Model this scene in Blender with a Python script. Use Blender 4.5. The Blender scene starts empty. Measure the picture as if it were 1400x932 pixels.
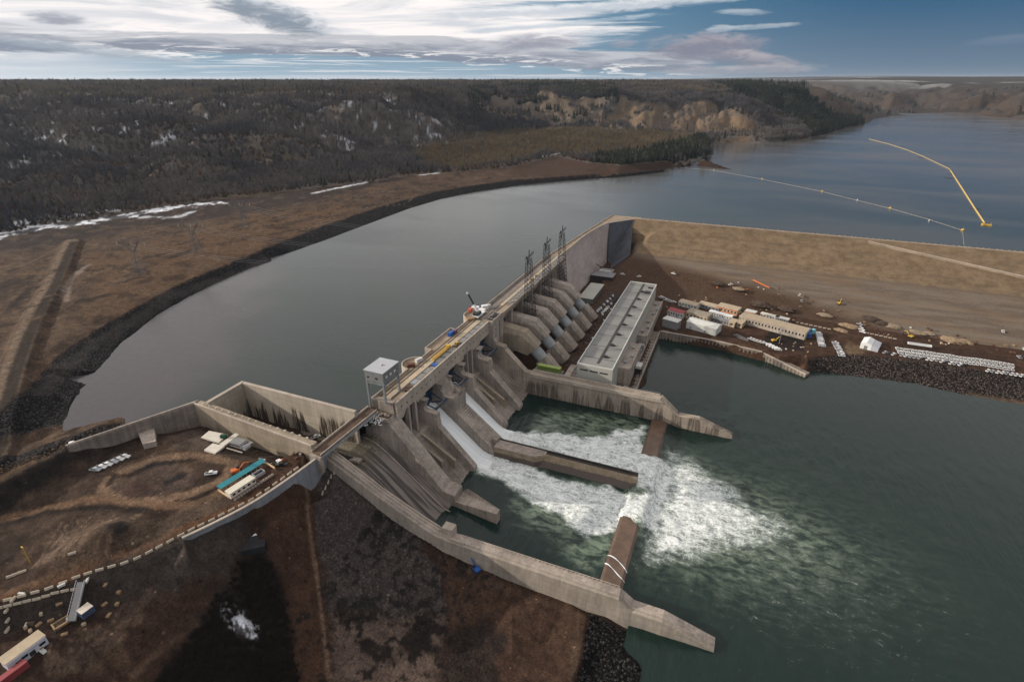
import bpy, bmesh, math, random
import numpy as np
from mathutils import Vector, Matrix
from mathutils.bvhtree import BVHTree
from mathutils.geometry import delaunay_2d_cdt
R = math.radians
rng = random.Random(7)
nrng = np.random.default_rng(11)
scene = bpy.context.scene
COL = scene.collection

# ------------------------------------------------------------------ survey: camera station 225 m above the river
FPX, HCAM, CX, CY, HOR = 740.0, 225.0, 700.0, 466.0, 110.0
PITCH = math.atan((CY - HOR) / FPX)
YAW = math.atan((1042 - 700) / (FPX / math.cos(PITCH)))
def at(px, py, z=0.0):
    """ground point of level z seen at a photo pixel, in dam coordinates (Y along the dam axis, X downstream)"""
    a = (px - CX) / FPX; b = (py - CY) / FPX
    fw = math.cos(PITCH) - b * math.sin(PITCH); dn = math.sin(PITCH) + b * math.cos(PITCH)
    t = (HCAM - z) / dn
    r = a * t; g = fw * t
    return (r * math.cos(YAW) - g * math.sin(YAW), g * math.cos(YAW) + r * math.sin(YAW))
def at3(px, py, z=0.0):
    x, y = at(px, py, z); return Vector((x, y, z))
def W(pts, z=0.0): return [at(p[0], p[1], p[2] if len(p) > 2 else z) for p in pts]

# ------------------------------------------------------------------ scene settings
cam_d = bpy.data.cameras.new('camera'); cam = bpy.data.objects.new('camera', cam_d); COL.objects.link(cam)
cam_d.sensor_width = 36; cam_d.lens = FPX / 1400 * 36; cam_d.clip_start = 1; cam_d.clip_end = 90000
cam.location = (0, 0, HCAM); cam.rotation_euler = (math.pi / 2 - PITCH, 0, YAW)
scene.camera = cam
vs = scene.view_settings; vs.view_transform = 'Standard'; vs.look = 'None'; vs.gamma = 1; vs.exposure = EXPOSURE = 0.0
vs.use_curve_mapping = False
SUNV = Vector((-1.0, -0.32, 0.38)).normalized()
sun_el = math.asin(SUNV.z)
sd = bpy.data.lights.new('sun', 'SUN'); sd.energy = 4.4; sd.angle = R(0.6); sd.color = (1.0, 0.9, 0.77)
so = bpy.data.objects.new('sun', sd); COL.objects.link(so)
so.rotation_euler = SUNV.to_track_quat('Z', 'Y').to_euler(); so.location = (0, 0, 900)

# ------------------------------------------------------------------ node helpers
class NT:
    def __init__(s, nt): s.nt = nt; s.n = nt.nodes; s.l = nt.links
    def node(s, typ, **kw):
        nd = s.n.new(typ)
        for k, v in kw.items():
            if k.startswith('i_'):
                nm = k[2:]
                if nm.isdigit(): s.put(nd.inputs[int(nm)], v)
                else: s.put(nd.inputs[nm.replace('_', ' ')], v)
            else: setattr(nd, k, v)
        return nd
    def put(s, inp, v):
        if isinstance(v, bpy.types.NodeSocket): s.l.new(v, inp)
        elif isinstance(v, bpy.types.Node): s.l.new(v.outputs[0], inp)
        elif isinstance(v, (tuple, list)) and len(v) == 3 and inp.type == 'RGBA': inp.default_value = (*v, 1)
        else: inp.default_value = v
    def math(s, op, a, b=0.0, c=0.0, clamp=False):
        nd = s.node('ShaderNodeMath', operation=op, use_clamp=clamp)
        s.put(nd.inputs[0], a); s.put(nd.inputs[1], b); s.put(nd.inputs[2], c); return nd.outputs[0]
    def mix(s, f, a, b, mode='MIX'):
        nd = s.node('ShaderNodeMix', data_type='RGBA', blend_type=mode, clamp_factor=True)
        s.put(nd.inputs[0], f); s.put(nd.inputs[6], a); s.put(nd.inputs[7], b); return nd.outputs[2]
    def smooth(s, v, a, b, lo=0.0, hi=1.0):
        nd = s.node('ShaderNodeMapRange', interpolation_type='SMOOTHSTEP')
        for i, q in enumerate((v, a, b, lo, hi)): s.put(nd.inputs[i], q)
        return nd.outputs[0]
    def noise(s, vec, scale, detail=3, rough=.55, dist=0.0, dim='3D'):
        nd = s.node('ShaderNodeTexNoise', noise_dimensions=dim)
        s.put(nd.inputs['Vector'], vec); nd.inputs['Scale'].default_value = scale; nd.inputs['Detail'].default_value = detail
        nd.inputs['Roughness'].default_value = rough; nd.inputs['Distortion'].default_value = dist; return nd.outputs[0]
    def mapping(s, vec, scale=(1, 1, 1), rot=(0, 0, 0), loc=(0, 0, 0)):
        nd = s.node('ShaderNodeMapping'); s.put(nd.inputs[0], vec); nd.inputs['Scale'].default_value = scale
        nd.inputs['Rotation'].default_value = rot; nd.inputs['Location'].default_value = loc; return nd.outputs[0]
def new_mat(name):
    m = bpy.data.materials.new(name); m.use_nodes = True
    t = NT(m.node_tree); b = t.n['Principled BSDF']; return m, t, b
MATS = {}
def mat(name, base, rough=.85, var=.25, scale=.25, metal=0.0, bump=0.0, bscale=2.0, spec=.3, fine=1.5):
    if name in MATS: return MATS[name]
    m, t, b = new_mat(name)
    tc = t.node('ShaderNodeTexCoord').outputs['Object']
    n1 = t.noise(tc, scale, 4); n2 = t.noise(tc, fine, 3)
    f = t.math('ADD', t.math('MULTIPLY', n1, .65), t.math('MULTIPLY', n2, .35))
    lo = tuple(c * (1 - var) for c in base); hi = tuple(min(1, c * (1 + var)) for c in base)
    t.put(b.inputs['Base Color'], t.mix(t.smooth(f, .3, .7), lo, hi))
    b.inputs['Roughness'].default_value = rough; b.inputs['Metallic'].default_value = metal
    b.inputs['Specular IOR Level'].default_value = spec
    if bump:
        bp = t.node('ShaderNodeBump'); bp.inputs['Strength'].default_value = bump; bp.inputs['Distance'].default_value = .2
        t.put(bp.inputs['Height'], t.noise(tc, bscale, 4)); t.put(b.inputs['Normal'], bp)
    MATS[name] = m; return m
def concrete(name, base, stain=.35, lift=3.0, rust=0.0, rustz=(0, 1)):
    """cast concrete: lift joints, rain streaks, blotches, optional rust staining rising from the foot"""
    if name in MATS: return MATS[name]
    m, t, b = new_mat(name)
    tc = t.node('ShaderNodeTexCoord').outputs['Object']
    sep = t.node('ShaderNodeSeparateXYZ'); t.put(sep.inputs[0], tc); z = sep.outputs[2]
    blot = t.noise(tc, .06, 5, .6); fine = t.noise(tc, .9, 3)
    streak = t.noise(t.mapping(tc, (.55, .55, .035)), 1.0, 4, .65)
    panel = t.node('ShaderNodeTexWhiteNoise', noise_dimensions='3D')
    q = t.node('ShaderNodeVectorMath', operation='FLOOR'); t.put(q.inputs[0], t.mapping(tc, (1 / 9., 1 / 9., 1 / lift), loc=(.37, .21, .05))); t.put(panel.inputs[0], q.outputs[0])
    f = t.math('ADD', t.math('MULTIPLY', blot, .45), t.math('ADD', t.math('MULTIPLY', streak, .4), t.math('MULTIPLY', fine, .15)))
    lo = tuple(c * (1 - stain) for c in base); hi = tuple(c * (1 + stain * .6) for c in base)
    c = t.mix(t.smooth(f, .34, .66), lo, hi)
    pv = t.math('MULTIPLY_ADD', panel.outputs[0], .14, .93)
    c = t.mix(1.0, c, t.node('ShaderNodeCombineColor', i_Red=pv, i_Green=pv, i_Blue=pv).outputs[0], 'MULTIPLY')
    fr = t.math('FRACT', t.math('DIVIDE', z, lift))
    line = t.math('LESS_THAN', fr, .07)
    c = t.mix(t.math('MULTIPLY', line, .3), c, tuple(q_ * .45 for q_ in base))
    if rust > 0:
        r1 = t.noise(t.mapping(tc, (.16, .16, .012)), 1.0, 2, .5)
        r2 = t.noise(t.mapping(tc, (1.3, 1.3, .05)), 1.0, 3, .7)
        hgt = t.smooth(z, rustz[0], rustz[1], 1, 0)
        rr = t.math('MULTIPLY', t.smooth(t.math('ADD', r1, t.math('MULTIPLY', hgt, .16)), .56, .62), t.smooth(r2, .36, .5))
        rr = t.math('MULTIPLY', rr, t.math('MULTIPLY', t.smooth(hgt, 0, .3), rust))
        c = t.mix(rr, c, (.045, .032, .024))
    t.put(b.inputs['Base Color'], c); b.inputs['Roughness'].default_value = .88; b.inputs['Specular IOR Level'].default_value = .25
    bp = t.node('ShaderNodeBump'); bp.inputs['Strength'].default_value = .25; bp.inputs['Distance'].default_value = .15
    t.put(bp.inputs['Height'], t.math('SUBTRACT', fine, line)); t.put(b.inputs['Normal'], bp)
    MATS[name] = m; return m

CONC = concrete('concrete', (.335, .285, .245), .42)
CONC_L = concrete('pale concrete', (.42, .36, .30), .25)
CONC_D = concrete('damp concrete', (.235, .198, .172), .45)
CONC_B = concrete('rolled concrete', (.42, .365, .34), .2, 2.4)
CONC_RUST = concrete('stained concrete', (.42, .365, .295), .25, 6, 1.0, (34, 55))
CONC_RUST_R = concrete('weeping concrete', (.34, .285, .23), .4, 4, .7, (-4, 19))
CONC_G = concrete('blue grey concrete', (.25, .26, .28), .25, 2.0)
CONC_Y = concrete('warm concrete', (.29, .24, .18), .35, 4)
CONC_T = concrete('wet brown concrete', (.17, .115, .08), .35, 5)
STEEL_D = mat('dark steel', (.035, .037, .042), .55, .2, metal=.3)
GATE = mat('dark blue gate paint', (.018, .046, .092), .5, .3)
STEEL_G = mat('galvanised steel', (.30, .32, .34), .5, .15, metal=.5)
STEEL_P = mat('pale blue steel', (.30, .315, .32), .7, .2)
WHITE = mat('white paint', (.72, .72, .71), .5, .06)
OFFWHITE = mat('off white cladding', (.55, .55, .52), .6, .1)
GREYP = mat('grey cladding', (.20, .20, .20), .6, .12)
GLASS = mat('dark glass', (.015, .018, .022), .12, .1, spec=.6)
RUBBER = mat('black rubber', (.015, .015, .016), .8, .1)
YELLOW = mat('yellow paint', (.55, .34, .04), .5, .12)
ORANGE = mat('orange paint', (.55, .13, .03), .5, .15)
REDP = mat('red paint', (.35, .04, .03), .5, .15)
BLUEP = mat('blue paint', (.02, .09, .32), .5, .15)
TEAL = mat('teal sheet', (.03, .22, .26), .55, .15)
GREENP = mat('green paint', (.13, .20, .035), .55, .2)
TAN = mat('tan cladding', (.42, .34, .24), .7, .12)
TIMBER = mat('bare timber', (.30, .20, .11), .8, .2)
DIRTM = mat('spilled earth', (.09, .06, .042), .95, .3, .3)
RUSTM = mat('rusty plate', (.13, .06, .035), .8, .3)
ROOFG = mat('roof membrane', (.21, .21, .20), .8, .14, .06)
CLAD = mat('powerhouse cladding', (.40, .39, .345), .7, .07, .08)
ROADM = mat('crest road', (.27, .21, .15), .9, .3, .12)
ASPH = mat('dark asphalt', (.055, .052, .05), .9, .25, .2)

# ------------------------------------------------------------------ object helpers
def tag(o, label=None, cat=None, group=None, kind=None):
    if label: o['label'] = label
    if cat: o['category'] = cat
    if group: o['group'] = group
    if kind: o['kind'] = kind
    return o
def empty(name, loc, label, cat, group=None, rz=0.0):
    o = bpy.data.objects.new(name, None); COL.objects.link(o); o.location = loc; o.rotation_euler = (0, 0, rz)
    o.empty_display_size = .5
    return tag(o, label, cat, group)
def copy_tree(o, parent=None):
    c = o.copy(); COL.objects.link(c); c.parent = parent
    for ch in list(o.children): copy_tree(ch, c)
    return c
class MB:
    """collects shapes into one mesh"""
    def __init__(s): s.v = []; s.f = []; s.mi = []; s.cur = 0
    def m(s, i): s.cur = i; return s
    def add(s, vs_, fs):
        o = len(s.v); s.v += [tuple(v) for v in vs_]
        for f in fs: s.f.append(tuple(o + i for i in f)); s.mi.append(s.cur)
        return s
    def box(s, x0, x1, y0, y1, z0, z1):
        return s.add([(x0, y0, z0), (x1, y0, z0), (x1, y1, z0), (x0, y1, z0), (x0, y0, z1), (x1, y0, z1), (x1, y1, z1), (x0, y1, z1)],
                     [(0, 3, 2, 1), (4, 5, 6, 7), (0, 1, 5, 4), (1, 2, 6, 5), (2, 3, 7, 6), (3, 0, 4, 7)])
    def obox(s, c, ax, sx, sy, z0, z1):
        """box centred at c=(x,y) with its long axis turned by ax"""
        ca, sa = math.cos(ax), math.sin(ax); p = []
        for z in (z0, z1):
            for u, w in ((-1, -1), (1, -1), (1, 1), (-1, 1)):
                u *= sx / 2; w *= sy / 2; p.append((c[0] + u * ca - w * sa, c[1] + u * sa + w * ca, z))
        return s.add(p, [(0, 3, 2, 1), (4, 5, 6, 7), (0, 1, 5, 4), (1, 2, 6, 5), (2, 3, 7, 6), (3, 0, 4, 7)])
    def prism_y(s, poly, y0, y1):
        """polygon of (x,z) drawn out along Y"""
        n = len(poly)
        ar = sum(poly[i][0] * poly[(i + 1) % n][1] - poly[(i + 1) % n][0] * poly[i][1] for i in range(n))
        if ar < 0: poly = poly[::-1]
        vs_ = [(x, y0, z) for x, z in poly] + [(x, y1, z) for x, z in poly]
        return s.add(vs_, [tuple(range(n)), tuple(range(2 * n - 1, n - 1, -1))] + [(i, i + n, (i + 1) % n + n, (i + 1) % n) for i in range(n)])
    def prism_z(s, poly, z0, z1):
        n = len(poly)
        ar = sum(poly[i][0] * poly[(i + 1) % n][1] - poly[(i + 1) % n][0] * poly[i][1] for i in range(n))
        if ar < 0: poly = poly[::-1]
        zz0 = z0 if isinstance(z0, (list, tuple)) else [z0] * n; zz1 = z1 if isinstance(z1, (list, tuple)) else [z1] * n
        vs_ = [(p[0], p[1], zz0[i]) for i, p in enumerate(poly)] + [(p[0], p[1], zz1[i]) for i, p in enumerate(poly)]
        return s.add(vs_, [tuple(range(n - 1, -1, -1)), tuple(range(n, 2 * n))] + [(i, (i + 1) % n, (i + 1) % n + n, i + n) for i in range(n)])
    def wall(s, pts, th, side=1):
        """wall along [(x,y,zbottom,ztop)...], thickness th to the left of travel when side=1"""
        n = len(pts); off = []
        for i in range(n):
            a = Vector(pts[max(0, i - 1)][:2]); b = Vector(pts[min(n - 1, i + 1)][:2]); d = (b - a).normalized()
            off.append((-d.y * th * side, d.x * th * side))
        vs_ = []
        for (x, y, z0, z1), (ox, oy) in zip(pts, off):
            vs_ += [(x, y, z0), (x, y, z1), (x + ox, y + oy, z1), (x + ox, y + oy, z0)]
        fs = []
        for i in range(n - 1):
            a = 4 * i; b = a + 4
            for k in range(4):
                q = (a + k, a + (k + 1) % 4, b + (k + 1) % 4, b + k); fs.append(q if side > 0 else q[::-1])
        fs += [(0, 3, 2, 1), (4 * n - 4, 4 * n - 3, 4 * n - 2, 4 * n - 1)]
        return s.add(vs_, fs)
    def tube(s, a, b, r, n=6, r2=None):
        a = Vector(a); b = Vector(b); d = b - a
        if d.length < 1e-6: return s
        d.normalize(); u = d.orthogonal().normalized(); w = d.cross(u); r2 = r if r2 is None else r2
        vs_ = []
        for p, rr in ((a, r), (b, r2)):
            for i in range(n):
                t = 2 * math.pi * i / n; vs_.append(p + (u * math.cos(t) + w * math.sin(t)) * rr)
        return s.add(vs_, [(i, (i + 1) % n, n + (i + 1) % n, n + i) for i in range(n)] + [tuple(range(n - 1, -1, -1)), tuple(range(n, 2 * n))])
    def bar(s, a, b, w, h=None):
        """square bar"""
        return s.tube(a, b, w * .7071, 4)
    def lathe(s, c, prof, n=16, a0=0, a1=2 * math.pi):
        """profile [(r,z)] about vertical axis at c"""
        closed = abs(a1 - a0 - 2 * math.pi) < 1e-6; k = n if closed else n + 1
        vs_ = [(c[0] + r * math.cos(a0 + (a1 - a0) * i / n), c[1] + r * math.sin(a0 + (a1 - a0) * i / n), z) for r, z in prof for i in range(k)]
        fs = [(j * k + i, j * k + (i + 1) % k, (j + 1) * k + (i + 1) % k, (j + 1) * k + i) for j in range(len(prof) - 1) for i in range(n)]
        return s.add(vs_, fs)
    def build(s, name, mats, parent=None, bevel=0.0, recalc=True):
        me = bpy.data.meshes.new(name); me.from_pydata(s.v, [], s.f)
        for m_ in (mats if isinstance(mats, (list, tuple)) else [mats]): me.materials.append(m_)
        me.polygons.foreach_set('material_index', s.mi)
        if recalc:
            bm = bmesh.new(); bm.from_mesh(me); bmesh.ops.recalc_face_normals(bm, faces=bm.faces); bm.to_mesh(me); bm.free()
        o = bpy.data.objects.new(name, me); COL.objects.link(o)
        if parent is not None:
            o.parent = parent
        if bevel:
            b = o.modifiers.new('bevel', 'BEVEL'); b.width = bevel; b.segments = 1; b.limit_method = 'ANGLE'
        return o
def world_part(mb, name, mats, root, bevel=0.0):
    """a part modelled in world coordinates under a root that stands elsewhere"""
    o = mb.build(name, mats, root, bevel)
    o.matrix_parent_inverse = Matrix.Translation(-Vector(root.location))
    return o

# ------------------------------------------------------------------ numpy helpers
def vnoise(x, y, seed=0):
    xi = np.floor(x).astype(np.int64); yi = np.floor(y).astype(np.int64); fx = x - xi; fy = y - yi
    fx = fx * fx * (3 - 2 * fx); fy = fy * fy * (3 - 2 * fy)
    def h(a, b):
        n = (a * 374761393 + b * 668265263 + seed * 1442695041) & 0xffffffff
        n = ((n ^ (n >> 13)) * 1274126177) & 0xffffffff
        return ((n ^ (n >> 16)) & 0xffff) / 65535.0
    return (h(xi, yi) * (1 - fx) + h(xi + 1, yi) * fx) * (1 - fy) + (h(xi, yi + 1) * (1 - fx) + h(xi + 1, yi + 1) * fx) * fy
def fbm(x, y, sc, octv=4, seed=0, gain=.5):
    v = np.zeros_like(x, dtype=float); a = 1.0; t = 0; f = 1.0 / sc
    for o in range(octv):
        v += a * vnoise(x * f + 17.3 * o, y * f - 9.1 * o, seed + o); t += a; a *= gain; f *= 2.03
    return v / t
def sstep(v, a, b):
    t = np.clip((v - a) / (b - a), 0, 1); return t * t * (3 - 2 * t)
def seg_dist(x, y, line):
    d = np.full(x.shape, 1e9)
    for (ax, ay), (bx, by) in zip(line[:-1], line[1:]):
        dx, dy = bx - ax, by - ay; t = np.clip(((x - ax) * dx + (y - ay) * dy) / (dx * dx + dy * dy + 1e-9), 0, 1)
        d = np.minimum(d, np.hypot(x - ax - t * dx, y - ay - t * dy))
    return d
def poly_sd(x, y, poly):
    """signed distance, positive inside"""
    d = seg_dist(x, y, list(poly) + [poly[0]]); ins = np.zeros(x.shape, bool); n = len(poly)
    for i in range(n):
        ax, ay = poly[i]; bx, by = poly[(i + 1) % n]
        c = ((ay > y) != (by > y)) & (x < (bx - ax) * (y - ay) / (by - ay + 1e-12) + ax); ins ^= c
    return np.where(ins, d, -d)
def in_bbox(x, y, pts, m):
    xs = [p[0] for p in pts]; ys = [p[1] for p in pts]
    return (x > min(xs) - m) & (x < max(xs) + m) & (y > min(ys) - m) & (y < max(ys) + m)
# ================================================================== TERRAIN
TP = []                                   # survey points (x, y, z)
def tp(px, py, z): TP.append((*at(px, py, z), z))
def tw(x, y, z): TP.append((x, y, z))
def tl(pts, step=14.0):
    """survey line through world points, subdivided"""
    for a, b in zip(pts[:-1], pts[1:]):
        d = math.dist(a[:2], b[:2]); n = max(1, min(30, int(d / step)))
        for i in range(n): t = i / n; TP.append(tuple(a[k] + (b[k] - a[k]) * t for k in range(3)))
    TP.append(tuple(pts[-1]))
def pl(pts, z=None): return [(*at(p[0], p[1], p[2] if len(p) > 2 else z), p[2] if len(p) > 2 else z) for p in pts]

# -- left shore of the reservoir
SHORE = pl([(20, 612), (85, 589), (95, 560), (106, 540), (130, 510), (165, 470), (215, 430), (260, 405), (300, 385), (340, 367), (372, 357), (368, 351), (400, 344), (440, 330), (480, 315), (520, 300),
            (560, 285), (600, 273), (650, 262), (720, 252), (800, 245), (850, 240), (905, 233), (930, 226), (978, 213)], 50)
RIPTOP = pl([(-60, 600), (0, 572), (40, 532), (60, 506), (90, 480), (130, 452), (180, 425), (240, 391), (300, 366), (340, 350), (380, 333), (440, 310), (520, 283), (600, 261), (700, 246), (850, 236), (905, 230)], 57)
tl(SHORE); tl(RIPTOP)
def offset_line(L_, d_):
    out = []
    for i in range(len(L_)):
        a = Vector(L_[max(0, i - 2)][:2]); b = Vector(L_[min(len(L_) - 1, i + 2)][:2]); t_ = (b - a).normalized(); out.append((L_[i][0] + t_.y * d_, L_[i][1] - t_.x * d_))
    return out
SHORE_OUT = offset_line(SHORE[2:], 26)
tl([(x, y, 40) for x, y in SHORE_OUT], 20)
for px, py in ((140, 545), (200, 500), (250, 470), (330, 420), (420, 390), (520, 350), (600, 320), (700, 290), (760, 280), (900, 260), (500, 450), (640, 400), (300, 500)): tp(px, py, 34)
# -- bench with the causeway and the pylons
for px, py, z in ((-200, 420, 62), (-200, 340, 64), (-60, 470, 61), (-60, 340, 64), (5, 340, 63), (60, 345, 63), (20, 400, 61), (5, 450, 61), (60, 420, 61), (130, 345, 62), (150, 400, 60), (120, 430, 59.5), (80, 465, 59), (40, 505, 58.5),
                  (180, 375, 60), (220, 350, 61), (270, 345, 60), (240, 370, 59), (300, 330, 60), (330, 315, 60), (330, 340, 58.5), (390, 310, 59), (400, 290, 61), (470, 275, 60.5), (470, 290, 59), (560, 255, 60), (560, 262, 59), (640, 245, 59), (720, 235, 59), (800, 232, 58)): tp(px, py, z)
FB = [(-400, 345), (-200, 338), (0, 322), (100, 303), (200, 286), (300, 272), (400, 261), (470, 252), (520, 247), (560, 239), (620, 236), (700, 228), (760, 214), (800, 222), (850, 226), (960, 217)]
tl(pl(FB, 63), 30)
# -- far country, columns of (row, level)
COLS = {-450: [(330, 75), (260, 95), (200, 120), (150, 165), (126, 198), (116, 212)],
        0: [(295, 70), (260, 88), (225, 98), (200, 120), (168, 140), (150, 165), (126, 198), (116, 212)],
        100: [(280, 70), (240, 90), (195, 112), (178, 135), (150, 168), (126, 198), (116, 212)],
        200: [(262, 70), (225, 92), (190, 112), (165, 150), (150, 160), (126, 197), (116, 211)],
        300: [(250, 70), (225, 88), (185, 118), (160, 140), (142, 172), (126, 197), (116, 211)],
        400: [(240, 68), (215, 85), (180, 122), (155, 150), (128, 195), (117, 211)],
        480: [(230, 68), (205, 82), (180, 108), (158, 146), (130, 192), (117, 210)],
        560: [(222, 66), (208, 70), (185, 96), (158, 144), (130, 190), (118, 209)],
        640: [(205, 67), (188, 82), (168, 108), (148, 148), (128, 190), (118, 206)],
        700: [(205, 66), (188, 71), (176, 84), (160, 112), (143, 142), (125, 186), (118, 202)],
        760: [(200, 66), (188, 69), (178, 75), (166, 92), (150, 126), (132, 170), (119, 202)],
        800: [(205, 64), (190, 68), (180, 72), (166, 92), (150, 126), (130, 175), (119, 202)],
        850: [(208, 62), (190, 67), (181, 71), (166, 95), (148, 132), (126, 185), (119, 202)],
        900: [(210, 60), (192, 66), (184, 70), (163, 103), (142, 148), (123, 192), (119, 201)],
        950: [(204, 58), (194, 60), (189, 63), (170, 95), (145, 145), (121, 196), (118.5, 202)],
        1000: [(196, 50), (190, 60), (172, 92), (150, 134), (121, 195), (118, 203)],
        1040: [(196, 50), (182, 71), (160, 110), (140, 150), (122, 192), (118, 202)],
        1080: [(194, 50), (184, 66), (162, 102), (142, 142), (122, 191), (118, 202)],
        1110: [(189, 50), (180, 64), (162, 95), (143, 135), (126, 178), (119, 200)],
        1135: [(183, 50), (172, 66), (155, 98), (140, 135), (128, 168), (120, 195)],
        1165: [(174, 50), (165, 67), (152, 96), (139, 130), (133, 145)],
        1190: [(167, 50), (158, 64), (150, 85), (146, 95)],
        1213: [(159, 50), (154, 56), (152, 58)]}
for x, lv in COLS.items():
    dl_ = 0; fixed = []
    for y, z in lv:                       # slopes must rise away from the river, never overhang
        d_ = (HCAM - z) / ((y - HOR) / 821.0)
        if d_ < dl_ + 22: d_ = dl_ + 22; z = HCAM - d_ * (y - HOR) / 821.0
        dl_ = d_; fixed.append((x, y, z))
    tl(pl(fixed), 45)
tl(pl([(978, 213), (985, 203), (1000, 198)], 44), 60)
for px, py, z in ((1010, 198, 44), (1060, 199, 44), (1100, 197, 44), (1140, 186, 44), (1180, 175, 44), (1218, 162, 44), (1222, 157, 44), (1214, 150.5, 44), (1195, 150, 44)): tp(px, py, z)
# far shore on the right
for lv in ([(1228, 148.5, 50), (1228, 143, 80), (1222, 128, 150), (1218, 119, 177)], [(1245, 149, 50), (1250, 138, 95), (1255, 126, 150), (1260, 116, 191)], [(1290, 150.5, 50), (1295, 140, 90), (1300, 128, 150), (1300, 118, 184)],
           [(1340, 154, 50), (1345, 142, 95), (1345, 128, 152), (1345, 118, 187)], [(1400, 161, 50), (1400, 146, 100), (1400, 132, 150), (1400, 121, 181)], [(1500, 170, 50), (1500, 152, 100), (1500, 135, 155), (1500, 122, 180)], [(1750, 195, 50), (1750, 165, 110), (1750, 130, 160)]):
    tl(pl(lv), 150)
for px, py, z in ((1300, 156, 44), (1285, 154, 44), (1315, 157, 44), (1345, 160, 44), (1370, 163, 43), (1300, 160, 42), (1345, 165, 42), (1270, 152, 43), (1330, 158, 43), (1400, 168, 43), (1500, 180, 43), (1235, 152, 43)): tp(px, py, z)
def far(px, dist, z):
    a = math.atan((px - CX) / 821.0); TP.append((dist * math.sin(a - YAW) / math.cos(a), dist * math.cos(a - YAW) / math.cos(a), z))
for px in range(-600, 2001, 100):
    for d, z in ((3200, 213), (5000, 216), (9000, 218), (16000, 222), (32000, 226)):
        if px >= 850: z += {3200: -8, 5000: -4, 9000: 18, 16000: 95, 32000: 140}[d] * min(1, (px - 850) / 250)
        if 1150 < px < 1700 and d == 3200: continue
        far(px, d, z)
for px, d, z in ((1200, 6200, 235), (1300, 6800, 262), (1400, 7000, 262), (1250, 5200, 205), (1350, 5600, 215), (1450, 6000, 225), (1550, 6500, 250), (1130, 7000, 232), (1080, 8000, 232)): far(px, d, z)
# -- bed of the reservoir behind the dam, of the tailrace and of the basins
for x in range(-150, 1300, 90):
    tw(x, 752, 30); tw(x, 900, 26)
for x, y in ((-190, 260), (-190, 400), (-190, 560), (-190, 700), (-240, 300), (-300, 300), (-300, 500), (-240, 700), (-400, 700), (-350, 900), (-200, 1100), (100, 1200), (500, 1500), (300, 2400), (800, 1800), (1300, 2400), (0, 1600), (550, 3300)): tw(x, y, 28)
for x in (-130, -100, -70, -40, 0, 60, 120, 200, 300, 450, 800): 
    for y in (184, 230, 300, 340, 400, 470):
        if y > 340 and x < -40: continue
        if y == 184 and x > 10: continue
        tw(x, y, -8)
for x, y in ((30, 150), (60, 100), (120, 50), (200, 150), (400, 100), (800, 0), (300, -200), (60, -100), (30, 20), (800, -300), (20, 170)): tw(x, y, -9)
# ground between the buttress and the powerhouse, and downstream yard
for y in range(352, 700, 24): tw(-160, y, 9.5); tw(-110, y, 9); tw(-62, y, 8.5)
for y in range(352, 490, 20): tw(-51.5, y, 5); tw(-47, y, -8)
YB = pl([(905, 452), (980, 466), (1040, 480), (1103, 499)], 8)
tl([(x, y, 8) for x, y, z in YB]); tl([(x, y - 3, -8) for x, y, z in YB])
RT = pl([(1104, 490), (1150, 484), (1180, 485), (1250, 492), (1320, 502), (1400, 514), (1500, 530)], 9); tl(RT)
RB = pl([(1110, 507), (1190, 517), (1250, 524), (1320, 540), (1400, 553), (1500, 570)], 0); tl(RB)
tl([(x, y - 14, -7) for x, y, z in RB])
for x in range(-40, 420, 40):
    for y, z in ((520, 8.5), (548, 9), (580, 9), (620, 9), (700, 8)): tw(x, y, z)
for x in (500, 700, 1000, 1300):
    for y, z in ((480, -2), (500, 6), (540, 9), (620, 9), (700, 8)): tw(x, y, z)
tl(pl([(955, 392, 12), (1000, 400, 12.5), (1060, 405, 13), (1100, 418, 12), (1140, 424, 11.5)])); tl(pl([(945, 398, 9), (1030, 416, 9), (1075, 424, 9)]))
# -- plateau on the near left
for px, py, z in ((270, 590, 47.5), (200, 600, 47.5), (120, 655, 46.5), (60, 700, 45), (0, 705, 44.5), (0, 760, 45.5), (100, 700, 46), (200, 690, 47), (300, 660, 47), (350, 640, 47.5), (300, 620, 47.5), (420, 612, 47.8), (230, 640, 46.5), (150, 660, 46.4), (260, 680, 47),
                  (60, 760, 46), (-80, 700, 44), (-80, 760, 45), (-150, 850, 45), (130, 690, 46)): tp(px, py, z)
tl(pl([(-80, 690, 54), (0, 664, 54), (100, 607, 54.5)])); tl(pl([(-80, 672, 54), (0, 643, 54), (95, 598, 54)])); tl(pl([(0, 690, 46.5), (110, 640, 47), (190, 600, 48)]))
tl([(-334, 92, 54), (-306, 118, 52)]); tl(pl([(100, 596, 52), (160, 571, 51)], None)); 
for x, y in ((-345, 150), (-300, 200), (-275, 190), (-320, 180)): tw(x, y, 36)
for x in (-255, -225, -195): tw(x, 190, 36); tw(x, 181, 36)
ROADE = pl([(-80, 848, 46), (0, 824, 46.3), (100, 798, 46.8), (190, 766, 47.3), (250, 737, 47.6)]); tl(ROADE)
CW = pl([(250, 737, 48), (300, 713, 48), (350, 686, 48), (402, 651, 48), (452, 614, 48)])          # crest of the curved retaining wall
tl([(x - 1.2, y + .6, 47.6) for x, y, z in CW])
CWB = [47.4, 43.2, 39.8, 37.4, 36.4]
tl([(x + 1.6, y - .8, zb) for (x, y, z), zb in zip(CW, CWB)]); tl([(x + 9, y - 5, zb - 1.2) for (x, y, z), zb in zip(CW, CWB)][:4]); tw(-172.5, 172, 36.2); tw(-166, 168, 33.5)
tl(pl([(-80, 885, 37), (0, 862, 37.5), (100, 838, 38), (160, 815, 38.5), (215, 795, 39.5), (270, 765, 40.5), (296, 742, 41)]))
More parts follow.
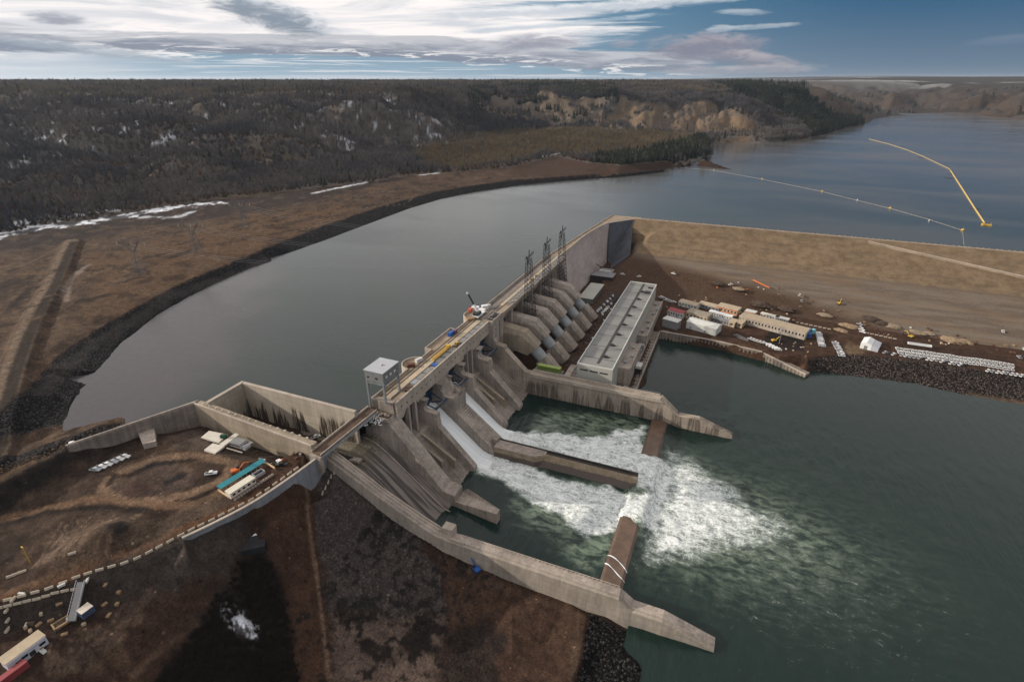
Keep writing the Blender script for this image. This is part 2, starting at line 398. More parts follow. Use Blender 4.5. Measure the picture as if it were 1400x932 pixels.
for px, py, z in ((35, 900, 36.5), (100, 868, 36.5), (150, 850, 36), (-50, 960, 35), (0, 932, 34.5), (110, 905, 32), (200, 862, 33), (260, 815, 34.5), (330, 770, 31.5), (345, 738, 35), (330, 800, 27), (300, 850, 24), (200, 930, 24), (250, 890, 25), (380, 820, 18), (390, 930, 10), (300, 932, 17), (100, 980, 26)): tp(px, py, z)
for x, z in ((-176, 36.6), (-150, 22), (-130, 13), (-110, 6), (-90, 3.6), (-74, 2), (-45, .9), (-24, .3)): tw(x, 175.5, z); tw(x - 2, 150, z - 1.2 if x > -150 else z - 4)
for px, py, z in ((430, 690, 27), (440, 760, 17), (445, 850, 9), (470, 932, 6.5), (600, 930, 4.2), (600, 850, 4.5), (700, 900, 3.5), (780, 932, 3), (800, 840, 2.5), (820, 870, 2), (700, 840, 3.4), (540, 800, 7), (520, 740, 12), (880, 884, -.3), (870, 905, 1), (884, 920, -1.2), (868, 932, 1)): tp(px, py, z)
tl([(-20, 172, -.4), (-8, 160, -.6), (0, 130, -.6), (6, 90, -1), (10, 40, -1.5), (15, -60, -2)]); tl([(-30, 150, 2), (-22, 110, 3), (-15, 40, 3), (-10, -60, 3)])
for x, y, z in ((-100, 40, 6), (-160, 40, 18), (-200, 20, 28), (-120, -60, 6), (-260, 0, 40), (-320, 20, 46), (-300, -80, 44), (-400, 40, 52), (-500, 60, 60), (-200, -80, 28), (-700, 0, 64), (-60, 60, 4)): tw(x, y, z)

vsx = [Vector((p[0], p[1])) for p in TP]
dv, de, df, ov, oe, of = delaunay_2d_cdt(vsx, [], [], 0, .01)
zs_ = [TP[o[0]][2] for o in ov]
TIN = BVHTree.FromPolygons([(v.x, v.y, z) for v, z in zip(dv, zs_)], [tuple(f) for f in df])
DOWN = Vector((0, 0, -1))
def tin(xs, ys, default=40.0):
    out = np.empty(len(xs))
    rc = TIN.ray_cast
    for i, (x, y) in enumerate(zip(xs.tolist(), ys.tolist())):
        h = rc(Vector((x, y, 5000)), DOWN)[0]; out[i] = h.z if h is not None else default
    return out
CAUSE = W([(99, 331), (76, 380), (51, 425), (36, 452), (16, 500), (-6, 560), (-30, 620)], 63)
MOUND = [(*at(135, 745, 47), 15, 6.5), (*at(75, 775, 46), 10, 3), (*at(190, 722, 47), 12, 3)]
EM = 2.6
def world_poly(pts): return [at(*p) for p in pts]
bl1 = world_poly([(820, 188, 68), (860, 186, 66), (905, 182, 70), (950, 192, 60), (985, 199, 50), (1045, 197, 50), (1040, 170, 95), (1010, 150, 134), (985, 128, 180), (930, 124, 190), (880, 130, 175), (850, 145, 136), (810, 168, 90)])
bl3 = world_poly([(925, 150, 130), (960, 126, 187), (1010, 126, 187), (1045, 165, 105), (1050, 192, 54), (985, 194, 55), (940, 186, 64), (905, 180, 72)])
bl2 = world_poly([(640, 150, 140), (700, 160, 112), (760, 165, 95), (820, 165, 95), (830, 128, 178), (760, 124, 184), (680, 124, 188)])
def dist_far(x, y): return np.hypot(x, y)
def ground_height(x, y):
    z = tin(x, y); d = np.hypot(x, y)
    # raised causeway
    cb = seg_dist(x, y, CAUSE); z = z + np.where(d < 1200, 2.6 * (1 - sstep(cb, 6.0, 11.0)), 0)
    for mx, my, mr, mh in MOUND: z = z + mh * np.exp(-((x - mx) ** 2 + (y - my) ** 2) / (2 * (mr * .55) ** 2))
    z = z - 15 * sstep(z, 110, 190) * sstep(d, 800, 1100) * (1 - sstep(d, 2600, 3600))
    # erosion gullies on the far slopes, small scale roughness everywhere
    f = sstep(d, 650, 1300) * sstep(z, 68, 90) * (1 - sstep(z, 180, 197))
    g = 1 - np.abs(2 * fbm(x + 60 * fbm(x, y, 300, 2, 5), y, 190, 4, 3) - 1) * 2
    z = z - f * 40 * np.clip(g, 0, 1) ** 1.2
    k = in_bbox(x, y, bl1 + bl2, 60)
    if k.any():
        xx, yy = x[k], y[k]; mb_ = np.maximum(sstep(poly_sd(xx, yy, bl1), -40, 40), .7 * sstep(poly_sd(xx, yy, bl2), -40, 40)) * sstep(z[k], 58, 85) * (1 - sstep(z[k], 172, 189))
        tcoord = np.arctan2(xx, yy) * 1900 + .45 * z[k] + 26 * fbm(xx, yy, 120, 2, 16)
        r1_ = 1 - np.abs(2 * fbm(tcoord, z[k] * .25, 60, 3, 17) - 1) * 2.2; r2_ = 1 - np.abs(2 * fbm(tcoord, z[k] * .3, 21, 3, 18) - 1) * 2
        z[k] = z[k] - mb_ * (17 * np.clip(r1_, 0, 1) + 8 * np.clip(r2_, 0, 1))
    z = z + sstep(d, 5000, 12000) * 40 * (fbm(x, y, 2600, 3, 8) - .5)
    z = z + (fbm(x, y, 7, 3, 21) - .5) * 1.0 * (1 - sstep(d, 500, 900)) * (z > -2) + (fbm(x, y, 60, 4, 22) - .5) * 9 * sstep(d, 800, 1500) * sstep(z, 66, 80)
    return z

NA, NRR = 820, 860
az = np.linspace(-R(64), R(58), NA) - YAW
rr = np.exp(np.linspace(math.log(62), math.log(33000), NRR))
# denser rings where the works stand
Rg, Ag = np.meshgrid(rr, az, indexing='ij')
gx = (Rg * np.sin(Ag)).ravel(); gy = (Rg * np.cos(Ag)).ravel()
gz = ground_height(gx, gy)
gd = np.hypot(gx, gy)

# ------------------------------------------------------------------ what the ground is made of
def rgb(*c): return np.array(c)
N = len(gx)
col = np.empty((N, 3)); stone = np.zeros(N)
n1 = fbm(gx, gy, 9, 4, 31); n2 = fbm(gx, gy, 45, 4, 32); n3 = fbm(gx, gy, 2.6, 3, 33)
col[:] = rgb(.062, .041, .030)
col *= (.75 + .5 * n2)[:, None]
def lay(c, m):
    global col
    col = col * (1 - m[:, None]) + np.array(c)[None, :] * m[:, None]
def zone(poly, c, soft=2.0, jit=0.0, rock=0.0, amt=1.0, z=None):
    pts = W(poly, z) if z is not None else poly
    k = in_bbox(gx, gy, pts, 30 + soft + jit)
    if not k.any(): return
    d = poly_sd(gx[k], gy[k], pts) + jit * 2 * (n1[k] - .5) + jit * (n3[k] - .5)
    m = np.zeros(N); m[k] = sstep(d, -soft, soft) * amt
    lay(c, m)
    if rock: stone[:] = np.maximum(stone * (1 - m), m * rock)
def stroke(line, w, c, soft=1.5, amt=1.0, z=None, jit=0.0):
    pts = W(line, z) if z is not None else line
    k = in_bbox(gx, gy, pts, w + 10)
    if not k.any(): return
    d = seg_dist(gx[k], gy[k], pts) + jit * 2 * (n1[k] - .5)
    m = np.zeros(N); m[k] = (1 - sstep(d, w - soft, w + soft)) * amt
    lay(c, m); stone[k] = stone[k] * (1 - m[k])
gaz = np.arctan2(gx, gy)
def polar_line(pts, z):
    w = W(pts, z); a = [math.atan2(x, y) for x, y in w]; r = [math.hypot(x, y) for x, y in w]
    o = np.argsort(a); return np.array(a)[o], np.array(r)[o]
fa, fr_ = polar_line(FB, 63)
fbr = np.interp(gaz, fa, fr_)
# left bench: tan-brown scraped earth in bands
bench = (gd < fbr) & (gx < -250) & (gy > 90) & (gz > 50)
m = bench * 1.0
lay((.140, .104, .074), m * (.6 + .4 * n2)); 
bands = np.abs(np.sin((gy * .9 + gx * .45) * .045 + 6 * n2)) ** 3
lay((.062, .045, .036), m * bands * .45); lay((.21, .15, .095), m * sstep(n1, .56, .72) * .5)
zone([(-200, 345), (0, 318), (100, 300), (200, 284), (400, 262), (560, 242), (420, 275), (300, 295), (200, 308), (110, 328), (0, 350), (-200, 380)], (.055, .045, .042), 10, 8, z=63)
zone([(110, 350), (170, 345), (330, 300), (440, 285), (520, 270), (330, 350), (180, 420), (120, 445), (130, 400)], (.17, .112, .066), 8, 12, amt=.7, z=60)
zone([(470, 280), (620, 250), (760, 235), (900, 231), (700, 246), (500, 285)], (.10, .075, .055), 6, 8, amt=.6, z=59)
zone([(700, 232), (760, 216), (810, 224), (880, 229), (800, 238), (700, 240)], (.085, .055, .04), 6, 8, amt=.8, z=60)
def worked(where, a1, a2):
    wk = where & (gd < 1100) & (gz > .2)
    lay((.024, .019, .016), wk * sstep(fbm(gx, gy, 17, 5, 101), .56, .64) * a1); lay((.20, .15, .105), wk * sstep(fbm(gx, gy, 12, 5, 102), .57, .68) * a2)
worked(bench, .5, .4)
stroke(CAUSE, 6.2, (.25, .205, .155), .8)
stroke(CAUSE, 1.2, (.20, .16, .12), .8, .6)
stroke([(p[0] + 9.5, p[1] - 4) for p in CAUSE], 3.6, (.030, .024, .020), 1.5, .9)  # dark band painted as the causeway's shaded side and shadow
stroke([(-60, 465), (0, 452), (70, 436), (110, 428), (150, 412), (200, 400), (280, 370)], 3.2, (.155, .115, .075), 1.5, .85, z=60)
stroke([(92, 412), (90, 398), (98, 382), (112, 370), (124, 364)], 2.2, (.42, .38, .34), 2, .7, z=60, jit=3)
stroke([(100, 330), (200, 312), (300, 296), (420, 278), (520, 262)], 3.0, (.075, .065, .06), 2, .8, z=62)
stroke([(0, 372), (40, 360), (80, 340)], 1.6, (.20, .16, .11), 1.2, .7, z=62); stroke([(0, 398), (50, 384), (80, 372)], 1.6, (.045, .035, .03), 1.2, .7, z=62); stroke([(5, 430), (40, 395)], 2, (.045, .035, .03), 1.2, .7, z=61)
for a in (((210, 370), (255, 352), (330, 345)), ((190, 345), (300, 322), (400, 300)), ((240, 340), (330, 360))): stroke(a, 1.2, (.22, .165, .10), 1, .55, z=60, jit=2)
# riprap along the reservoir
k = (gx < -60) & (gd < 1700)
sp = [(x, y) for x, y, z in SHORE]; rp = [(x, y) for x, y, z in RIPTOP]
ripoly = rp + sp[::-1] + [at(-60, 640, 50)]
wide = offset_line(SHORE, 22)[2:]
zone(rp + wide[::-1] + [at(-80, 640, 50)], (.040, .041, .047), 1.5, 2.5, rock=1.0)
stroke(W([(60, 540), (110, 492), (165, 452), (230, 410), (290, 385), (335, 368), (365, 354)], 52), 5, (.085, .08, .078), 3, .65, jit=4); 
k = in_bbox(gx, gy, ripoly, 5); stone[k & (seg_dist(gx, gy, rp) < 40)] = np.maximum(stone[k & (seg_dist(gx, gy, rp) < 40)], .0)
zone([(-20, 655), (0, 632), (60, 607), (100, 592), (164, 572), (168, 582), (100, 612), (0, 652)], (.05, .05, .054), 1.5, 1.5, rock=1.0, z=53)
# crest road behind the left bank, dark slope and plateau
zone([(-80, 690), (0, 662), (60, 628), (102, 606), (96, 600), (0, 642), (-80, 672)], (.12, .085, .055), 1.5, 2, z=54)
zone([(-80, 700), (0, 672), (110, 612), (180, 592), (190, 602), (110, 648), (0, 692), (-80, 718)], (.030, .026, .024), 2, 3, z=49)
zone([(0, 700), (100, 640), (190, 603), (280, 570), (440, 605), (380, 655), (250, 690), (150, 720), (0, 760)], (.088, .066, .05), 3, 4, z=47, amt=.8)
zone([(222, 602), (262, 585), (345, 590), (372, 606), (350, 628), (300, 622), (240, 610)], (.115, .095, .08), 2, 2, z=47.5)
zone([(140, 665), (165, 645), (215, 625), (262, 640), (268, 660), (240, 675), (190, 683), (150, 680)], (.105, .082, .07), 2, 3, z=46.5)
worked((gx > -330) & (gx < -150) & (gy > 20) & (gy < 176), .5, .35)
OV = [(140, 668), (148, 655), (170, 642), (215, 626), (265, 622), (320, 634), (305, 655), (270, 672), (225, 684), (180, 687), (150, 680), (140, 668)]
stroke(OV, 2.6, (.27, .20, .14), .6, .9, z=46.7, jit=1)
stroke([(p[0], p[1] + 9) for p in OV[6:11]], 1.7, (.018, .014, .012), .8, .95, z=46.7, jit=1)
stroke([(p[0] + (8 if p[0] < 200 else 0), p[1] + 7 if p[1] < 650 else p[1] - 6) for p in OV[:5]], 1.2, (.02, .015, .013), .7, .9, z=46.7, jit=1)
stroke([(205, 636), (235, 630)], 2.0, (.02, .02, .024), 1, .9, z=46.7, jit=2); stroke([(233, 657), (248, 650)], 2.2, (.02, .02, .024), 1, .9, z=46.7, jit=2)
zone([(165, 668), (190, 655), (215, 662), (200, 680), (170, 680)], (.085, .055, .048), 1.5, 2, z=46.7)
stroke([(0, 705), (80, 690), (140, 680), (180, 695), (270, 690), (330, 660)], 3.0, (.23, .16, .105), .9, .9, z=46.5, jit=1)
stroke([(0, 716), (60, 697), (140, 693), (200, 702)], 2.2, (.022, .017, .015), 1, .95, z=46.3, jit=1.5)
zone([(100, 730), (165, 700), (200, 715), (180, 745), (130, 775), (50, 785)], (.125, .095, .07), 3, 5, z=47.5, amt=.7)
zone([(200, 720), (300, 675), (330, 665), (330, 690), (250, 725), (170, 755)], (.145, .115, .088), 2, 3, z=47.3, amt=.8)
ROADP = [(-80, 832), (0, 806), (100, 781), (190, 748), (250, 718), (330, 684), (400, 640), (445, 600), (455, 610), (410, 648), (350, 686), (250, 735), (190, 764), (100, 796), (0, 822), (-80, 846)]
zone(ROADP, (.165, .092, .05), 1.2, 1.2, z=47.6)
stroke([(-60, 822), (0, 808), (100, 784), (190, 752), (250, 722)], .8, (.20, .15, .11), .8, .6, z=47.3, jit=1)
for k_ in range(26):
    a0_ = rng.uniform(0, 1); px0 = 60 + 110 * a0_ + rng.uniform(-8, 8); stroke([(px0 + rng.uniform(18, 40), 712 - 8 * a0_ + rng.uniform(-6, 6)), (px0, 742 - 10 * a0_), (px0 - rng.uniform(10, 30), 776 - 14 * a0_)], .35, (.24, .19, .145), .4, .6, z=47.5, jit=.6)
zone([(150, 728), (175, 722), (180, 735), (160, 745)], (.025, .021, .02), 1.5, 2, z=47.5)
# slope under the road and the lower bench
zone([(-80, 860), (0, 830), (100, 805), (190, 775), (250, 745), (330, 705), (345, 715), (300, 770), (215, 800), (100, 842), (0, 865), (-80, 890)], (.066, .058, .052), 2, 4, z=42)
zone([(215, 752), (330, 712), (325, 760), (250, 790), (120, 800)], (.078, .074, .07), 3, 5, z=43, amt=.5)
for a in (((160, 388), (190, 378)), ((232, 353), (258, 345)), ((200, 354), (232, 346)), ((303, 315), (335, 308), (352, 302)), ((108, 413), (150, 402)), ((5, 395), (45, 380)), ((20, 420), (38, 398)), ((245, 335), (262, 330)), ((372, 303), (395, 298)), ((170, 378), (195, 368))): stroke(a, 3.0, (.028, .022, .019), 2, .8, z=60, jit=3)  # dark streaks painted as pylon shadows on the bench
for k_ in range(110):
    px0 = rng.uniform(0, 560); py0 = np.interp(px0, [0, 200, 520], [420, 350, 272]) + rng.uniform(-45, 30) * (1 - px0 / 700); stroke([(px0, py0), (px0 + rng.uniform(20, 70), py0 - rng.uniform(4, 16))], .7, rng.choice(((.17, .125, .08), (.035, .028, .023), (.24, .19, .135), (.03, .025, .022))), .7, .8, z=60, jit=1.5)
zone([(-60, 900), (0, 872), (60, 860), (150, 835), (190, 830), (150, 870), (60, 905), (0, 940)], (.060, .040, .03), 3, 4, z=36.5)
zone([(50, 905), (150, 840), (190, 815), (215, 820), (160, 870), (80, 915)], (.10, .078, .062), 2, 4, z=36, amt=.6)
stroke([(60, 932), (110, 890), (165, 858), (215, 818)], .9, (.17, .13, .10), .8, .6, z=34, jit=1.5); stroke([(180, 918), (230, 880), (280, 846), (320, 800), (345, 770)], .8, (.17, .125, .09), .8, .6, z=28, jit=1.5)
for k_ in range(30):
    px0 = 55 + 150 * rng.random(); py0 = 918 - (px0 - 50) * .58 + rng.uniform(-16, 14); stroke([(px0, py0), (px0 + rng.uniform(8, 30), py0 - rng.uniform(3, 16))], .3, (.20, .155, .12), .4, .7, z=36, jit=.8)
# floor of the valley below the wall
zone([(440, 660), (460, 645), (500, 672), (560, 720), (600, 765), (612, 832), (560, 842), (450, 838), (436, 760)], (.098, .092, .090), 2, 3, z=14, rock=.35)
zone([(455, 842), (520, 842), (610, 838), (600, 900), (610, 940), (450, 940)], (.15, .122, .104), 2, 4, z=6)
blot = sstep(n1 * .6 + n3 * .4, .50, .56); kz = (gx > -135) & (gx < -70) & (gy > 85) & (gy < 150)
lay((.026, .022, .018), blot * kz * sstep(poly_sd(gx, gy, W([(455, 842), (520, 842), (610, 838), (600, 900), (610, 940), (450, 940)], 6)), -3, 2) * .85)
zone([(365, 700), (430, 660), (436, 700), (432, 800), (450, 940), (395, 940), (385, 780)], (.085, .052, .036), 2, 2, z=18)
stroke([(428, 690), (430, 760), (440, 850), (450, 940)], .7, (.21, .155, .115), .6, .9, z=14, jit=.8)
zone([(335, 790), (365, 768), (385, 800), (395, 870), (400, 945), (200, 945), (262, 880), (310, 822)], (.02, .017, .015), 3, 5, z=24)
zone([(600, 760), (640, 770), (800, 830), (790, 860), (775, 940), (600, 940), (615, 830)], (.088, .058, .042), 2, 2, z=3)
zone([(612, 860), (660, 830), (690, 870), (680, 940), (600, 940)], (.034, .030, .029), 3, 4, z=4, amt=.8, rock=.3)
stroke([(640, 780), (720, 815), (790, 835), (782, 940)], 1.2, (.12, .09, .068), 1, .7, z=3, jit=1.5)
zone([(806, 836), (860, 860), (905, 890), (900, 960), (782, 960)], (.040, .040, .043), 1, 1.2, z=1.5, rock=1.0)
# yard below the earth dam
yard = (gx > -160) & (gx < 480) & (gy > 346) & (gy < 720) & (gz > 1)
lay((.088, .055, .038), yard * 1.0); lay((.13, .085, .058), yard * sstep(n1 * .5 + n2 * .5, .5, .62) * .7); lay((.045, .03, .024), yard * sstep(n2, .55, .7) * .6)
zone([(1060, 445), (1100, 465), (1100, 480), (1040, 470)], (.035, .03, .028), 1, 1.5, z=9)
zone([(1160, 465), (1190, 478), (1165, 488), (1150, 480)], (.19, .145, .095), 1.5, 2, z=9.5)
zone([(1195, 482), (1320, 500), (1400, 512), (1400, 498), (1250, 478), (1195, 470)], (.10, .062, .042), 1.5, 2, z=9)
zone([(785, 395), (812, 388), (860, 400), (790, 500), (770, 500)], (.12, .095, .082), 2, 2, z=9, amt=.5)
k = yard & (gz < 8.3); 
sdr = poly_sd(gx, gy, [(x, y) for x, y, z in RT] + [(x, y - 20) for x, y, z in RB][::-1])
m = sstep(sdr, -1, 1) * (gx > 40); lay((.105, .094, .088), m); stone = np.maximum(stone, m)
m = sstep(poly_sd(gx, gy, W([(1318, 538), (1400, 550), (1440, 556), (1440, 564), (1400, 556), (1330, 546)], 0)), -1.5, 1); lay((.16, .12, .085), m); stone *= 1 - m
col *= np.array([.80, .70, .65])
# far country
farm = (gd > fbr) | ((gd > 1500) & (gz > 49.5))
farm = farm & (gz > 48)
# slope of the land
gzg = gz.reshape(NRR, NA)
dzr = np.gradient(gzg, axis=0) / np.gradient(Rg, axis=0); dza = np.gradient(gzg, axis=1) / (np.gradient(Ag, axis=1) * Rg)
slope = np.hypot(dzr, dza).ravel()
fm = farm * 1.0
lay((.150, .132, .120), fm); lay((.165, .125, .095), fm * sstep(n2, .5, .7) * .7)
patch = fbm(gx, gy, 260, 4, 41)
lay((.135, .105, .072), fm * sstep(patch, .52, .62) * .6)
cob = (gx > -150) & (gx < -72) & (gy > 90) & (gy < 176)
lay((.016, .014, .013), cob * sstep(n3 * .7 + n1 * .3, .52, .60) * .8)
# bare bluffs
PXg = None
def to_px(x, y, z):
    r = x * math.cos(YAW) + y * math.sin(YAW); g = -x * math.sin(YAW) + y * math.cos(YAW); d = HCAM - z
    fw = np.maximum(g * math.cos(PITCH) + d * math.sin(PITCH), 1e-3); dn = -g * math.sin(PITCH) + d * math.cos(PITCH)
    return CX + FPX * r / fw, CY + FPX * dn / fw
BLUFF = [W([(940, 186), (1000, 197), (1040, 196), (1075, 193)], 52), ]
b1 = sstep(poly_sd(gx, gy, bl1), -25, 15); b2 = sstep(poly_sd(gx, gy, bl2), -25, 15); b3 = sstep(poly_sd(gx, gy, bl3), -30, 25)
sl = sstep(slope + .5 * (n1 - .5) + .25 * (patch - .5), .30, .62)
stri = fbm(gx + gy * .3, gz * 9, 40, 3, 51)
lay((.145, .108, .075), fm * b1 * np.clip(sl + .35 * sstep(n2, .45, .7), 0, 1) * .9); lay((.235, .165, .10), fm * b1 * sstep(n1 * .5 + stri * .5, .50, .62) * sstep(slope, .25, .5) * .85)
lay((.205, .142, .088), fm * b3 * sstep(n1 * .4 + stri * .6 + .25 * (slope - .4), .44, .58) * .9); lay((.13, .095, .07), fm * b3 * sstep(fbm(gx, gy, 55, 4, 55), .55, .62) * .6)
lay((.15, .115, .085), fm * b2 * sl * .8); 
far2 = sstep(gd, 2600, 3200)
lay((.066, .042, .029), fm * far2 * sl * .8); lay((.040, .032, .028), fm * far2 * (1 - sl) * .8)
lay((.085, .058, .040), fm * far2 * sl * sstep(n1, .5, .62) * .5)
# snow lying in hollows and along the foot of the wood
sn = sstep(fbm(gx, gy, 20, 5, 61), .645, .685) * sstep(slope, .12, .3) * (gd > 700) * (gd < 2100) * fm
lay((.62, .65, .70), sn * .8 * (1 - b1) * sstep(fbm(gx, gy, 420, 2, 62), .45, .56))
fld = sstep(gd, 5000, 7000) * fm
lay((.50, .50, .50), fld * sstep(fbm(gx, gy, 900, 3, 71), .66, .68) * .7)
stroke(W([(-60, 341), (0, 321), (60, 310), (130, 302), (180, 293), (240, 283), (300, 277)], 63), 12, (.66, .68, .72), 2.5, .95, jit=16)
kb = in_bbox(gx, gy, W([(-60, 345), (300, 268)], 63), 40); lay((.05, .042, .04), kb * sstep(fbm(gx, gy, 11, 4, 66), .46, .56) * .9 * (col.mean(1) > .25))
stroke(W([(-40, 322), (60, 302), (150, 290)], 63), 7, (.60, .62, .66), 3, .85, jit=16)
stroke(W([(200, 297), (240, 297), (262, 290)], 62), 5, (.6, .62, .66), 3, .7, jit=9); stroke(W([(430, 264), (470, 256), (500, 250)], 62), 4, (.62, .64, .68), 2.5, .8, jit=6); stroke(W([(735, 216), (775, 209), (800, 212)], 62), 6, (.62, .64, .68), 3, .8, jit=8)
stroke(W([(575, 240), (600, 237)], 62), 4, (.6, .62, .66), 3, .7, jit=7)
zone([(312, 842), (335, 838), (352, 848), (345, 862), (318, 858)], (.62, .64, .70), 1.0, 5.5, z=22)
ksn = in_bbox(gx, gy, W([(305, 835), (355, 835), (355, 870), (305, 870)], 22), 2); lay((.03, .026, .024), ksn * sstep(n3 * .75 + n1 * .25, .50, .56) * .9)
col = col * np.where((col.mean(1) > .4)[:, None], 1.0, .70)
col = np.clip(col * (.86 + .28 * n3)[:, None], 0, 1)

gm = bpy.data.meshes.new('ground')
idx = np.arange(N).reshape(NRR, NA)
quads = np.stack([idx[:-1, :-1], idx[:-1, 1:], idx[1:, 1:], idx[1:, :-1]], -1).reshape(-1, 4)
gm.vertices.add(N); gm.vertices.foreach_set('co', np.stack([gx, gy, gz], 1).ravel().astype(np.float32))
gm.loops.add(quads.size); gm.loops.foreach_set('vertex_index', quads.ravel().astype(np.int32))
gm.polygons.add(len(quads)); gm.polygons.foreach_set('loop_start', (np.arange(len(quads)) * 4).astype(np.int32))
gm.update(calc_edges=True)
ca = gm.color_attributes.new('soil', 'FLOAT_COLOR', 'POINT')
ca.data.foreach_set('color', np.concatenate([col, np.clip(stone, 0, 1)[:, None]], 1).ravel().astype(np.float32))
gm.polygons.foreach_set('use_smooth', np.ones(len(quads), bool))
ground = bpy.data.objects.new('ground', gm); COL.objects.link(ground)
tag(ground, 'brown scraped earth, riprap banks and wooded hills around the dam', 'ground', None, 'structure')
if gm.polygons[0].normal.z < 0: gm.flip_normals()
m, t, b = new_mat('earth and stone')
at_ = t.node('ShaderNodeAttribute', attribute_name='soil'); tc = t.node('ShaderNodeTexCoord').outputs['Object']
vo = t.node('ShaderNodeTexVoronoi', feature='F1'); t.put(vo.inputs['Vector'], tc); vo.inputs['Scale'].default_value = .95
sepc = t.node('ShaderNodeSeparateColor'); t.put(sepc.inputs[0], vo.outputs['Color'])
rockv = t.math('MULTIPLY', t.math('MULTIPLY_ADD', t.math('POWER', sepc.outputs[0], 2.5), 2.6, .35), t.smooth(vo.outputs['Distance'], .15, .75, 1.15, .15))
dirt = t.math('MULTIPLY_ADD', t.smooth(t.noise(tc, 1.1, 6, .72), .30, .70), .85, .58)
dirt = t.math('MULTIPLY', dirt, t.math('MULTIPLY_ADD', t.smooth(t.noise(tc, .22, 6, .68), .34, .66), .55, .72))
peb = t.node('ShaderNodeTexVoronoi', feature='F1'); t.put(peb.inputs['Vector'], tc); peb.inputs['Scale'].default_value = .55; pc_ = t.node('ShaderNodeSeparateColor'); t.put(pc_.inputs[0], peb.outputs['Color'])
speck = t.math('MULTIPLY', t.math('GREATER_THAN', pc_.outputs[0], .90), t.math('LESS_THAN', peb.outputs['Distance'], t.math('MULTIPLY_ADD', pc_.outputs[1], .26, .10)))
dirt = t.math('ADD', dirt, t.math('MULTIPLY', speck, t.math('MULTIPLY_ADD', pc_.outputs[2], 3.0, -.9)))
dirt = t.math('MAXIMUM', dirt, .2)
dirt = t.math('MULTIPLY', dirt, t.math('MULTIPLY_ADD', t.noise(t.mapping(tc, (.11, .33, .2), (0, 0, .6)), 1, 4, .6), .8, .6))
k_ = t.node('ShaderNodeMix', data_type='FLOAT'); t.put(k_.inputs[0], at_.outputs['Alpha']); t.put(k_.inputs[2], dirt); t.put(k_.inputs[3], rockv)
kk = k_.outputs[0]
t.put(b.inputs['Base Color'], t.mix(1.0, at_.outputs['Color'], t.node('ShaderNodeCombineColor', i_Red=kk, i_Green=kk, i_Blue=kk).outputs[0], 'MULTIPLY'))
b.inputs['Roughness'].default_value = .95; b.inputs['Specular IOR Level'].default_value = .12
bp = t.node('ShaderNodeBump'); bp.inputs['Strength'].default_value = .7; bp.inputs['Distance'].default_value = .8
hh = t.node('ShaderNodeMix', data_type='FLOAT'); t.put(hh.inputs[0], at_.outputs['Alpha']); t.put(hh.inputs[2], t.math('MULTIPLY', t.noise(tc, .5, 5, .65), .8)); t.put(hh.inputs[3], t.math('MULTIPLY', vo.outputs['Distance'], -1.6))
t.put(bp.inputs['Height'], hh.outputs[0]); t.put(b.inputs['Normal'], bp)
gm.materials.append(m)
# ================================================================== SKY
w = bpy.data.worlds.new('World'); scene.world = w; w.use_nodes = True
t = NT(w.node_tree); bg = t.n['Background']; bg.inputs[1].default_value = .1
sky = t.node('ShaderNodeTexSky', sky_type='NISHITA', sun_disc=False); sky.sun_elevation = sun_el
sky.sun_rotation = math.atan2(SUNV.x, SUNV.y); sky.altitude = 600; sky.air_density = 1.0; sky.dust_density = .6; sky.ozone_density = 1.5
gen = t.node('ShaderNodeTexCoord').outputs['Generated']
sp = t.node('ShaderNodeSeparateXYZ'); t.put(sp.inputs[0], gen)
azm = t.math('ADD', t.math('ARCTAN2', sp.outputs[0], sp.outputs[1]), YAW)        # azimuth from the valley axis, radians
el = t.math('ARCSINE', sp.outputs[2])
def sv(px, py):
    """azimuth and elevation of a photo pixel"""
    a = (px - CX) / FPX; b = (py - CY) / FPX
    fw = math.cos(PITCH) - b * math.sin(PITCH); up = -(math.sin(PITCH) + b * math.cos(PITCH))
    return math.atan2(a, fw), math.atan2(up, math.hypot(a, fw))
def vec(ax, ex, off=0.0):
    return t.node('ShaderNodeCombineXYZ', i_X=t.math('MULTIPLY', azm, ax), i_Y=t.math('MULTIPLY_ADD', el, ex, off), i_Z=off).outputs[0]
K = 10.0
def C(r_, g_, b_): return (r_ * K, g_ * K, b_ * K)
hazeup = t.smooth(el, 0.0, .125)
right = t.smooth(azm, -.25, .60)
blue = t.mix(hazeup, t.mix(right, C(.25, .40, .52), C(.125, .195, .28)), t.mix(right, C(.19, .36, .50), C(.026, .112, .225)))
up = t.smooth(el, .155, .36)
base = t.mix(up, blue, t.mix(.88, sky, C(.80, .755, .73)))
def ramp_noise(vx, vy, off, sc, lo, hi, detail=6, dist=.8): return t.smooth(t.noise(vec(vx, vy, off), sc, detail, .62, dist), lo, hi)
# high thin veil, thick towards the sun, torn into streaks on the right
leftness = t.smooth(azm, .40, -.30)
thr = t.math('SUBTRACT', .585, t.math('MULTIPLY', leftness, .42))
warp_ = t.math('MULTIPLY', t.noise(vec(5, 26, 4.4), 1, 4, .6), .12)
veil_n = t.math('ADD', t.noise(vec(1.9, 24, .3), 1.0, 8, .62, 1.4), warp_)
veil = t.smooth(veil_n, t.math('ADD', thr, .06), t.math('ADD', thr, .20))
veil = t.math('MULTIPLY', veil, t.smooth(azm, .50, .12))
veil = t.math('MULTIPLY', veil, t.smooth(el, .0, .03, .55, 1.0))
tone = ramp_noise(4.5, 46, 3.1, 1, .34, .62, 7, 1.0)
veilc = t.mix(tone, t.mix(leftness, C(.58, .64, .71), C(.72, .73, .77)), C(1.04, .98, .96))
c = t.mix(veil, base, veilc)
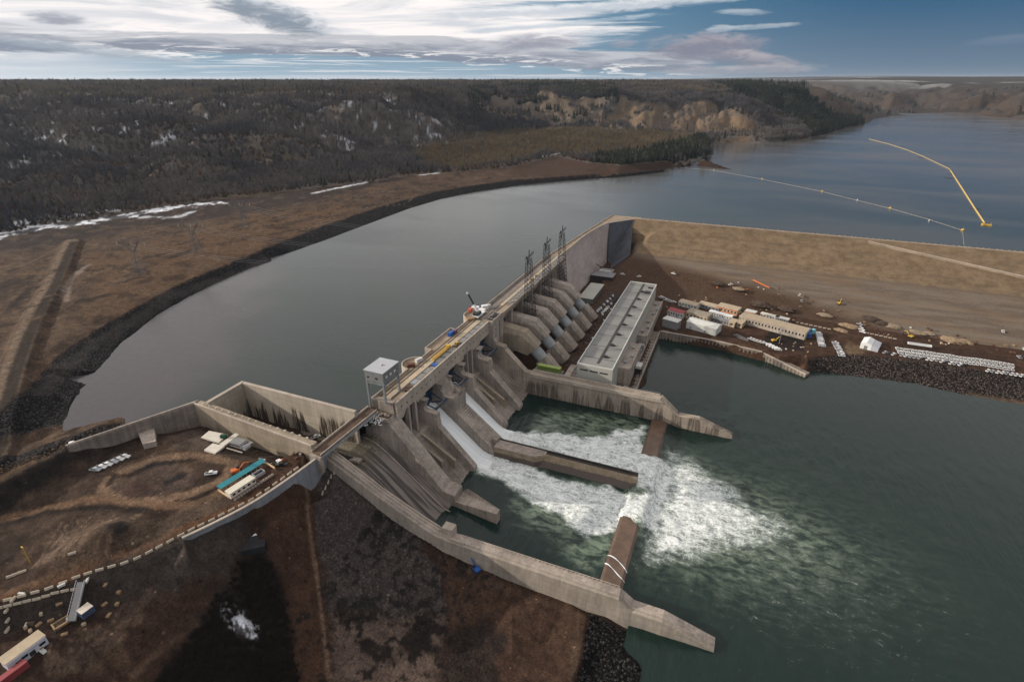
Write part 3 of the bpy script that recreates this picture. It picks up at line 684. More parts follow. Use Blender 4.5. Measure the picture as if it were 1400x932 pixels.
# blue gap and a long bank of stratus with bright rims, sinking to the right
e2 = t.math('ADD', el, t.math('MULTIPLY', t.smooth(azm, -.25, .34), .026))
gapw = t.math('MULTIPLY', t.math('MULTIPLY', t.smooth(e2, .001, .007), t.smooth(e2, .044, .034)), t.smooth(azm, .36, .20))
gapw = t.math('MULTIPLY', gapw, t.smooth(azm, -.72, -.45, .25, 1.0))
c = t.mix(t.math('MULTIPLY', gapw, .92), c, t.mix(t.smooth(e2, .0, .04), C(.26, .42, .54), C(.17, .31, .43)))
lines = t.math('MULTIPLY', gapw, t.smooth(t.noise(vec(3.4, 190, 5.5), 1, 6, .6, .6), .54, .63))
c = t.mix(t.math('MULTIPLY', lines, .85), c, C(.74, .76, .80))
bw = t.math('MULTIPLY', t.smooth(e2, .028, .040), t.smooth(e2, .074, .054)); bw = t.math('MULTIPLY', bw, t.smooth(azm, .36, .24))
bn = t.math('ADD', t.noise(vec(2.6, 34, 7.7), 1.0, 8, .64, .8), t.math('MULTIPLY', bw, .24))
band = t.math('MULTIPLY', t.smooth(bn, .56, .66), t.smooth(bw, 0, .3))
bt = t.math('ADD', t.math('MULTIPLY', t.noise(vec(11, 90, 2.2), 1, 7, .65, .6), .7), t.math('MULTIPLY', t.smooth(e2, .034, .068), .3))
c = t.mix(t.math('MULTIPLY', band, .95), c, t.mix(t.smooth(bt, .36, .62), C(.215, .25, .325), C(.56, .57, .61)))
rim = t.math('MULTIPLY', t.smooth(t.noise(vec(13, 120, 9.5), 1, 7, .65, .6), .53, .60), t.math('MULTIPLY', t.smooth(e2, .024, .032), t.smooth(e2, .050, .040)))
rim = t.math('MULTIPLY', rim, t.smooth(azm, .36, .22)); c = t.mix(t.math('MULTIPLY', rim, .9), c, C(.93, .91, .90))
# pale line on the horizon
hz = t.math('MULTIPLY', t.smooth(el, .010, .0), t.math('MULTIPLY_ADD', t.noise(vec(9, 90, 1.9), 1, 4), 1.1, -.05))
c = t.mix(t.math('MULTIPLY', hz, .75), c, t.mix(right, C(.80, .83, .87), C(.42, .40, .44)))
# single clouds: (pixel centre, half width, half height, tilt, shaded colour, lit colour, strength)
for i, (px, py, hw, hh, tilt, cc, lc, st) in enumerate(((368, 18, 78, 22, -.26, (.25, .30, .37), (.62, .66, .72), .97), (74, 24, 26, 7, .0, (.34, .36, .42), (.60, .62, .68), .9), (960, 66, 78, 17, .02, (.225, .235, .305), (.40, .37, .415), .97), (1035, 84, 62, 12, -.16, (.235, .24, .30), (.47, .43, .46), .9), (735, 57, 70, 11, .02, (.30, .31, .38), (.47, .48, .55), .85), (850, 60, 20, 6, 0, (.33, .33, .39), (.46, .46, .52), .6),
                                            (1015, 17, 34, 4, -.03, (.42, .50, .58), (.60, .65, .70), .7), (1030, 37, 55, 3.2, .03, (.40, .48, .55), (.60, .63, .68), .7), (985, 40, 16, 4.5, 0, (.40, .46, .54), (.60, .63, .68), .7), (820, 10, 260, 7, .045, (.62, .66, .72), (.92, .92, .93), .9), (760, 34, 150, 4, .07, (.46, .55, .64), (.68, .74, .80), .7), (1010, 96, 120, 6, .02, (.33, .34, .40), (.56, .52, .54), .75), (1380, 55, 40, 5, .05, (.15, .22, .31), (.21, .27, .35), .5),
                                            (120, 68, 110, 6, -.10, (.36, .42, .49), (.60, .63, .68), .8), (450, 60, 18, 4, 0, (.45, .47, .53), (.6, .62, .66), .7))):
    a0, e0 = sv(px, py)
    da = t.math('SUBTRACT', azm, a0); de_ = t.math('SUBTRACT', t.math('SUBTRACT', el, e0), t.math('MULTIPLY', da, tilt))
    q = t.math('ADD', t.math('POWER', t.math('ABSOLUTE', t.math('DIVIDE', da, hw / 800.)), 2.0), t.math('POWER', t.math('ABSOLUTE', t.math('DIVIDE', de_, hh / 800.)), 2.0))
    nn = t.noise(vec(15, 62, i * 1.7), 1, 8, .68, .9)
    f_ = t.math('ADD', q, t.math('MULTIPLY_ADD', nn, 3.0, -1.5))
    mk = t.smooth(f_, 1.15, .05)
    n2_ = t.noise(vec(30, 110, i * 2.3 + .7), 1, 6, .65, .6)
    topl = t.smooth(t.math('ADD', t.math('DIVIDE', de_, hh / 800.), t.math('ADD', t.math('MULTIPLY_ADD', n2_, 2.6, -1.3), t.math('MULTIPLY', f_, .35))), -.2, 1.0)
    c = t.mix(t.math('MULTIPLY', mk, st), c, t.mix(topl, C(*cc), C(*lc)))
below = t.smooth(el, -.01, -.06)
c = t.mix(below, c, C(.10, .10, .10))
t.put(bg.inputs[0], c)
# ================================================================== WATER
def grid_mesh(name, xs, ys, zf=None):
    X, Y = np.meshgrid(xs, ys, indexing='ij'); x = X.ravel(); y = Y.ravel(); z = np.zeros_like(x) if zf is None else zf(x, y)
    n, k = len(xs), len(ys); id_ = np.arange(n * k).reshape(n, k)
    q = np.stack([id_[:-1, :-1], id_[1:, :-1], id_[1:, 1:], id_[:-1, 1:]], -1).reshape(-1, 4)
    me = bpy.data.meshes.new(name); me.vertices.add(len(x)); me.vertices.foreach_set('co', np.stack([x, y, z], 1).ravel().astype(np.float32))
    me.loops.add(q.size); me.loops.foreach_set('vertex_index', q.ravel().astype(np.int32)); me.polygons.add(len(q)); me.polygons.foreach_set('loop_start', (np.arange(len(q)) * 4).astype(np.int32))
    me.update(calc_edges=True); me.polygons.foreach_set('use_smooth', np.ones(len(q), bool))
    o = bpy.data.objects.new(name, me); COL.objects.link(o); return o, x, y, z
# reservoir: one polygon up to the dam, the approach walls and the left bank
mb = MB()
AC = W([(268, 549), (90, 607)], 57)
mb.add([(-171, 742, 50), (-171, 203, 50), (-262, 203, 50), (-264, 178, 50), (AC[0][0] + .5, AC[0][1] + 1, 50), (AC[1][0] + 1, AC[1][1] + 1, 50), (-330, 95, 50), (-420, 10, 50), (-1500, 10, 50), (-2500, 3000, 50), (0, 12000, 50), (6000, 12000, 50), (9000, 4000, 50), (3000, 742, 50)], [tuple(range(14))])
res = mb.build('reservoir_water', []); tag(res, 'calm grey green reservoir held behind the dam', 'water', None, 'structure')
if res.data.polygons[0].normal.z < 0: res.data.flip_normals()
m, t, b = new_mat('reservoir water')
tc = t.node('ShaderNodeTexCoord').outputs['Object']
big = t.noise(t.mapping(tc, (.0028, .0075, 1), (0, 0, .35)), 1, 4, .55, .6)
sx = t.node('ShaderNodeSeparateXYZ'); t.put(sx.inputs[0], tc)
P1, P2_ = at(262, 545, 50), at(372, 372, 50); dx_, dy_ = P2_[0] - P1[0], P2_[1] - P1[1]; ln_ = math.hypot(dx_, dy_)
sd_ = t.math('SUBTRACT', t.math('MULTIPLY', t.math('SUBTRACT', sx.outputs[1], P1[1]), dx_ / ln_), t.math('MULTIPLY', t.math('SUBTRACT', sx.outputs[0], P1[0]), dy_ / ln_))
sd_ = t.math('ADD', sd_, t.math('MULTIPLY_ADD', t.noise(tc, .02, 4, .6), 70, -35))
shal = t.math('MULTIPLY', t.smooth(sd_, 24, -24) if dx_ > 0 else t.smooth(sd_, -24, 24), t.math('MULTIPLY', t.smooth(sx.outputs[1], 440, 380), t.math('MULTIPLY_ADD', t.noise(tc, .25, 4, .6), .7, .45)))
t.put(b.inputs['Base Color'], t.mix(shal, t.mix(t.math('MULTIPLY', t.smooth(sx.outputs[1], 500, 1700), .8), t.mix(t.smooth(big, .35, .65), (.018, .030, .024), (.030, .038, .036)), (.115, .105, .105)), (.070, .058, .062)))  # base colour paled with distance to imitate the grey sky sheen
t.put(b.inputs['Roughness'], t.smooth(big, .35, .7, .10, .24)); b.inputs['IOR'].default_value = 1.33
bp = t.node('ShaderNodeBump'); bp.inputs['Strength'].default_value = .3; bp.inputs['Distance'].default_value = .35
t.put(bp.inputs['Height'], t.math('ADD', t.noise(t.mapping(tc, (.16, .5, 1), (0, 0, .5)), 1, 3, .6), t.math('MULTIPLY', t.noise(t.mapping(tc, (.02, .06, 1), (0, 0, .3)), 1, 3), .8))); t.put(b.inputs['Normal'], bp)
res.data.materials.append(m)
# river and stilling basin
xs = np.concatenate([np.arange(-140, 120, .9), np.arange(120, 330, 2.2), np.array([330, 400, 550, 800, 1400, 2600.])])
ys = np.concatenate([np.array([-500, -200, -50, 60.]), np.arange(100, 385, .95), np.arange(385, 530, 2.5)])
def poly_f(x, y, poly, lo, hi): return sstep(poly_sd(x, y, poly), lo, hi)
def river(x, y):
    global FOAM, AER
    a = fbm(x, y, 9, 4, 81); b2 = fbm(x, y, 3, 3, 82); cst = fbm(x * .35, y, 5, 4, 83); bigw = fbm(x, y, 26, 3, 84)
    jit = 9 * (a - .5) + 5 * (cst - .5) + 8 * (bigw - .5)
    Wz = lambda p: W(p, 1.5)
    A = [(-131, 246), (-131, 262), (-28, 262), (-10, 272), (-10, 236), (-24, 236), (-33, 228), (-44, 214), (-56, 216), (-66, 225), (-95, 235), (-115, 242)]
    Bb = [(-131, 272), (-131, 294), (-110, 299), (-85, 302), (-60, 312), (-44, 330), (-36, 338), (-33, 318), (-22, 301), (-8, 297), (-8, 262), (-22, 266), (-60, 270)]
    PL = Wz([(912, 612), (935, 622), (985, 648), (1040, 690), (1085, 712), (1095, 738), (1060, 752), (1000, 752), (960, 762), (868, 768), (885, 720), (895, 680)])
    PL2 = Wz([(905, 610), (960, 626), (1030, 655), (1120, 700), (1190, 762), (1150, 800), (1060, 806), (985, 812), (930, 790), (866, 772), (890, 690)])
    def inside(p, w_): return sstep(poly_sd(x, y, p) + jit, -w_, w_)
    fA = inside(A, 5); fB = inside(Bb, 5)
    fP = inside(PL, 20); fP2 = inside(PL2, 28)
    fade = 1 - sstep(x, -8, 105)
    f = np.maximum.reduce([fA * (.90 + .10 * sstep(-x, 95, 120)), fB * (.90 + .10 * sstep(-x, 95, 120)), fP * (.50 + .42 * fade), fP2 * .40])
    # aerated pale green water round the boils
    G = Wz([(700, 640), (880, 660), (900, 690), (850, 770), (800, 785), (740, 740), (700, 700)]); G2 = Wz([(740, 560), (870, 572), (900, 600), (890, 650), (760, 600), (720, 590)])
    g = np.maximum.reduce([sstep(poly_sd(x, y, G) + jit * 1.3, -9, 7), sstep(poly_sd(x, y, G2) + jit, -8, 7), fP2 * .8, fA, fB, sstep(poly_sd(x, y, Wz([(900, 600), (1100, 640), (1260, 740), (1300, 830), (1150, 850), (1000, 830), (880, 780)])) + 2.5 * jit, -40, 30) * .26])
    f = np.maximum(f, g * .34 * sstep(a, .4, .7) * (x < -20))
    far_f = np.exp(-((x - 60) / 120.0) ** 2 - ((y - 235) / 95.0) ** 2) * (x > -20)
    f = np.maximum(f, far_f * .37)
    edge = (np.abs(y - 342) < 5) | (np.abs(y - 186) < 4)
    base = np.where(x < -31.5, 1.6, 1.6 * (1 - sstep(x, -22, -14))) * ((y > 181) & (y < 347))
    base = np.where(x > 140, 0, base)
    flow = inside([(-40, 238), (-40, 304), (-30, 300), (-10, 296), (-10, 234)], 2.5)
    over = flow * 2.3 * sstep(x, -36, -31) * (1 - sstep(x, -23, -15))
    near = (x < 320) & (y < 384)
    turb = np.where(x < 150, (a - .45) * 2.2 * np.clip(f + .5 * g, 0, 1) + (b2 - .5) * .7 * np.clip(f, 0, 1), 0)
    chop = (fbm(x * 1.2, y * .5, 5, 3, 85) - .5) * .45 * np.where(near & (y > 101), 1, 0)
    base = base - 4 * ((y < 175.6) & (x < -15))
    FOAM = np.clip(f, 0, 1); AER = np.clip(g, 0, 1)
    return base + over + turb + chop
riv, rx, ry, rz = grid_mesh('river_water', xs, ys, river)
tag(riv, 'dark green tailwater with white foam boiling below the spillway', 'water', None, 'structure')
at1 = riv.data.color_attributes.new('foam', 'FLOAT_COLOR', 'POINT')
at1.data.foreach_set('color', np.stack([FOAM, AER, np.zeros_like(FOAM), np.ones_like(FOAM)], 1).ravel().astype(np.float32))
m, t, b = new_mat('river water')
atn = t.node('ShaderNodeAttribute', attribute_name='foam'); s3 = t.node('ShaderNodeSeparateColor'); t.put(s3.inputs[0], atn.outputs['Color'])
fo, ae = s3.outputs[0], s3.outputs[1]
tc = t.node('ShaderNodeTexCoord').outputs['Object']
warp = t.node('ShaderNodeVectorMath', operation='MULTIPLY_ADD'); wn = t.node('ShaderNodeTexNoise'); t.put(wn.inputs['Vector'], tc); wn.inputs['Scale'].default_value = .12; wn.inputs['Detail'].default_value = 3
t.put(warp.inputs[0], wn.outputs['Color']); warp.inputs[1].default_value = (7, 7, 0); t.put(warp.inputs[2], tc)
wv = warp.outputs[0]
fine = t.noise(t.mapping(wv, (.75, 1.5, 1)), 1, 5, .72); mid = t.noise(t.mapping(wv, (.13, .3, 1)), 1, 4, .6)
vor = t.node('ShaderNodeTexVoronoi', feature='DISTANCE_TO_EDGE'); t.put(vor.inputs['Vector'], t.mapping(wv, (.33, .55, 1))); vor.inputs['Scale'].default_value = 1.0
web = t.smooth(vor.outputs['Distance'], .0, .16, 1, 0)
n_ = t.math('ADD', t.math('MULTIPLY', fine, .42), t.math('ADD', t.math('MULTIPLY', mid, .46), t.math('MULTIPLY', web, .12)))
th = t.math('SUBTRACT', .76, t.math('MULTIPLY', fo, .56))
mask = t.math('MULTIPLY', t.smooth(n_, th, t.math('ADD', th, .36)), t.smooth(fo, .02, .12))
green = t.mix(t.math('MULTIPLY', t.math('POWER', ae, 1.5), t.math('MULTIPLY_ADD', t.smooth(mid, .35, .65), .95, .05)), t.mix(t.noise(tc, .012, 3), (.007, .018, .0165), (.010, .024, .019)), (.155, .20, .145))
green = t.mix(t.math('MULTIPLY', t.smooth(fo, .30, .85), t.math('MULTIPLY_ADD', t.smooth(mid, .3, .65), .6, .3)), green, (.36, .42, .38))
t.put(b.inputs['Base Color'], t.mix(mask, green, t.mix(t.smooth(t.math('ADD', t.math('MULTIPLY', fine, .7), t.math('MULTIPLY', mid, .3)), .36, .60), (.62, .67, .65), (.88, .90, .89))))
t.put(b.inputs['Roughness'], t.math('MULTIPLY_ADD', mask, .6, .10)); b.inputs['IOR'].default_value = 1.33
t.put(b.inputs['Specular IOR Level'], t.math('MULTIPLY_ADD', mask, -.3, .5))
bp = t.node('ShaderNodeBump'); bp.inputs['Strength'].default_value = .6; bp.inputs['Distance'].default_value = .45
rip = t.noise(t.mapping(tc, (.55, .20, 1), (0, 0, .25)), 1, 4, .62)
t.put(bp.inputs['Height'], t.math('ADD', t.math('ADD', t.math('MULTIPLY', rip, .8), t.math('MULTIPLY', t.noise(t.mapping(tc, (.16, .05, 1), (0, 0, .3)), 1, 3, .6), 2.2)), t.math('MULTIPLY', t.math('MULTIPLY', fine, fo), 1.5))); t.put(b.inputs['Normal'], bp)
riv.data.materials.append(m); WATER_M = m
# ================================================================== SPILLWAY
spill = empty('spillway', (-165, 278, 0), 'concrete spillway with three blue gates and two white chutes running', 'spillway')
def sp(mb, name, mats, bevel=0.0, label=None):
    o = world_part(mb, name, mats, spill, bevel)
    if label: o['label'] = label
    return o
body = MB()
body.prism_y([(-182, -8), (-182, 33), (-175, 35.5), (-168, 33.5), (-163, 29.5), (-158, 25), (-130, 1.6), (-126, .2), (-124.5, -8)], 210.5, 345)
body.prism_y([(-126.2, -8), (-126.2, 1.2), (-122.5, 1.2), (-122.5, -8)], 222, 246.5)
body.prism_y([(-126.2, -8), (-126.2, 1.2), (-122.5, 1.2), (-122.5, -8)], 297, 344)
sp(body, 'chute', CONC_D)
back = MB(); back.box(-179, -172, 221, 345, 30, 50); back.box(-172.0, -168, 221.5, 243, 26, 50); back.box(-172.0, -168, 299, 319.5, 26, 50)
sp(back, 'headwall', CONC_D)
# end pier with the dividing wall that runs down to a nose in the basin
ep = MB()
ep.prism_y([(-179, -8), (-179, 58), (-171.5, 58), (-165, 58), (-164, 48), (-157, 39.5), (-145.5, 26.5), (-131.5, 10.2), (-124, 9), (-124, -8)], 217.5, 221.2)
ep.prism_y([(-181, -8), (-181, 50.6), (-164.5, 50.6), (-163.6, 47.6), (-156.8, 39.6), (-145.3, 26.6), (-131.3, 10.3), (-123.8, 9.1), (-123.8, -8)], 211, 217.5)
ep.prism_z([(-123.9, 211.1), (-123.9, 221), (-120, 220.5), (-95.5, 211.4), (-95.5, 207.4)], -8, [9.1, 9.0, 8.6, 4.8, 4.8])
sp(ep, 'end_pier', CONC)
led = MB(); led.box(-181, -164, 210.3, 211.3, 49.6, 51.6); led.box(-181, -180.4, 211, 218, 50.6, 51.7)
for i in range(9):
    led.box(-179 + i * 1.5, -178 + i * 1.5 + rng.random() * .4, 213 + rng.random() * 2, 214.5 + rng.random() * 1.5, 50.6, 51.2 + rng.random() * 1.0)
sp(led, 'parapet', CONC_L)
# intermediate piers: (y0, y1)
def pier(y0, y1, extra=0.0):
    p = MB()
    p.prism_y([(-181, -8), (-181, 50), (-163.4, 50), (-163.2, 46), (-160, 39), (-152, 38.2 + extra), (-151.2, 29.2), (-128.5, 6.2), (-127, 4.2), (-126.6, -8)], y0, y1)
    # stepped corbels carrying the bridge
    for k in range(4):
        z = 39.3 + k * 2.1; p.box(-163.2, -161.6 + k * .9, y0 + .12, y1 - .12, z, z + .9)
    return p
for y0, y1 in ((243, 247), (293, 298), (319.6, 326.2)): sp(pier(y0, y1), 'pier', CONC)
mp = MB()
mp.prism_y([(-181, -8), (-181, 50), (-163.3, 50), (-163.0, 47), (-158, 38.4), (-149.8, 38.0), (-149.8, 24), (-149.8, -8)], 263.6, 278.2)
mp.add([(-149.8, 263.8, 28.0), (-149.8, 278.2, 27.0), (-121.5, 278.0, 4.6), (-121.5, 263.0, 4.6), (-149.8, 263.8, -8), (-149.8, 278.2, -8), (-121.5, 278.0, -8), (-121.5, 263.0, -8)],
       [(0, 3, 2, 1), (4, 5, 6, 7), (0, 4, 7, 3), (1, 2, 6, 5), (2, 3, 7, 6), (0, 1, 5, 4)])
for k in range(4):
    z = 39.3 + k * 2.1; mp.box(-163.2, -161.8 + k * .9, 264, 265.6, z, z + .9); mp.box(-163.2, -161.8 + k * .9, 276.2, 277.8, z, z + .9)
mp.box(-150.6, -149.9, 263.9, 278, 38, 39.1); mp.box(-158, -150.7, 277.4, 278, 38.1, 39.1)
sp(mp, 'middle_pier', CONC)
st = MB()
for k in range(20): st.box(-149.2 + k * 1.3, -148.9 + k * 1.3, 266.0, 276.4, 26.3 - k * 1.05, 27.2 - k * 1.05)
st.box(-125.5, -121.6, 266.5, 271.5, 6.0, 11.5)
for k in range(9): st.box(-155.5 + k * .7, -155.2 + k * .7, 268 + rng.random() * 7, 269.5 + rng.random() * 7, 38, 38.6 + rng.random())
sp(st, 'stairway', CONC_D)
# deck bridge and its tall downstream parapet with square openings
dk = MB(); dk.box(-178.5, -163.8, 221.2, 345, 50, 57.6); dk.box(-181, -165, 218, 221.2, 51, 57.6)
for y0, y1 in ((255, 273), (343, 361)):
    dk.lathe((-178.4, (y0 + y1) / 2), [((y1 - y0) / 2 - .8, 40), ((y1 - y0) / 2 - .8, 57.55), (0.01, 57.56)], 20, math.pi / 2, math.pi * 1.5)
dk.box(-184, -178.5, 286, 322, 46, 57.5)
sp(dk, 'deck', ROADM)
pr = MB()
def parapet_seg(y0, y1, zb):
    pr.box(-163.8, -162.6, y0, y1, zb, 58.6)
parapet_seg(218, 224, 46)
for y0, y1, zb in ((224, 241, 49.5), (241, 249, 47), (249, 262, 48.5), (262, 279.5, 47.5), (279.5, 292, 48.5), (292, 300, 47), (300, 318, 49.5), (318, 328, 47), (328, 345, 48.5)): parapet_seg(y0, y1 - .02, zb)
for y0 in (224, 300):
    e = 241 if y0 == 224 else 318
    for (yc, s_) in ((y0, 1), (e, -1)):
        pr.add([(-163.7, yc, 49.5), (-163.7, yc + 3 * s_, 49.5), (-163.7, yc, 45.5), (-162.7, yc, 49.5), (-162.7, yc + 3 * s_, 49.5), (-162.7, yc, 45.5)], [(0, 1, 2), (3, 5, 4), (0, 2, 5, 3), (1, 4, 5, 2), (0, 3, 4, 1)])
pr.box(-179.3, -178.6, 218, 255, 56, 58.8); pr.box(-179.3, -178.6, 273, 286, 56, 58.8); pr.box(-184.4, -183.8, 286, 322, 45, 58.8); pr.box(-179.3, -178.6, 322, 342, 56, 58.8)
pr.box(-184.4, -178.6, 285.6, 286.2, 45, 58.8); pr.box(-184.4, -178.6, 321.8, 322.4, 45, 58.8)
for y0, y1 in ((255, 273), (343, 361)):
    r_ = (y1 - y0) / 2
    pr.lathe((-178.4, (y0 + y1) / 2), [(r_, 38), (r_, 58.9), (r_ - .7, 58.9), (r_ - .7, 57)], 22, math.pi / 2, math.pi * 1.5)
sp(pr, 'parapet', CONC_L)
op = MB()
for i in range(22):
    y = 222.5 + i * 5.55
    op.box(-162.75, -162.56, y, y + 1.1, 53.2 - .5 * (i % 2), 54.2 - .5 * (i % 2))
sp(op, 'openings', STEEL_D)
# radial gates
for y0, y1 in ((247.05, 263.55), (278.25, 292.95), (326.25, 343.9)):
    g = MB(); n = 9; c0 = (-156.0, 37.0); rad = 12.0
    pts = []
    for i in range(n + 1):
        a = R(148 + 64 * i / n); pts.append((c0[0] + rad * math.cos(a), c0[1] + rad * math.sin(a)))
    ins = [(c0[0] + (rad - .5) * (p[0] - c0[0]) / rad, c0[1] + (rad - .5) * (p[1] - c0[1]) / rad) for p in pts]
    g.prism_y(pts + ins[::-1], y0 + .25, y1 - .25)
    go = sp(g, 'gate', GATE)
    a = MB()
    for yy in (y0 + 2, y1 - 2):
        for q in (pts[2], pts[7]): a.tube((q[0] + .4, yy, q[1]), (c0[0], yy + (1.2 if yy < (y0 + y1) / 2 else -1.2), c0[1]), .45, 6)
    for k in range(4): q = pts[1 + 2 * k]; a.box(q[0] + .5, q[0] + .9, y0 + .4, y1 - .4, q[1] - .2, q[1] + .2)
    a.tube((c0[0], y0, c0[1]), (c0[0], y1, c0[1]), .5, 8)
    ao = a.build('gate_arm', GATE, go)
for y0, y1 in ((247, 263.6), (278.2, 293), (326.2, 344)):
    b_ = MB(); b_.box(-157.4, -156.6, y0, y1, 36.6, 37.4)
    for k in range(5): b_.box(-156.5, -156.3, y0 + 1 + k * 3, y0 + 1.2 + k * 3, 37.4, 38.5)
    b_.box(-156.5, -156.3, y0, y1, 38.4, 38.55)
    sp(b_, 'trunnion_beam', CONC_D)
# low level outlet bays: slim columns and short guide walls on the chute
for y0, y1 in ((221.2, 243), (298, 319.6)):
    for k in (1, 2):
        yc = y0 + (y1 - y0) * k / 3
        c_ = MB(); c_.box(-164.2, -161.4, yc - 1, yc + 1, 22, 50); sp(c_, 'column', CONC)
        gw = MB(); e = -141 if k == 1 else -136
        gw.prism_y([(-160.5, 24), (-160.5, 28.5), (e, 28.5 - (e + 160.5) * .62), (e, 6 if k == 1 else 3), (-150, 14)], yc - .9, yc + .9); sp(gw, 'guide_wall', CONC_Y)
    b_ = MB(); b_.box(-161, -158.6, y0, y1, 26.2, 28); sp(b_, 'cross_beam', CONC)
    gt = MB()
    for k in range(3):
        ya = y0 + (y1 - y0) * k / 3 + 1.3; yb = y0 + (y1 - y0) * (k + 1) / 3 - 1.3
        gt.box(-167.9, -167.3, ya, yb, 28.2, 46)
        for j in range(5): gt.box(-167.3, -166.9, ya, yb, 30 + j * 3.4, 30.5 + j * 3.4)
    sp(gt, 'outlet_gate', mat('outlet gate', (.05, .055, .06), .6, .3))
# ribs worn into the dry chutes
rb = MB()
for y in (232.2, 239.6, 303, 309.8, 316, 331, 335.6, 339.8): rb.prism_y([(-150, 18.4), (-150, 18.75), (-128, .45), (-128, 0)], y - .22, y + .22)
rb.prism_y([(-143, 12.4), (-143, 12.95), (-127.6, .4), (-127.6, 0)], 327.5, 329)
sp(rb, 'chute_rib', CONC)
# hatch covers and rails on the deck
for i, (y, ln, mt) in enumerate([(236, 7, DIRTM), (244, 6, STEEL_G), (251, 7, ROOFG), (259.5, 7, ROOFG), (268, 4, BLUEP), (275, 6, GREYP), (283, 6.5, ROOFG), (291, 7, ROOFG), (300, 7, STEEL_D), (308, 7, GREYP), (316, 7, GREYP), (324, 7, GREYP), (332, 6, ROOFG), (339, 5, ROOFG)]):
    h = MB(); h.box(-168, -164.2, y - ln / 2, y + ln / 2, 57.6, 58.3); h.box(-167.8, -164.4, y - ln / 2 + .3, y + ln / 2 - .3, 58.3, 58.45); sp(h, 'hatch_cover', mt, 0, 'blue hatch cover' if mt is BLUEP else None)
sl = MB(); sl.box(-168.9, -168.3, 219, 343, 57.6, 57.9)
sl.box(-176.6, -176.3, 222, 345, 57.6, 57.85); sl.box(-174.0, -173.7, 222, 345, 57.6, 57.85); sp(sl, 'rail', STEEL_D)
pl_ = MB(); pl_.box(-173.2, -169.6, 222, 345, 57.6, 57.72); sp(pl_, 'deck_slab', concrete('sunlit deck slab', (.44, .36, .26), .25))
up = MB(); up.box(-180.9, -165.2, 211.4, 217.4, 50.62, 50.9); sp(up, 'lower_deck', DIRTM)
# sheets of water down the two running chutes
for i, (y0, y1, y2, y3) in enumerate(((247.2, 263.4, 247.2, 262.8), (278.4, 292.9, 278.2, 292.9))):
    prof = [(-167, 33.6), (-163, 30.4), (-158, 26.0), (-150, 19.4), (-142, 12.7), (-134, 6.2), (-129.5, 2.9), (-126, 1.9), (-120, 1.7)]
    n = 28; V = []; Fq = []
    P2 = []
    for (xa, za), (xb, zb) in zip(prof[:-1], prof[1:]):
        for k in range(8): P2.append((xa + (xb - xa) * k / 8, za + (zb - za) * k / 8))
    P2.append(prof[-1])
    for j, (x, z) in enumerate(P2):
        tt = min(1, max(0, (x + 150) / 30)); ya, yb = y0 + (y2 - y0) * tt, y1 + (y3 - y1) * tt
        for k in range(n + 1):
            f = k / n; y = ya + (yb - ya) * f
            V.append((x, y, z + .15 * math.sin(k * 1.9 + .3 * math.sin(j * .35)) + .12 * rng.random()))
    for j in range(len(P2) - 1):
        for k in range(n): a = j * (n + 1) + k; Fq.append((a, a + n + 1, a + n + 2, a + 1))
    o = MB().add(V, Fq).build('chute_water', [])
    for p_ in o.data.polygons: p_.use_smooth = True
    tag(o, 'white water sliding down the %s spillway chute' % ('nearer' if i == 0 else 'farther'), 'water', None, 'structure')
    if 'chute white water' not in MATS:
        m, t, b = new_mat('chute white water'); tc = t.node('ShaderNodeTexCoord').outputs['Object']
        s1 = t.noise(t.mapping(tc, (.05, 1.1, .05)), 1, 4, .6); s2 = t.noise(tc, 1.5, 4, .6)
        f = t.math('ADD', t.math('MULTIPLY', s1, .65), t.math('MULTIPLY', s2, .35))
        t.put(b.inputs['Base Color'], t.mix(t.smooth(f, .36, .62), (.70, .75, .77), (.90, .92, .92))); b.inputs['Roughness'].default_value = .6
        bp = t.node('ShaderNodeBump'); bp.inputs['Strength'].default_value = .5; bp.inputs['Distance'].default_value = .3; t.put(bp.inputs['Height'], f); t.put(b.inputs['Normal'], bp)
        MATS['chute white water'] = m
    o.data.materials.append(MATS['chute white water'])

# ------------------------------------------------------------------ walls of the stilling basin
tw1 = empty('training_wall', (-60, 348, 0), 'rust streaked concrete basin wall in front of the powerhouse', 'wall', 'stilling basin walls')
q = MB()
q.prism_y([(-163.5, -8), (-163.5, 50), (-160, 46), (-157, 39.6), (-150.5, 38.6), (-149.5, 36.2), (-132.5, 20.2), (-96, 20), (-29, 20.4), (-16.5, 9.6), (-1, 9.9), (22, 2.2), (22.6, -8)], 345, 350.4)
world_part(q, 'wall', CONC_RUST_R, tw1)
q = MB(); q.prism_y([(-128, 17.4), (-128, 20.3), (-29.4, 20.6), (-26.6, 17.7)], 344.2, 345); q.box(-128, -30, 349.6, 350.4, 20.2, 21.4); q.add([(-29, 349.7, 20.4), (-29, 350.4, 20.4), (-16.5, 350.4, 9.6), (-16.5, 349.7, 9.6), (-29, 349.7, 21.5), (-29, 350.4, 21.5), (-16.5, 350.4, 10.8), (-16.5, 349.7, 10.8)], [(0, 1, 2, 3), (4, 7, 6, 5), (0, 3, 7, 4), (1, 5, 6, 2), (0, 4, 5, 1), (3, 2, 6, 7)])
world_part(q, 'kerb', CONC_L, tw1)
q = MB()
for i in range(34): q.tube((-126 + i * 2.9, 350.0, 21.3), (-126 + i * 2.9, 350.0, 22.5), .08, 4)
q.tube((-126, 350.0, 22.5), (-30, 350.0, 22.5), .08, 4); world_part(q, 'handrail', STEEL_G, tw1)
tw2 = empty('training_wall', (-60, 178, 0), 'pale concrete basin wall nearest the camera above brown fill', 'wall', 'stilling basin walls')
q = MB()
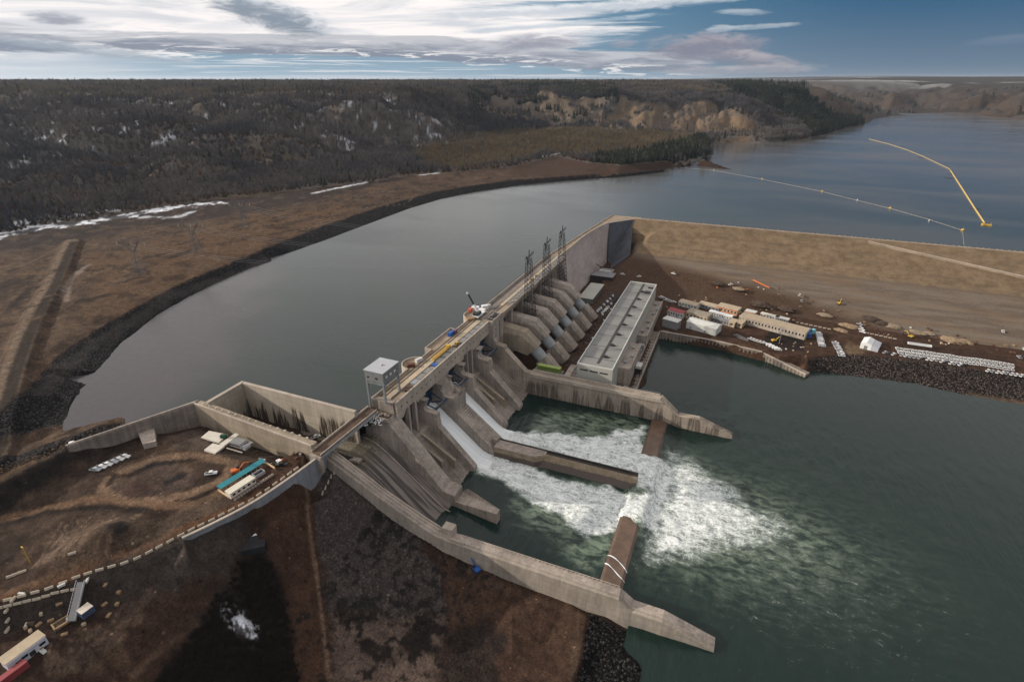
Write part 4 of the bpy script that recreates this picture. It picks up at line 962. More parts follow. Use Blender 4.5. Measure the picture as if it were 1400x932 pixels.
pf = [(-183, 46.6), (-175, 43.5), (-149.5, 29.5), (-125, 18.6), (-116, 15.2), (-108, 14.2), (-60, 13.6), (-21, 13.4), (-14.5, 8.6), (-1, 8.6), (22, 2.0)]
prof = [(-183, -8)] + pf + [(22.4, -8)]
q.prism_y(prof, 177.4, 182.2)
world_part(q, 'wall', CONC, tw2)
# outer face leans out towards the fill
q = MB()
V = []; Fq = []
for x, z in [(-183, 46.2), (-149.5, 29.2), (-125, 18.2), (-116, 14.8), (-108, 13.8), (-60, 13.2), (-21, 13.0), (-14.5, 8.2), (-1, 8.2), (22, 1.6)]:
    lean = 3.2 if x < -100 else 2.4 * min(1, (24 - x) / 40)
    V += [(x, 177.45, z), (x, 176.0, z - .6), (x, 176.0 - lean, -8 if x > -120 else z - 20)]
for i in range(9): a = 3 * i; Fq += [(a, a + 3, a + 4, a + 1), (a + 1, a + 4, a + 5, a + 2)]
q.add(V, Fq); world_part(q, 'outer_face', concrete('fill side concrete', (.30, .26, .215), .3, 3), tw2)
q = MB()
for dy, dz in ((181.4, .9), (179.6, .5)):
    for (xa, za), (xb, zb) in zip(pf[:4], pf[1:5]): q.tube((xa, dy, za + dz * .4), (xb, dy, zb + dz * .4), .35, 4)
q.box(-113.5, -107.5, 178.6, 183.6, 13.0, 18.6); q.box(-108, -100, 176.6, 177.6, 13.2, 15)
for i in range(40): q.box(-104 + i * 2.1, -103.6 + i * 2.1, 181.6, 181.9, 13.4, 14.6)
q.box(-104, -22, 181.62, 181.88, 14.5, 14.7)
world_part(q, 'kerb', CONC_L, tw2)
tw3 = empty('training_wall', (-60, 264, 0), 'brown topped concrete wall between the two foaming chutes', 'wall', 'stilling basin walls')
m, t, b = new_mat('dusty and wet concrete'); tc = t.node('ShaderNodeTexCoord').outputs['Object']; sx = t.node('ShaderNodeSeparateXYZ'); t.put(sx.inputs[0], tc)
wl = t.math('ADD', sx.outputs[2], t.math('MULTIPLY_ADD', t.noise(t.mapping(tc, (.2, .2, .6)), 1, 4, .6), 2.0, -1.0)); nz = t.noise(tc, .35, 5, .65)
t.put(b.inputs['Base Color'], t.mix(t.smooth(wl, 5.2, 6.2), t.mix(nz, (.055, .042, .036), (.115, .080, .062)), t.mix(t.smooth(nz, .3, .7), (.20, .15, .10), (.30, .24, .165)))); t.put(b.inputs['Roughness'], t.smooth(wl, 5, 6.2, .5, .9))
q = MB(); V = []; Fq = []
sec3 = [(-122, 261.5, 261.9, 9.0), (-94, 261.5, 261.9, 9.0), (-86, 262.0, 267.6, 9.0), (-29.6, 262.0, 268.2, 9.0)]
for x, yb, yt, zt in sec3: V += [(x, yb, -1.5), (x, yt, zt), (x, 271.6, zt), (x, 271.8, -8), (x, yb, -8)]
for k in range(len(sec3) - 1):
    for j in range(5): a = 5 * k + j; a2 = 5 * k + (j + 1) % 5; Fq.append((a, a2, a2 + 5, a + 5))
Fq += [(4, 3, 2, 1, 0), (15, 16, 17, 18, 19)]
q.add(V, Fq); world_part(q, 'wall', m, tw3)
q = MB(); q.prism_z([(-122, 262.1), (-95, 262.1), (-88, 266.8), (-88, 271.2), (-122, 271.2)], 9.02, 9.5); world_part(q, 'pale_slab', CONC, tw3)
q = MB(); q.box(-121.5, -29.6, 270.6, 271.5, 9.03, 10.1); q.box(-88, -29.6, 268.4, 270.6, 9.02, 9.2); world_part(q, 'kerb', mat('black wet kerb', (.035, .03, .026), .6, .3), tw3)
sill = MB(); sill.prism_y([(-33, -8), (-33, 2.3), (-31.5, 3.0), (-23, 2.7), (-20.5, .6), (-19.5, -8)], 182.2, 345)
tag(sill.build('end_sill', mat('wet brown sill', (.12, .075, .05), .45, .3, .2, spec=.5)), 'wet brown concrete sill that the white water pours over', 'sill')
# rills of water crossing the bare sill
for i, (ya, yb) in enumerate(((209, 202), (202.5, 196))):
    V = []; Fq = []
    for k in range(15):
        f = k / 14; x = -33.2 + f * 14.4; y = ya + (yb - ya) * f + 1.0 * math.sin(f * 5 + i); z = np.interp(x, [-33.2, -31.5, -23, -20.5, -18], [2.42, 3.12, 2.82, .75, .2])
        w_ = .12 + .3 * abs(math.sin(f * 7 + i)); V += [(x, y - w_, z), (x, y, z + .08), (x, y + w_, z)]
        if k: a = 3 * k; Fq += [(a - 3, a, a + 1, a - 2), (a - 2, a + 1, a + 2, a - 1)]
    o = MB().add(V, Fq).build('water_rill', MATS['chute white water']); tag(o, 'thin white rill crossing the bare sill, %s one' % ('upper' if i == 0 else 'lower'), 'water', None, 'structure')

# ------------------------------------------------------------------ overflow channel beside the spillway
aux = empty('overflow_channel', (-150, 196, 0), 'dry curved overflow chute with striped floor beside the spillway', 'chute')
V = []; Fq = []
pr_ = [(-262, 34.5), (-200, 35), (-186, 36.5), (-179, 37.5), (-172, 35.8), (-165, 31.5), (-158, 26), (-150, 19.3), (-142, 12.6), (-134, 5.8), (-128, 1.4), (-124, .2), (-123.5, -8)]
P2 = []
for (xa, za), (xb, zb) in zip(pr_[:-1], pr_[1:]):
    for k in range(5): P2.append((xa + (xb - xa) * k / 5, za + (zb - za) * k / 5))
P2.append(pr_[-1])
for x, z in P2:
    y0 = 176 if x < -172 else 182.0; y1 = 203 if x < -184 else 211.05
    crown = 0
    for k in range(9):
        f = k / 8; side = 2.2 * max(0, (f - .8) / .2) ** 1.0 * (1 if -176 < x < -126 else 0)
        V.append((x, y0 + (y1 - y0) * f, z + side))
n = 9
for j in range(len(P2) - 1):
    for k in range(n - 1): a = j * n + k; Fq.append((a, a + n, a + n + 1, a + 1))
m, t, b = new_mat('striped chute floor'); tc = t.node('ShaderNodeTexCoord').outputs['Object']
sx = t.node('ShaderNodeSeparateXYZ'); t.put(sx.inputs[0], tc)
s1 = t.noise(t.mapping(tc, (.022, .36, .022)), 1, 3, .6); s2 = t.noise(tc, .8, 4)
cc = t.mix(t.smooth(s1, .42, .60), (.062, .054, .050), (.24, .205, .18)); mossy = t.math('MULTIPLY', t.smooth(sx.outputs[0], -160, -172), t.smooth(s2, .35, .6))
cc = t.mix(mossy, cc, (.115, .095, .055)); t.put(b.inputs['Base Color'], t.mix(t.math('MULTIPLY', s2, .3), cc, (.05, .045, .04))); b.inputs['Roughness'].default_value = .9
q = MB().add(V, Fq); o = world_part(q, 'chute_floor', m, aux); 
q = MB()
for (xa, za), (xb, zb) in zip(pr_[3:-2], pr_[4:-1]): q.tube((xa, 206.2, za + .9), (xb, 206.2, zb + .9), .4, 4)
for i in range(10):
    x = -184 + i * 1.6; q.box(x, x + 1 + rng.random(), 184 + i * .3, 185.5 + i * .5, 36.6, 37.9 + .4 * rng.random())
world_part(q, 'kerb', CONC, aux)
q = MB()
for i in range(5):
    y0 = 184 + i * 1.6; xe = -131 - i * 5.5
    for (xa, za), (xb, zb) in zip(pr_[5:-3], pr_[6:-2]):
        if xb > xe: break
        q.tube((xa, y0, za + .12), (xb, y0, zb + .12), .28, 4)
world_part(q, 'floor_joint', CONC_D, aux)
# approach basin walls
ap = empty('approach_wall', (-222, 202, 34), 'pale U-shaped approach wall with dark vertical rust stains', 'wall')
q = MB(); q.box(-262.6, -179, 201.2, 203, 30, 58.0); q.box(-264.2, -262.5, 177, 203, 30, 58.0); world_part(q, 'wall', CONC_RUST, ap)
q = MB(); q.box(-262.8, -179, 201.1, 203.2, 58.0, 58.7); q.box(-264.5, -262.3, 177, 203.2, 58.0, 58.7); world_part(q, 'coping', CONC_L, ap)
iw = empty('retaining_wall', (-225, 174, 44), 'thick straight concrete wall between the approach basin and the yard', 'wall')
q = MB(); q.wall([(-271, 174.4, 40, 57.0), (-262, 174.2, 40, 56.8), (-220, 172.6, 40, 55.3), (-184.5, 171.6, 40, 54.0)], 4.6, 1); world_part(q, 'wall', CONC_Y, iw)
q = MB(); q.wall([(-271, 174.3, 56.9, 57.7), (-262, 174.1, 56.7, 57.5), (-220, 172.5, 55.2, 56.0), (-184.5, 171.5, 53.9, 54.7)], .8, 1)
for i in range(16):
    x = -266 + i * 5; q.box(x, x + 1.4, 175.3, 176.1, 54.5 + (-x - 184) * .036, 55.2 + (-x - 184) * .036)
world_part(q, 'parapet', CONC_L, iw)
bw = empty('retaining_wall', (AC[0][0], AC[0][1], 44), 'long low concrete wall running left along the reservoir bank', 'wall')
q = MB(); a0, a1 = AC
q.wall([(a0[0], a0[1] - .2, 38, 57.0), (a1[0], a1[1], 38, 56.2)], 1.8, 1); world_part(q, 'wall', CONC_D, bw)
q = MB(); q.wall([(a0[0], a0[1] - .6, 57, 57.7), (a1[0], a1[1] - .4, 56.2, 56.9)], .9, 1); q.wall([(a0[0], a0[1] + 1.5, 56.4, 57.4), (a1[0], a1[1] + 1.6, 55.6, 56.6)], .5, 1); world_part(q, 'coping', CONC, bw)
q = MB(); q.prism_z(W([(188, 590), (212, 588), (214, 606), (196, 610)], 49), 42, 50.5); world_part(q, 'buttress', CONC, bw)
# curved wall under the plateau road
cw = empty('retaining_wall', (-186, 135, 38), 'curved blue grey panel wall holding up the plateau road', 'wall')
pts = []
def spline(P, n):
    out = []
    for i in range(len(P) - 1):
        p0 = P[max(0, i - 1)]; p1 = P[i]; p2 = P[i + 1]; p3 = P[min(len(P) - 1, i + 2)]
        for k in range(n):
            t_ = k / n; out.append(tuple(.5 * (2 * p1[j] + (p2[j] - p0[j]) * t_ + (2 * p0[j] - 5 * p1[j] + 4 * p2[j] - p3[j]) * t_ ** 2 + (3 * p1[j] - p0[j] - 3 * p2[j] + p3[j]) * t_ ** 3) for j in range(len(p1))))
    out.append(tuple(P[-1])); return out
cwl = spline([(x, y) for x, y, z in CW] , 8)
q = MB(); q.wall([(x, y, 33, 48.4) for x, y in cwl], 1.0, 1); world_part(q, 'wall', CONC_G, cw)
q = MB(); q.wall([(x + .15, y - .15, 48.4, 48.85) for x, y in cwl], 1.3, 1); world_part(q, 'coping', CONC_L, cw)
# road bridge over the overflow channel
br = empty('road_bridge', (-181, 186, 50), 'short road bridge with steel girders over the overflow channel', 'bridge')
ba, bb = Vector((-181.2, 171.0)), Vector((-174.6, 211.6))
d = (bb - ba).normalized(); nrm = Vector((-d.y, d.x))
def along(t_, o_): p = ba + (bb - ba) * t_ + nrm * o_; return (p.x, p.y)
q = MB(); q.prism_z([along(0, -3.4), along(1, -3.4), along(1, 3.4), along(0, 3.4)], [50.2, 55.2, 55.2, 50.2], [50.8, 55.8, 55.8, 50.8]); world_part(q, 'deck', DIRTM, br)
q = MB()
for o_ in (-3.3, 2.9): q.prism_z([along(0, o_), along(1, o_), along(1, o_ + .4), along(0, o_ + .4)], [48.2, 53.0, 53.0, 48.2], [50.2, 55.2, 55.2, 50.2])
world_part(q, 'girder', STEEL_P, br)
q = MB(); q.prism_z([along(0, 3.0), along(1, 3.0), along(1, 3.5), along(0, 3.5)], [50.8, 55.8, 55.8, 50.8], [51.9, 56.9, 56.9, 51.9]); q.prism_z([along(0, -3.5), along(1, -3.5), along(1, -3.1), along(0, -3.1)], [50.8, 55.8, 55.8, 50.8], [51.6, 56.6, 56.6, 51.6]); world_part(q, 'kerb', CONC_L, br)
q = MB(); q.box(-184.6, -177.4, 169.4, 171.4, 40, 50.1); world_part(q, 'abutment', CONC, br)

# ================================================================== INTAKE DAM AND POWERHOUSE
dam = empty('intake_dam', (-168, 440, 9), 'long concrete intake dam with road on its crest above the penstocks', 'dam')
q = MB(); q.prism_y([(-178.5, 4), (-178.5, 57.4), (-166, 57.4), (-166, 44), (-164, 4)], 345.1, 531); world_part(q, 'dam_wall', CONC_D, dam)
q = MB()
q.box(-166, -159.8, 345.1, 531, 54.8, 57.5); q.box(-163, -162.4, 350, 531, 50.2, 54.8)
world_part(q, 'deck', ROADM, dam)
q = MB(); q.box(-160.3, -159.6, 364, 531, 56.6, 58.7); q.box(-179.4, -178.5, 361.5, 531, 55.8, 58.9); world_part(q, 'parapet', CONC_L, dam)
q = MB()
for i in range(60): q.box(-178.9 + .02, -178.7, 345 + i * 3.1, 345.3 + i * 3.1, 58.9, 60)
q.box(-178.85, -178.75, 345, 530, 59.9, 60.05); world_part(q, 'railing', STEEL_D, dam)
q = MB(); q.box(-176.6, -176.3, 345, 530, 57.5, 57.7); q.box(-170.2, -169.9, 345, 530, 57.5, 57.75); q.box(-166.4, -166.1, 345, 530, 57.5, 57.75); world_part(q, 'rail', STEEL_D, dam)
q = MB(); q.box(-169.7, -166.6, 381, 530, 57.5, 57.68); world_part(q, 'deck_slab', concrete('sunlit deck slab', (.44, .36, .26), .25), dam)
q = MB()
for i in range(26):
    y = 386 + i * 5.5; q.box(-164.8, -163.6, y, y + .5, 57.5, 60.2); q.box(-164.8, -161.2, y, y + .4, 60.2, 60.6)
    q.box(-163.2 + rng.random(), -161.5 + rng.random(), y + 1.5, y + 3 + rng.random() * 1.5, 57.5, 58.2 + rng.random() * 1.2)
o = world_part(q, 'gantry_post', STEEL_G, dam)
# tower block between spillway and intakes
q = MB(); q.box(-168.2, -159.2, 344.2, 364.6, 18, 58.4); world_part(q, 'tower', CONC, dam)
q = MB(); q.box(-168.2, -167.7, 344.2, 364.6, 58.4, 59.6); q.box(-159.7, -159.2, 344.2, 364.6, 58.4, 59.6); q.box(-167.6, -159.8, 344.2, 344.8, 58.4, 59.4); world_part(q, 'parapet', CONC, dam)
q = MB(); q.box(-159.3, -158.98, 356.6, 357.4, 36, 55)
for z in (30, 38, 44, 50, 54): q.box(-159.3, -159.0, 349, 349.8, z, z + 1)
for i in range(10): q.box(-167 + rng.random() * 5, -164 + rng.random() * 3, 347 + i * 1.6, 348.4 + i * 1.6, 58.4, 58.9 + rng.random() * .8)
world_part(q, 'openings', STEEL_D, dam)
PENY = [371 + 23.6 * i for i in range(6)]
for i, c in enumerate(PENY):
    q = MB(); q.box(-166.05, -159.9, c - 11.6, c - 9.0, 12, 54.8); world_part(q, 'intake_pier', CONC, dam)
    q = MB(); q.box(-165.9, -165.2, c - 6, c + 6, 47, 54); q.box(-165.6, -163.8, c - 8.6, c - 6.6, 20, 54); q.box(-165.4, -164.6, c + 7, c + 9, 20, 54)
    for k in range(6): q.box(-165.7, -164.4, c - 6.4, c + 6.4, 47.2 + k * 1.2, 47.5 + k * 1.2)
    world_part(q, 'trash_rack', STEEL_D, dam)
for i, c in enumerate(PENY):
    root = empty('penstock', (-130, c, 9), ['concrete cased penstock nearest the spillway, the first of six', 'second penstock counted from the spillway', 'third penstock counted from the spillway', 'fourth penstock counted from the spillway', 'fifth penstock, one before the last by the white roof', 'sixth and farthest penstock, beside the flat white roof'][i], 'penstock', 'penstocks feeding the powerhouse')
    def casing(sec, w_):
        """sec: list of (top point, bottom point) in the XZ plane; the upper edges are chamfered"""
        q = MB(); V = []
        for (tx_, tz_), (bx_, bz_) in sec:
            for u, v in ((-1, 0), (1, 0), (1, .8), (.68, 1), (-.68, 1), (-1, .8)):
                V.append((bx_ + (tx_ - bx_) * v, c + u * w_, bz_ + (tz_ - bz_) * v))
        F_ = []
        for j in range(len(sec) - 1):
            for k in range(6): a = j * 6 + k; b2 = j * 6 + (k + 1) % 6; F_.append((a, b2, b2 + 6, a + 6))
        F_ += [tuple(range(5, -1, -1)), tuple(range(6 * (len(sec) - 1), 6 * len(sec)))]
        return q.add(V, F_)
    q = casing([((-166, 46.8), (-166, 22)), ((-141.5, 43.4), (-148.5, 26.5)), ((-130.2, 32.6), (-138.6, 24.2))], 6.0); world_part(q, 'upper_casing', CONC if i != 0 else CONC_Y, root)
    q = MB(); q.tube((-136, c, 29.6), (-122.5, c, 16.2), 4.6, 18)
    for k in range(6):
        a = Vector((-133.4, c, 27.0)) + Vector((1.15, 0, -1.14)) * (k * 1.1); q.tube(a, a + Vector((.26, 0, -.26)), 4.85, 18)
    o = world_part(q, 'steel_pipe', STEEL_P, root)
    q = casing([((-123.4, 25.4), (-131.2, 17.8)), ((-111.8, 13.6), (-118.6, 6.0))], 5.2); world_part(q, 'lower_casing', CONC, root)
# high lattice line towers standing behind the penstocks
def lattice(mb, base, top, w0, w1, n, r_):
    base = Vector(base); top = Vector(top); prev = None
    for k in range(n + 1):
        f = k / n; c_ = base.lerp(top, f); w_ = w0 + (w1 - w0) * f
        ring = [c_ + Vector((sx_ * w_, sy_ * w_, 0)) for sx_, sy_ in ((-1, -1), (1, -1), (1, 1), (-1, 1))]
        if prev:
            for j in range(4):
                mb.tube(prev[j], ring[j], r_, 4); mb.tube(prev[j], ring[(j + 1) % 4], r_ * .6, 3); mb.tube(prev[(j + 1) % 4], ring[j], r_ * .6, 3)
        for j in range(4): mb.tube(ring[j], ring[(j + 1) % 4], r_ * .6, 3)
        prev = ring
TOWER_TOPS = []
for i, (yb, lab) in enumerate(((407, 'steel lattice line tower on the dam, nearest of the three'), (452, 'steel lattice line tower on the dam, the middle one'), (497, 'tall steel lattice line tower on the dam, farthest one'))):
    root = empty('line_tower', (-153, yb, 44), lab, 'tower', 'line towers on the dam')
    q = MB(); lattice(q, (-152.5, yb, 40), (-154.5, yb, 92), 4.2, 2.0, 13, .22); world_part(q, 'mast', STEEL_D, root)
    q = MB(); 
    tops = []
    for s_ in (-1, 1):
        prevp = Vector((-155, yb, 86))
        for k in range(1, 6):
            f = k / 5; p_ = Vector((-155 + 1.5 * f, yb + s_ * 9.5 * f, 90 + 9 * f - 5 * f * f)); q.tube(prevp, p_, .28, 4); q.tube(prevp + Vector((0, 0, 1.6)), p_ + Vector((0, 0, 1.4)), .2, 4); q.tube(prevp, p_ + Vector((0, 0, 1.4)), .15, 3); prevp = p_
        tops.append(prevp)
    q.tube(tops[0], tops[1], .2, 4); q.tube((-154.5, yb, 92), (-154, yb, 99), .4, 5)
    world_part(q, 'crossarm', STEEL_D, root)
    q = MB()
    for s_ in (-8, -1, 6): q.tube((-153.4, yb + s_, 93.5), (-154.4, yb + s_, 90), .22, 5)
    world_part(q, 'insulator', STEEL_G, root); TOWER_TOPS.append([(-154.4, yb + s_, 90) for s_ in (-8, -1, 6)])
# far gravity wall
gw = empty('gravity_wall', (-155, 620, 9), 'tall plain rolled concrete wall running to the earth dam corner', 'wall')
sec = [(531.2, -177.5, -165.2, -149.5), (575, -173.5, -164.6, -149.2), (620, -170, -163.6, -149), (650, -167.5, -160.8, -148.6), (675, -165, -157.0, -148), (695, -163.4, -152.5, -147), (712, -161.8, -142, -135), (728, -160.2, -128, -118), (742, -158.5, -120, -110)]
sec_f = spline(sec, 5)
V = []; Fq = []
for y, xu, xd, xb in sec_f: V += [(xu, y, 20), (xu, y, 58), (xd, y, 58), (xd + .5, y, 54), (xb, y, 4)]
for j in range(len(sec_f) - 1):
    for k in range(4): a = 5 * j + k; Fq.append((a, a + 1, a + 6, a + 5))
Fq += [(0, 1, 2, 3, 4), tuple(5 * (len(sec_f) - 1) + k for k in (4, 3, 2, 1, 0))]
q = MB().add([v for v in V], Fq); world_part(q, 'wall', CONC_B, gw)
q = MB(); 
q.wall([(xd - .2, y, 58, 59.0) for y, xu, xd, xb in sec_f if y < 697], .9, 1); q.wall([(xu, y, 57, 59.2) for y, xu, xd, xb in sec_f], .6, -1)
world_part(q, 'parapet', CONC_L, gw)
q = MB(); V = []; Fq = []
for y, xu, xd, xb in sec_f: V += [(xu + .8, y, 58.05), (xd - 1.2, y, 58.05)]
for j in range(len(sec_f) - 1): Fq.append((2 * j, 2 * j + 1, 2 * j + 3, 2 * j + 2))
q.add(V, Fq); world_part(q, 'crest_road', ROADM, gw)

# ------------------------------------------------------------------ earth dam
ed = empty('earth_dam', (120, 690, 9), 'long tan earthfill dam with a grassy upper face across the valley', 'dam')
def ez(y): return np.interp(y, [560, 574, 661, 664, 730.5, 738], [6, 9.5, 30.0, 30.9, 58, 58])
V = []; Fq = []
xsn = np.concatenate([np.arange(-141, -100, 2.0), np.arange(-100, 460, 4.0), np.array([500, 600, 800, 1100.])]); ysn = np.concatenate([np.arange(556, 658, 3.0), np.array([659.5, 661, 662.5, 664]), np.arange(667, 730, 3.0), np.array([730.5, 731.5, 737.5, 738.5, 760])])
XX, YY = np.meshgrid(xsn, ysn, indexing='ij')
xl = np.interp(YY, [556, 600, 640, 655, 668, 727, 760], [-120, -135, -141, -132, -118.6, -128.6, -128.6])      # left edge follows the wing slope
XX = np.where(XX < xl, xl, XX)
ZZ = ez(YY); ZZ = np.where(YY > 738.2, 58 - (YY - 738) / 2.0, ZZ)
bump = (fbm(XX.ravel(), YY.ravel(), 14, 4, 91).reshape(XX.shape) - .5)
ZZ = ZZ + np.where(YY < 730, bump * .9, bump * .1)
# construction bench cut into the toe at the left, haul road
toe = 1 - sstep(XX, 60, 130)
ZZ = np.where(YY < 640, np.maximum(ZZ - toe * 3.0 * sstep(YY, 560, 600) * (1 - sstep(YY, 612, 640)) * (1 + 1.5 * bump), 7), ZZ)
ZZ = np.where(YY < 712, np.minimum(ZZ, 6.5 + (XX + 141) / 1.25 + bump * .7 + .18 * np.maximum(0, YY - 668)), ZZ)
ny = len(ysn)
V = np.stack([XX.ravel(), YY.ravel(), ZZ.ravel()], 1).tolist(); nx = len(xsn)
for i in range(nx - 1):
    for j in range(ny - 1): a = i * ny + j; Fq.append((a, a + ny, a + ny + 1, a + 1))
q = MB().add(V, Fq); emb = world_part(q, 'embankment', [], ed)
for p_ in emb.data.polygons: p_.use_smooth = True
m, t, b = new_mat('earth dam face'); tc = t.node('ShaderNodeTexCoord').outputs['Object']; sx = t.node('ShaderNodeSeparateXYZ'); t.put(sx.inputs[0], tc)
z_ = t.math('ADD', sx.outputs[2], t.math('MULTIPLY_ADD', t.noise(tc, .05, 3), 2.4, -1.2))
g1 = t.noise(t.mapping(tc, (.5, .5, .9)), 1, 6, .75); g2 = t.noise(t.mapping(tc, (.02, .09, .3)), 1, 4, .6)
up_ = t.mix(t.smooth(g1, .30, .70), (.150, .105, .065), (.195, .140, .090)); up_ = t.mix(t.math('MULTIPLY', t.smooth(g2, .45, .68), .6), up_, (.115, .088, .058)); mot = t.math('MULTIPLY_ADD', t.smooth(t.noise(tc, .09, 6, .7), .32, .68), .45, .76); up_ = t.mix(1.0, up_, t.node('ShaderNodeCombineColor', i_Red=mot, i_Green=mot, i_Blue=mot).outputs[0], 'MULTIPLY')
g3 = t.noise(t.mapping(tc, (.012, .05, .2), (0, 0, .12)), 1, 6, .7)
lo_ = t.mix(t.smooth(t.math('ADD', t.math('MULTIPLY', g1, .4), t.math('MULTIPLY', g2, .6)), .4, .6), (.112, .086, .065), (.158, .130, .103))
lo_ = t.mix(t.math('MULTIPLY', t.smooth(g3, .5, .62), .5), lo_, (.175, .115, .072)); cc = t.mix(t.smooth(z_, 28.0, 33.0), lo_, up_)
tb = t.math('ADD', t.math('MULTIPLY', sx.outputs[0], .012), t.math('MULTIPLY_ADD', t.noise(tc, .03, 4, .6), 14, -7))
brown = t.smooth(t.math('ADD', z_, t.math('MULTIPLY', sx.outputs[0], .075)), 25, 19)
cc = t.mix(brown, cc, t.mix(t.smooth(g1, .35, .65), (.045, .028, .020), (.090, .055, .036)))
bl = t.math('MULTIPLY', t.smooth(sx.outputs[2], 29.4, 30.0), t.smooth(sx.outputs[2], 31.0, 30.3)); cc = t.mix(t.math('MULTIPLY', bl, .5), cc, (.10, .08, .06))
t.put(b.inputs['Base Color'], cc); b.inputs['Roughness'].default_value = .95; b.inputs['Specular IOR Level'].default_value = .1
bp = t.node('ShaderNodeBump'); bp.inputs['Strength'].default_value = .5; bp.inputs['Distance'].default_value = .5; t.put(bp.inputs['Height'], t.noise(tc, .6, 5, .65)); t.put(b.inputs['Normal'], bp)
emb.data.materials.append(m)
q = MB(); q.box(-126, 1100, 731.6, 737.4, 58.1, 58.25); world_part(q, 'crest_road', ROADM, ed)
q = MB()
for i in range(96):
    x = -120 + i * 5.6 + rng.uniform(-1.6, 1.6); q.box(x, x + rng.uniform(1, 2.4), 738, 738.6, 57.9, 58.6)
o = world_part(q, 'crest_block', CONC_D, ed)
# ramp road cut slanting down the upper face
r0 = at(1188, 332, 57); r1 = at(1400, 379, 42); r2 = at(1600, 424, 27)
q = MB()
def rp_(p, z, off): return (p[0], 730.5 - (58 - z) * EM + off, z)
V = []
for p, z in ((r0, 57), (r1, 43), (r2, 29)):
    y = 730.5 - (58 - z) * EM * .945; V += [(p[0], y + 1.5, z + .4), (p[0], y - 3.6, z + .3), (p[0], y - 4.3, z - 2.2)]
q.add(V, [(0, 1, 4, 3), (3, 4, 7, 6), (1, 2, 5, 4), (4, 5, 8, 7)]); world_part(q, 'ramp_road', ROADM, ed)
q = MB()
for (pa, za), (pb, zb) in (((r0, 57), (r1, 43)), ((r1, 43), (r2, 29))):
    ya = 730.5 - (58 - za) * EM * .945; yb = 730.5 - (58 - zb) * EM * .945; q.tube((pa[0], ya - 3.5, za + .7), (pb[0], yb - 3.5, zb + .7), .7, 4)
world_part(q, 'guard_kerb', CONC_L, ed)
# dark blue grey slope in the corner of wall and earth dam
q = MB(); cpt = [(-152.2, 694.4, 58), (-127.6, 726.6, 58), (-117, 668, 27), (-139, 652, 8), (-146.8, 680, 6)]
q.add(cpt, [(0, 4, 3, 2, 1)]); world_part(q, 'wing_slope', mat('dark blue grey slope', (.085, .09, .105), .9, .25, .1, fine=.8), ed)

# ------------------------------------------------------------------ powerhouse
ph = empty('powerhouse', (-80, 455, 8), 'long flat roofed powerhouse with a dark gutter down its grey roof', 'powerhouse')
PX0, PX1, PY0, PY1, PZ = -94, -66.4, 354, 555, 32
q = MB(); q.box(PX0, PX1, PY0, PY1, 4, PZ - .9); world_part(q, 'wall', CLAD, ph)
q = MB(); q.box(PX0 + .5, PX1 - .5, PY0 + .5, PY1 - .5, PZ - .9, PZ - .6); world_part(q, 'roof', ROOFG, ph)
q = MB(); q.box(PX0, PX0 + .7, PY0, PY1, PZ - .9, PZ + .1); q.box(PX1 - .7, PX1, PY0, PY1, PZ - .9, PZ + .1); q.box(PX0 + .7, PX1 - .7, PY0, PY0 + .6, PZ - .9, PZ + .1); q.box(PX0 + .7, PX1 - .7, PY1 - .6, PY1, PZ - .9, PZ + .1); world_part(q, 'roof_parapet', OFFWHITE, ph)
q = MB(); q.box(-80.4, -78.2, PY0 + 6, PY1 - 2, PZ - .6, PZ - .45); world_part(q, 'roof_gutter', ASPH, ph)
q = MB()
for i in range(9): y = PY0 + 14 + i * 22.2; q.box(PX0 + 1.2, -80.6, y, y + .45, PZ - .6, PZ - .5); q.box(-78, PX1 - 1, y, y + .45, PZ - .6, PZ - .5)
world_part(q, 'roof_joint', ASPH, ph)
for i in range(8):
    y = PY0 + 17 + i * 22.2; q = MB(); q.box(-77.8, -75.2, y, y + 2.8, PZ - .6, PZ + .7); q.box(-75.1, -73.6, y + .5, y + 1.8, PZ - .6, PZ + .3); world_part(q, 'roof_vent', STEEL_D, ph)
q = MB(); q.box(-74, -69, PY1 - 30, PY1 - 24, PZ - .6, PZ + .5); q.box(-73, -68, PY1 - 14, PY1 - 12, PZ - .6, PZ + .4); world_part(q, 'roof_vent', STEEL_D, ph)
for k in range(3):
    q = MB(); x = PX0 + 2.6 + k * 7.6; q.box(x, x + 6.2, PY0 - .12, PY0 + .1, PZ - 5.4, PZ - 4.3); world_part(q, 'window', GLASS, ph)
q = MB(); 
for o_ in (-96.2, -98.2): q.box(o_, o_ + .7, PY0 + 1, PY1 + 6, 21.2, 22.6)
q.box(-98.4, PX0, PY0 + 1, PY1 + 4, 4, 21.2); world_part(q, 'transformer_deck', CONC, ph)
q = MB()
for i in range(26): y = PY0 + 4 + i * 7.6; q.box(-97.3, -94.2, y, y + .35, 22.0, 24.6)
world_part(q, 'busbar_frame', STEEL_G, ph)
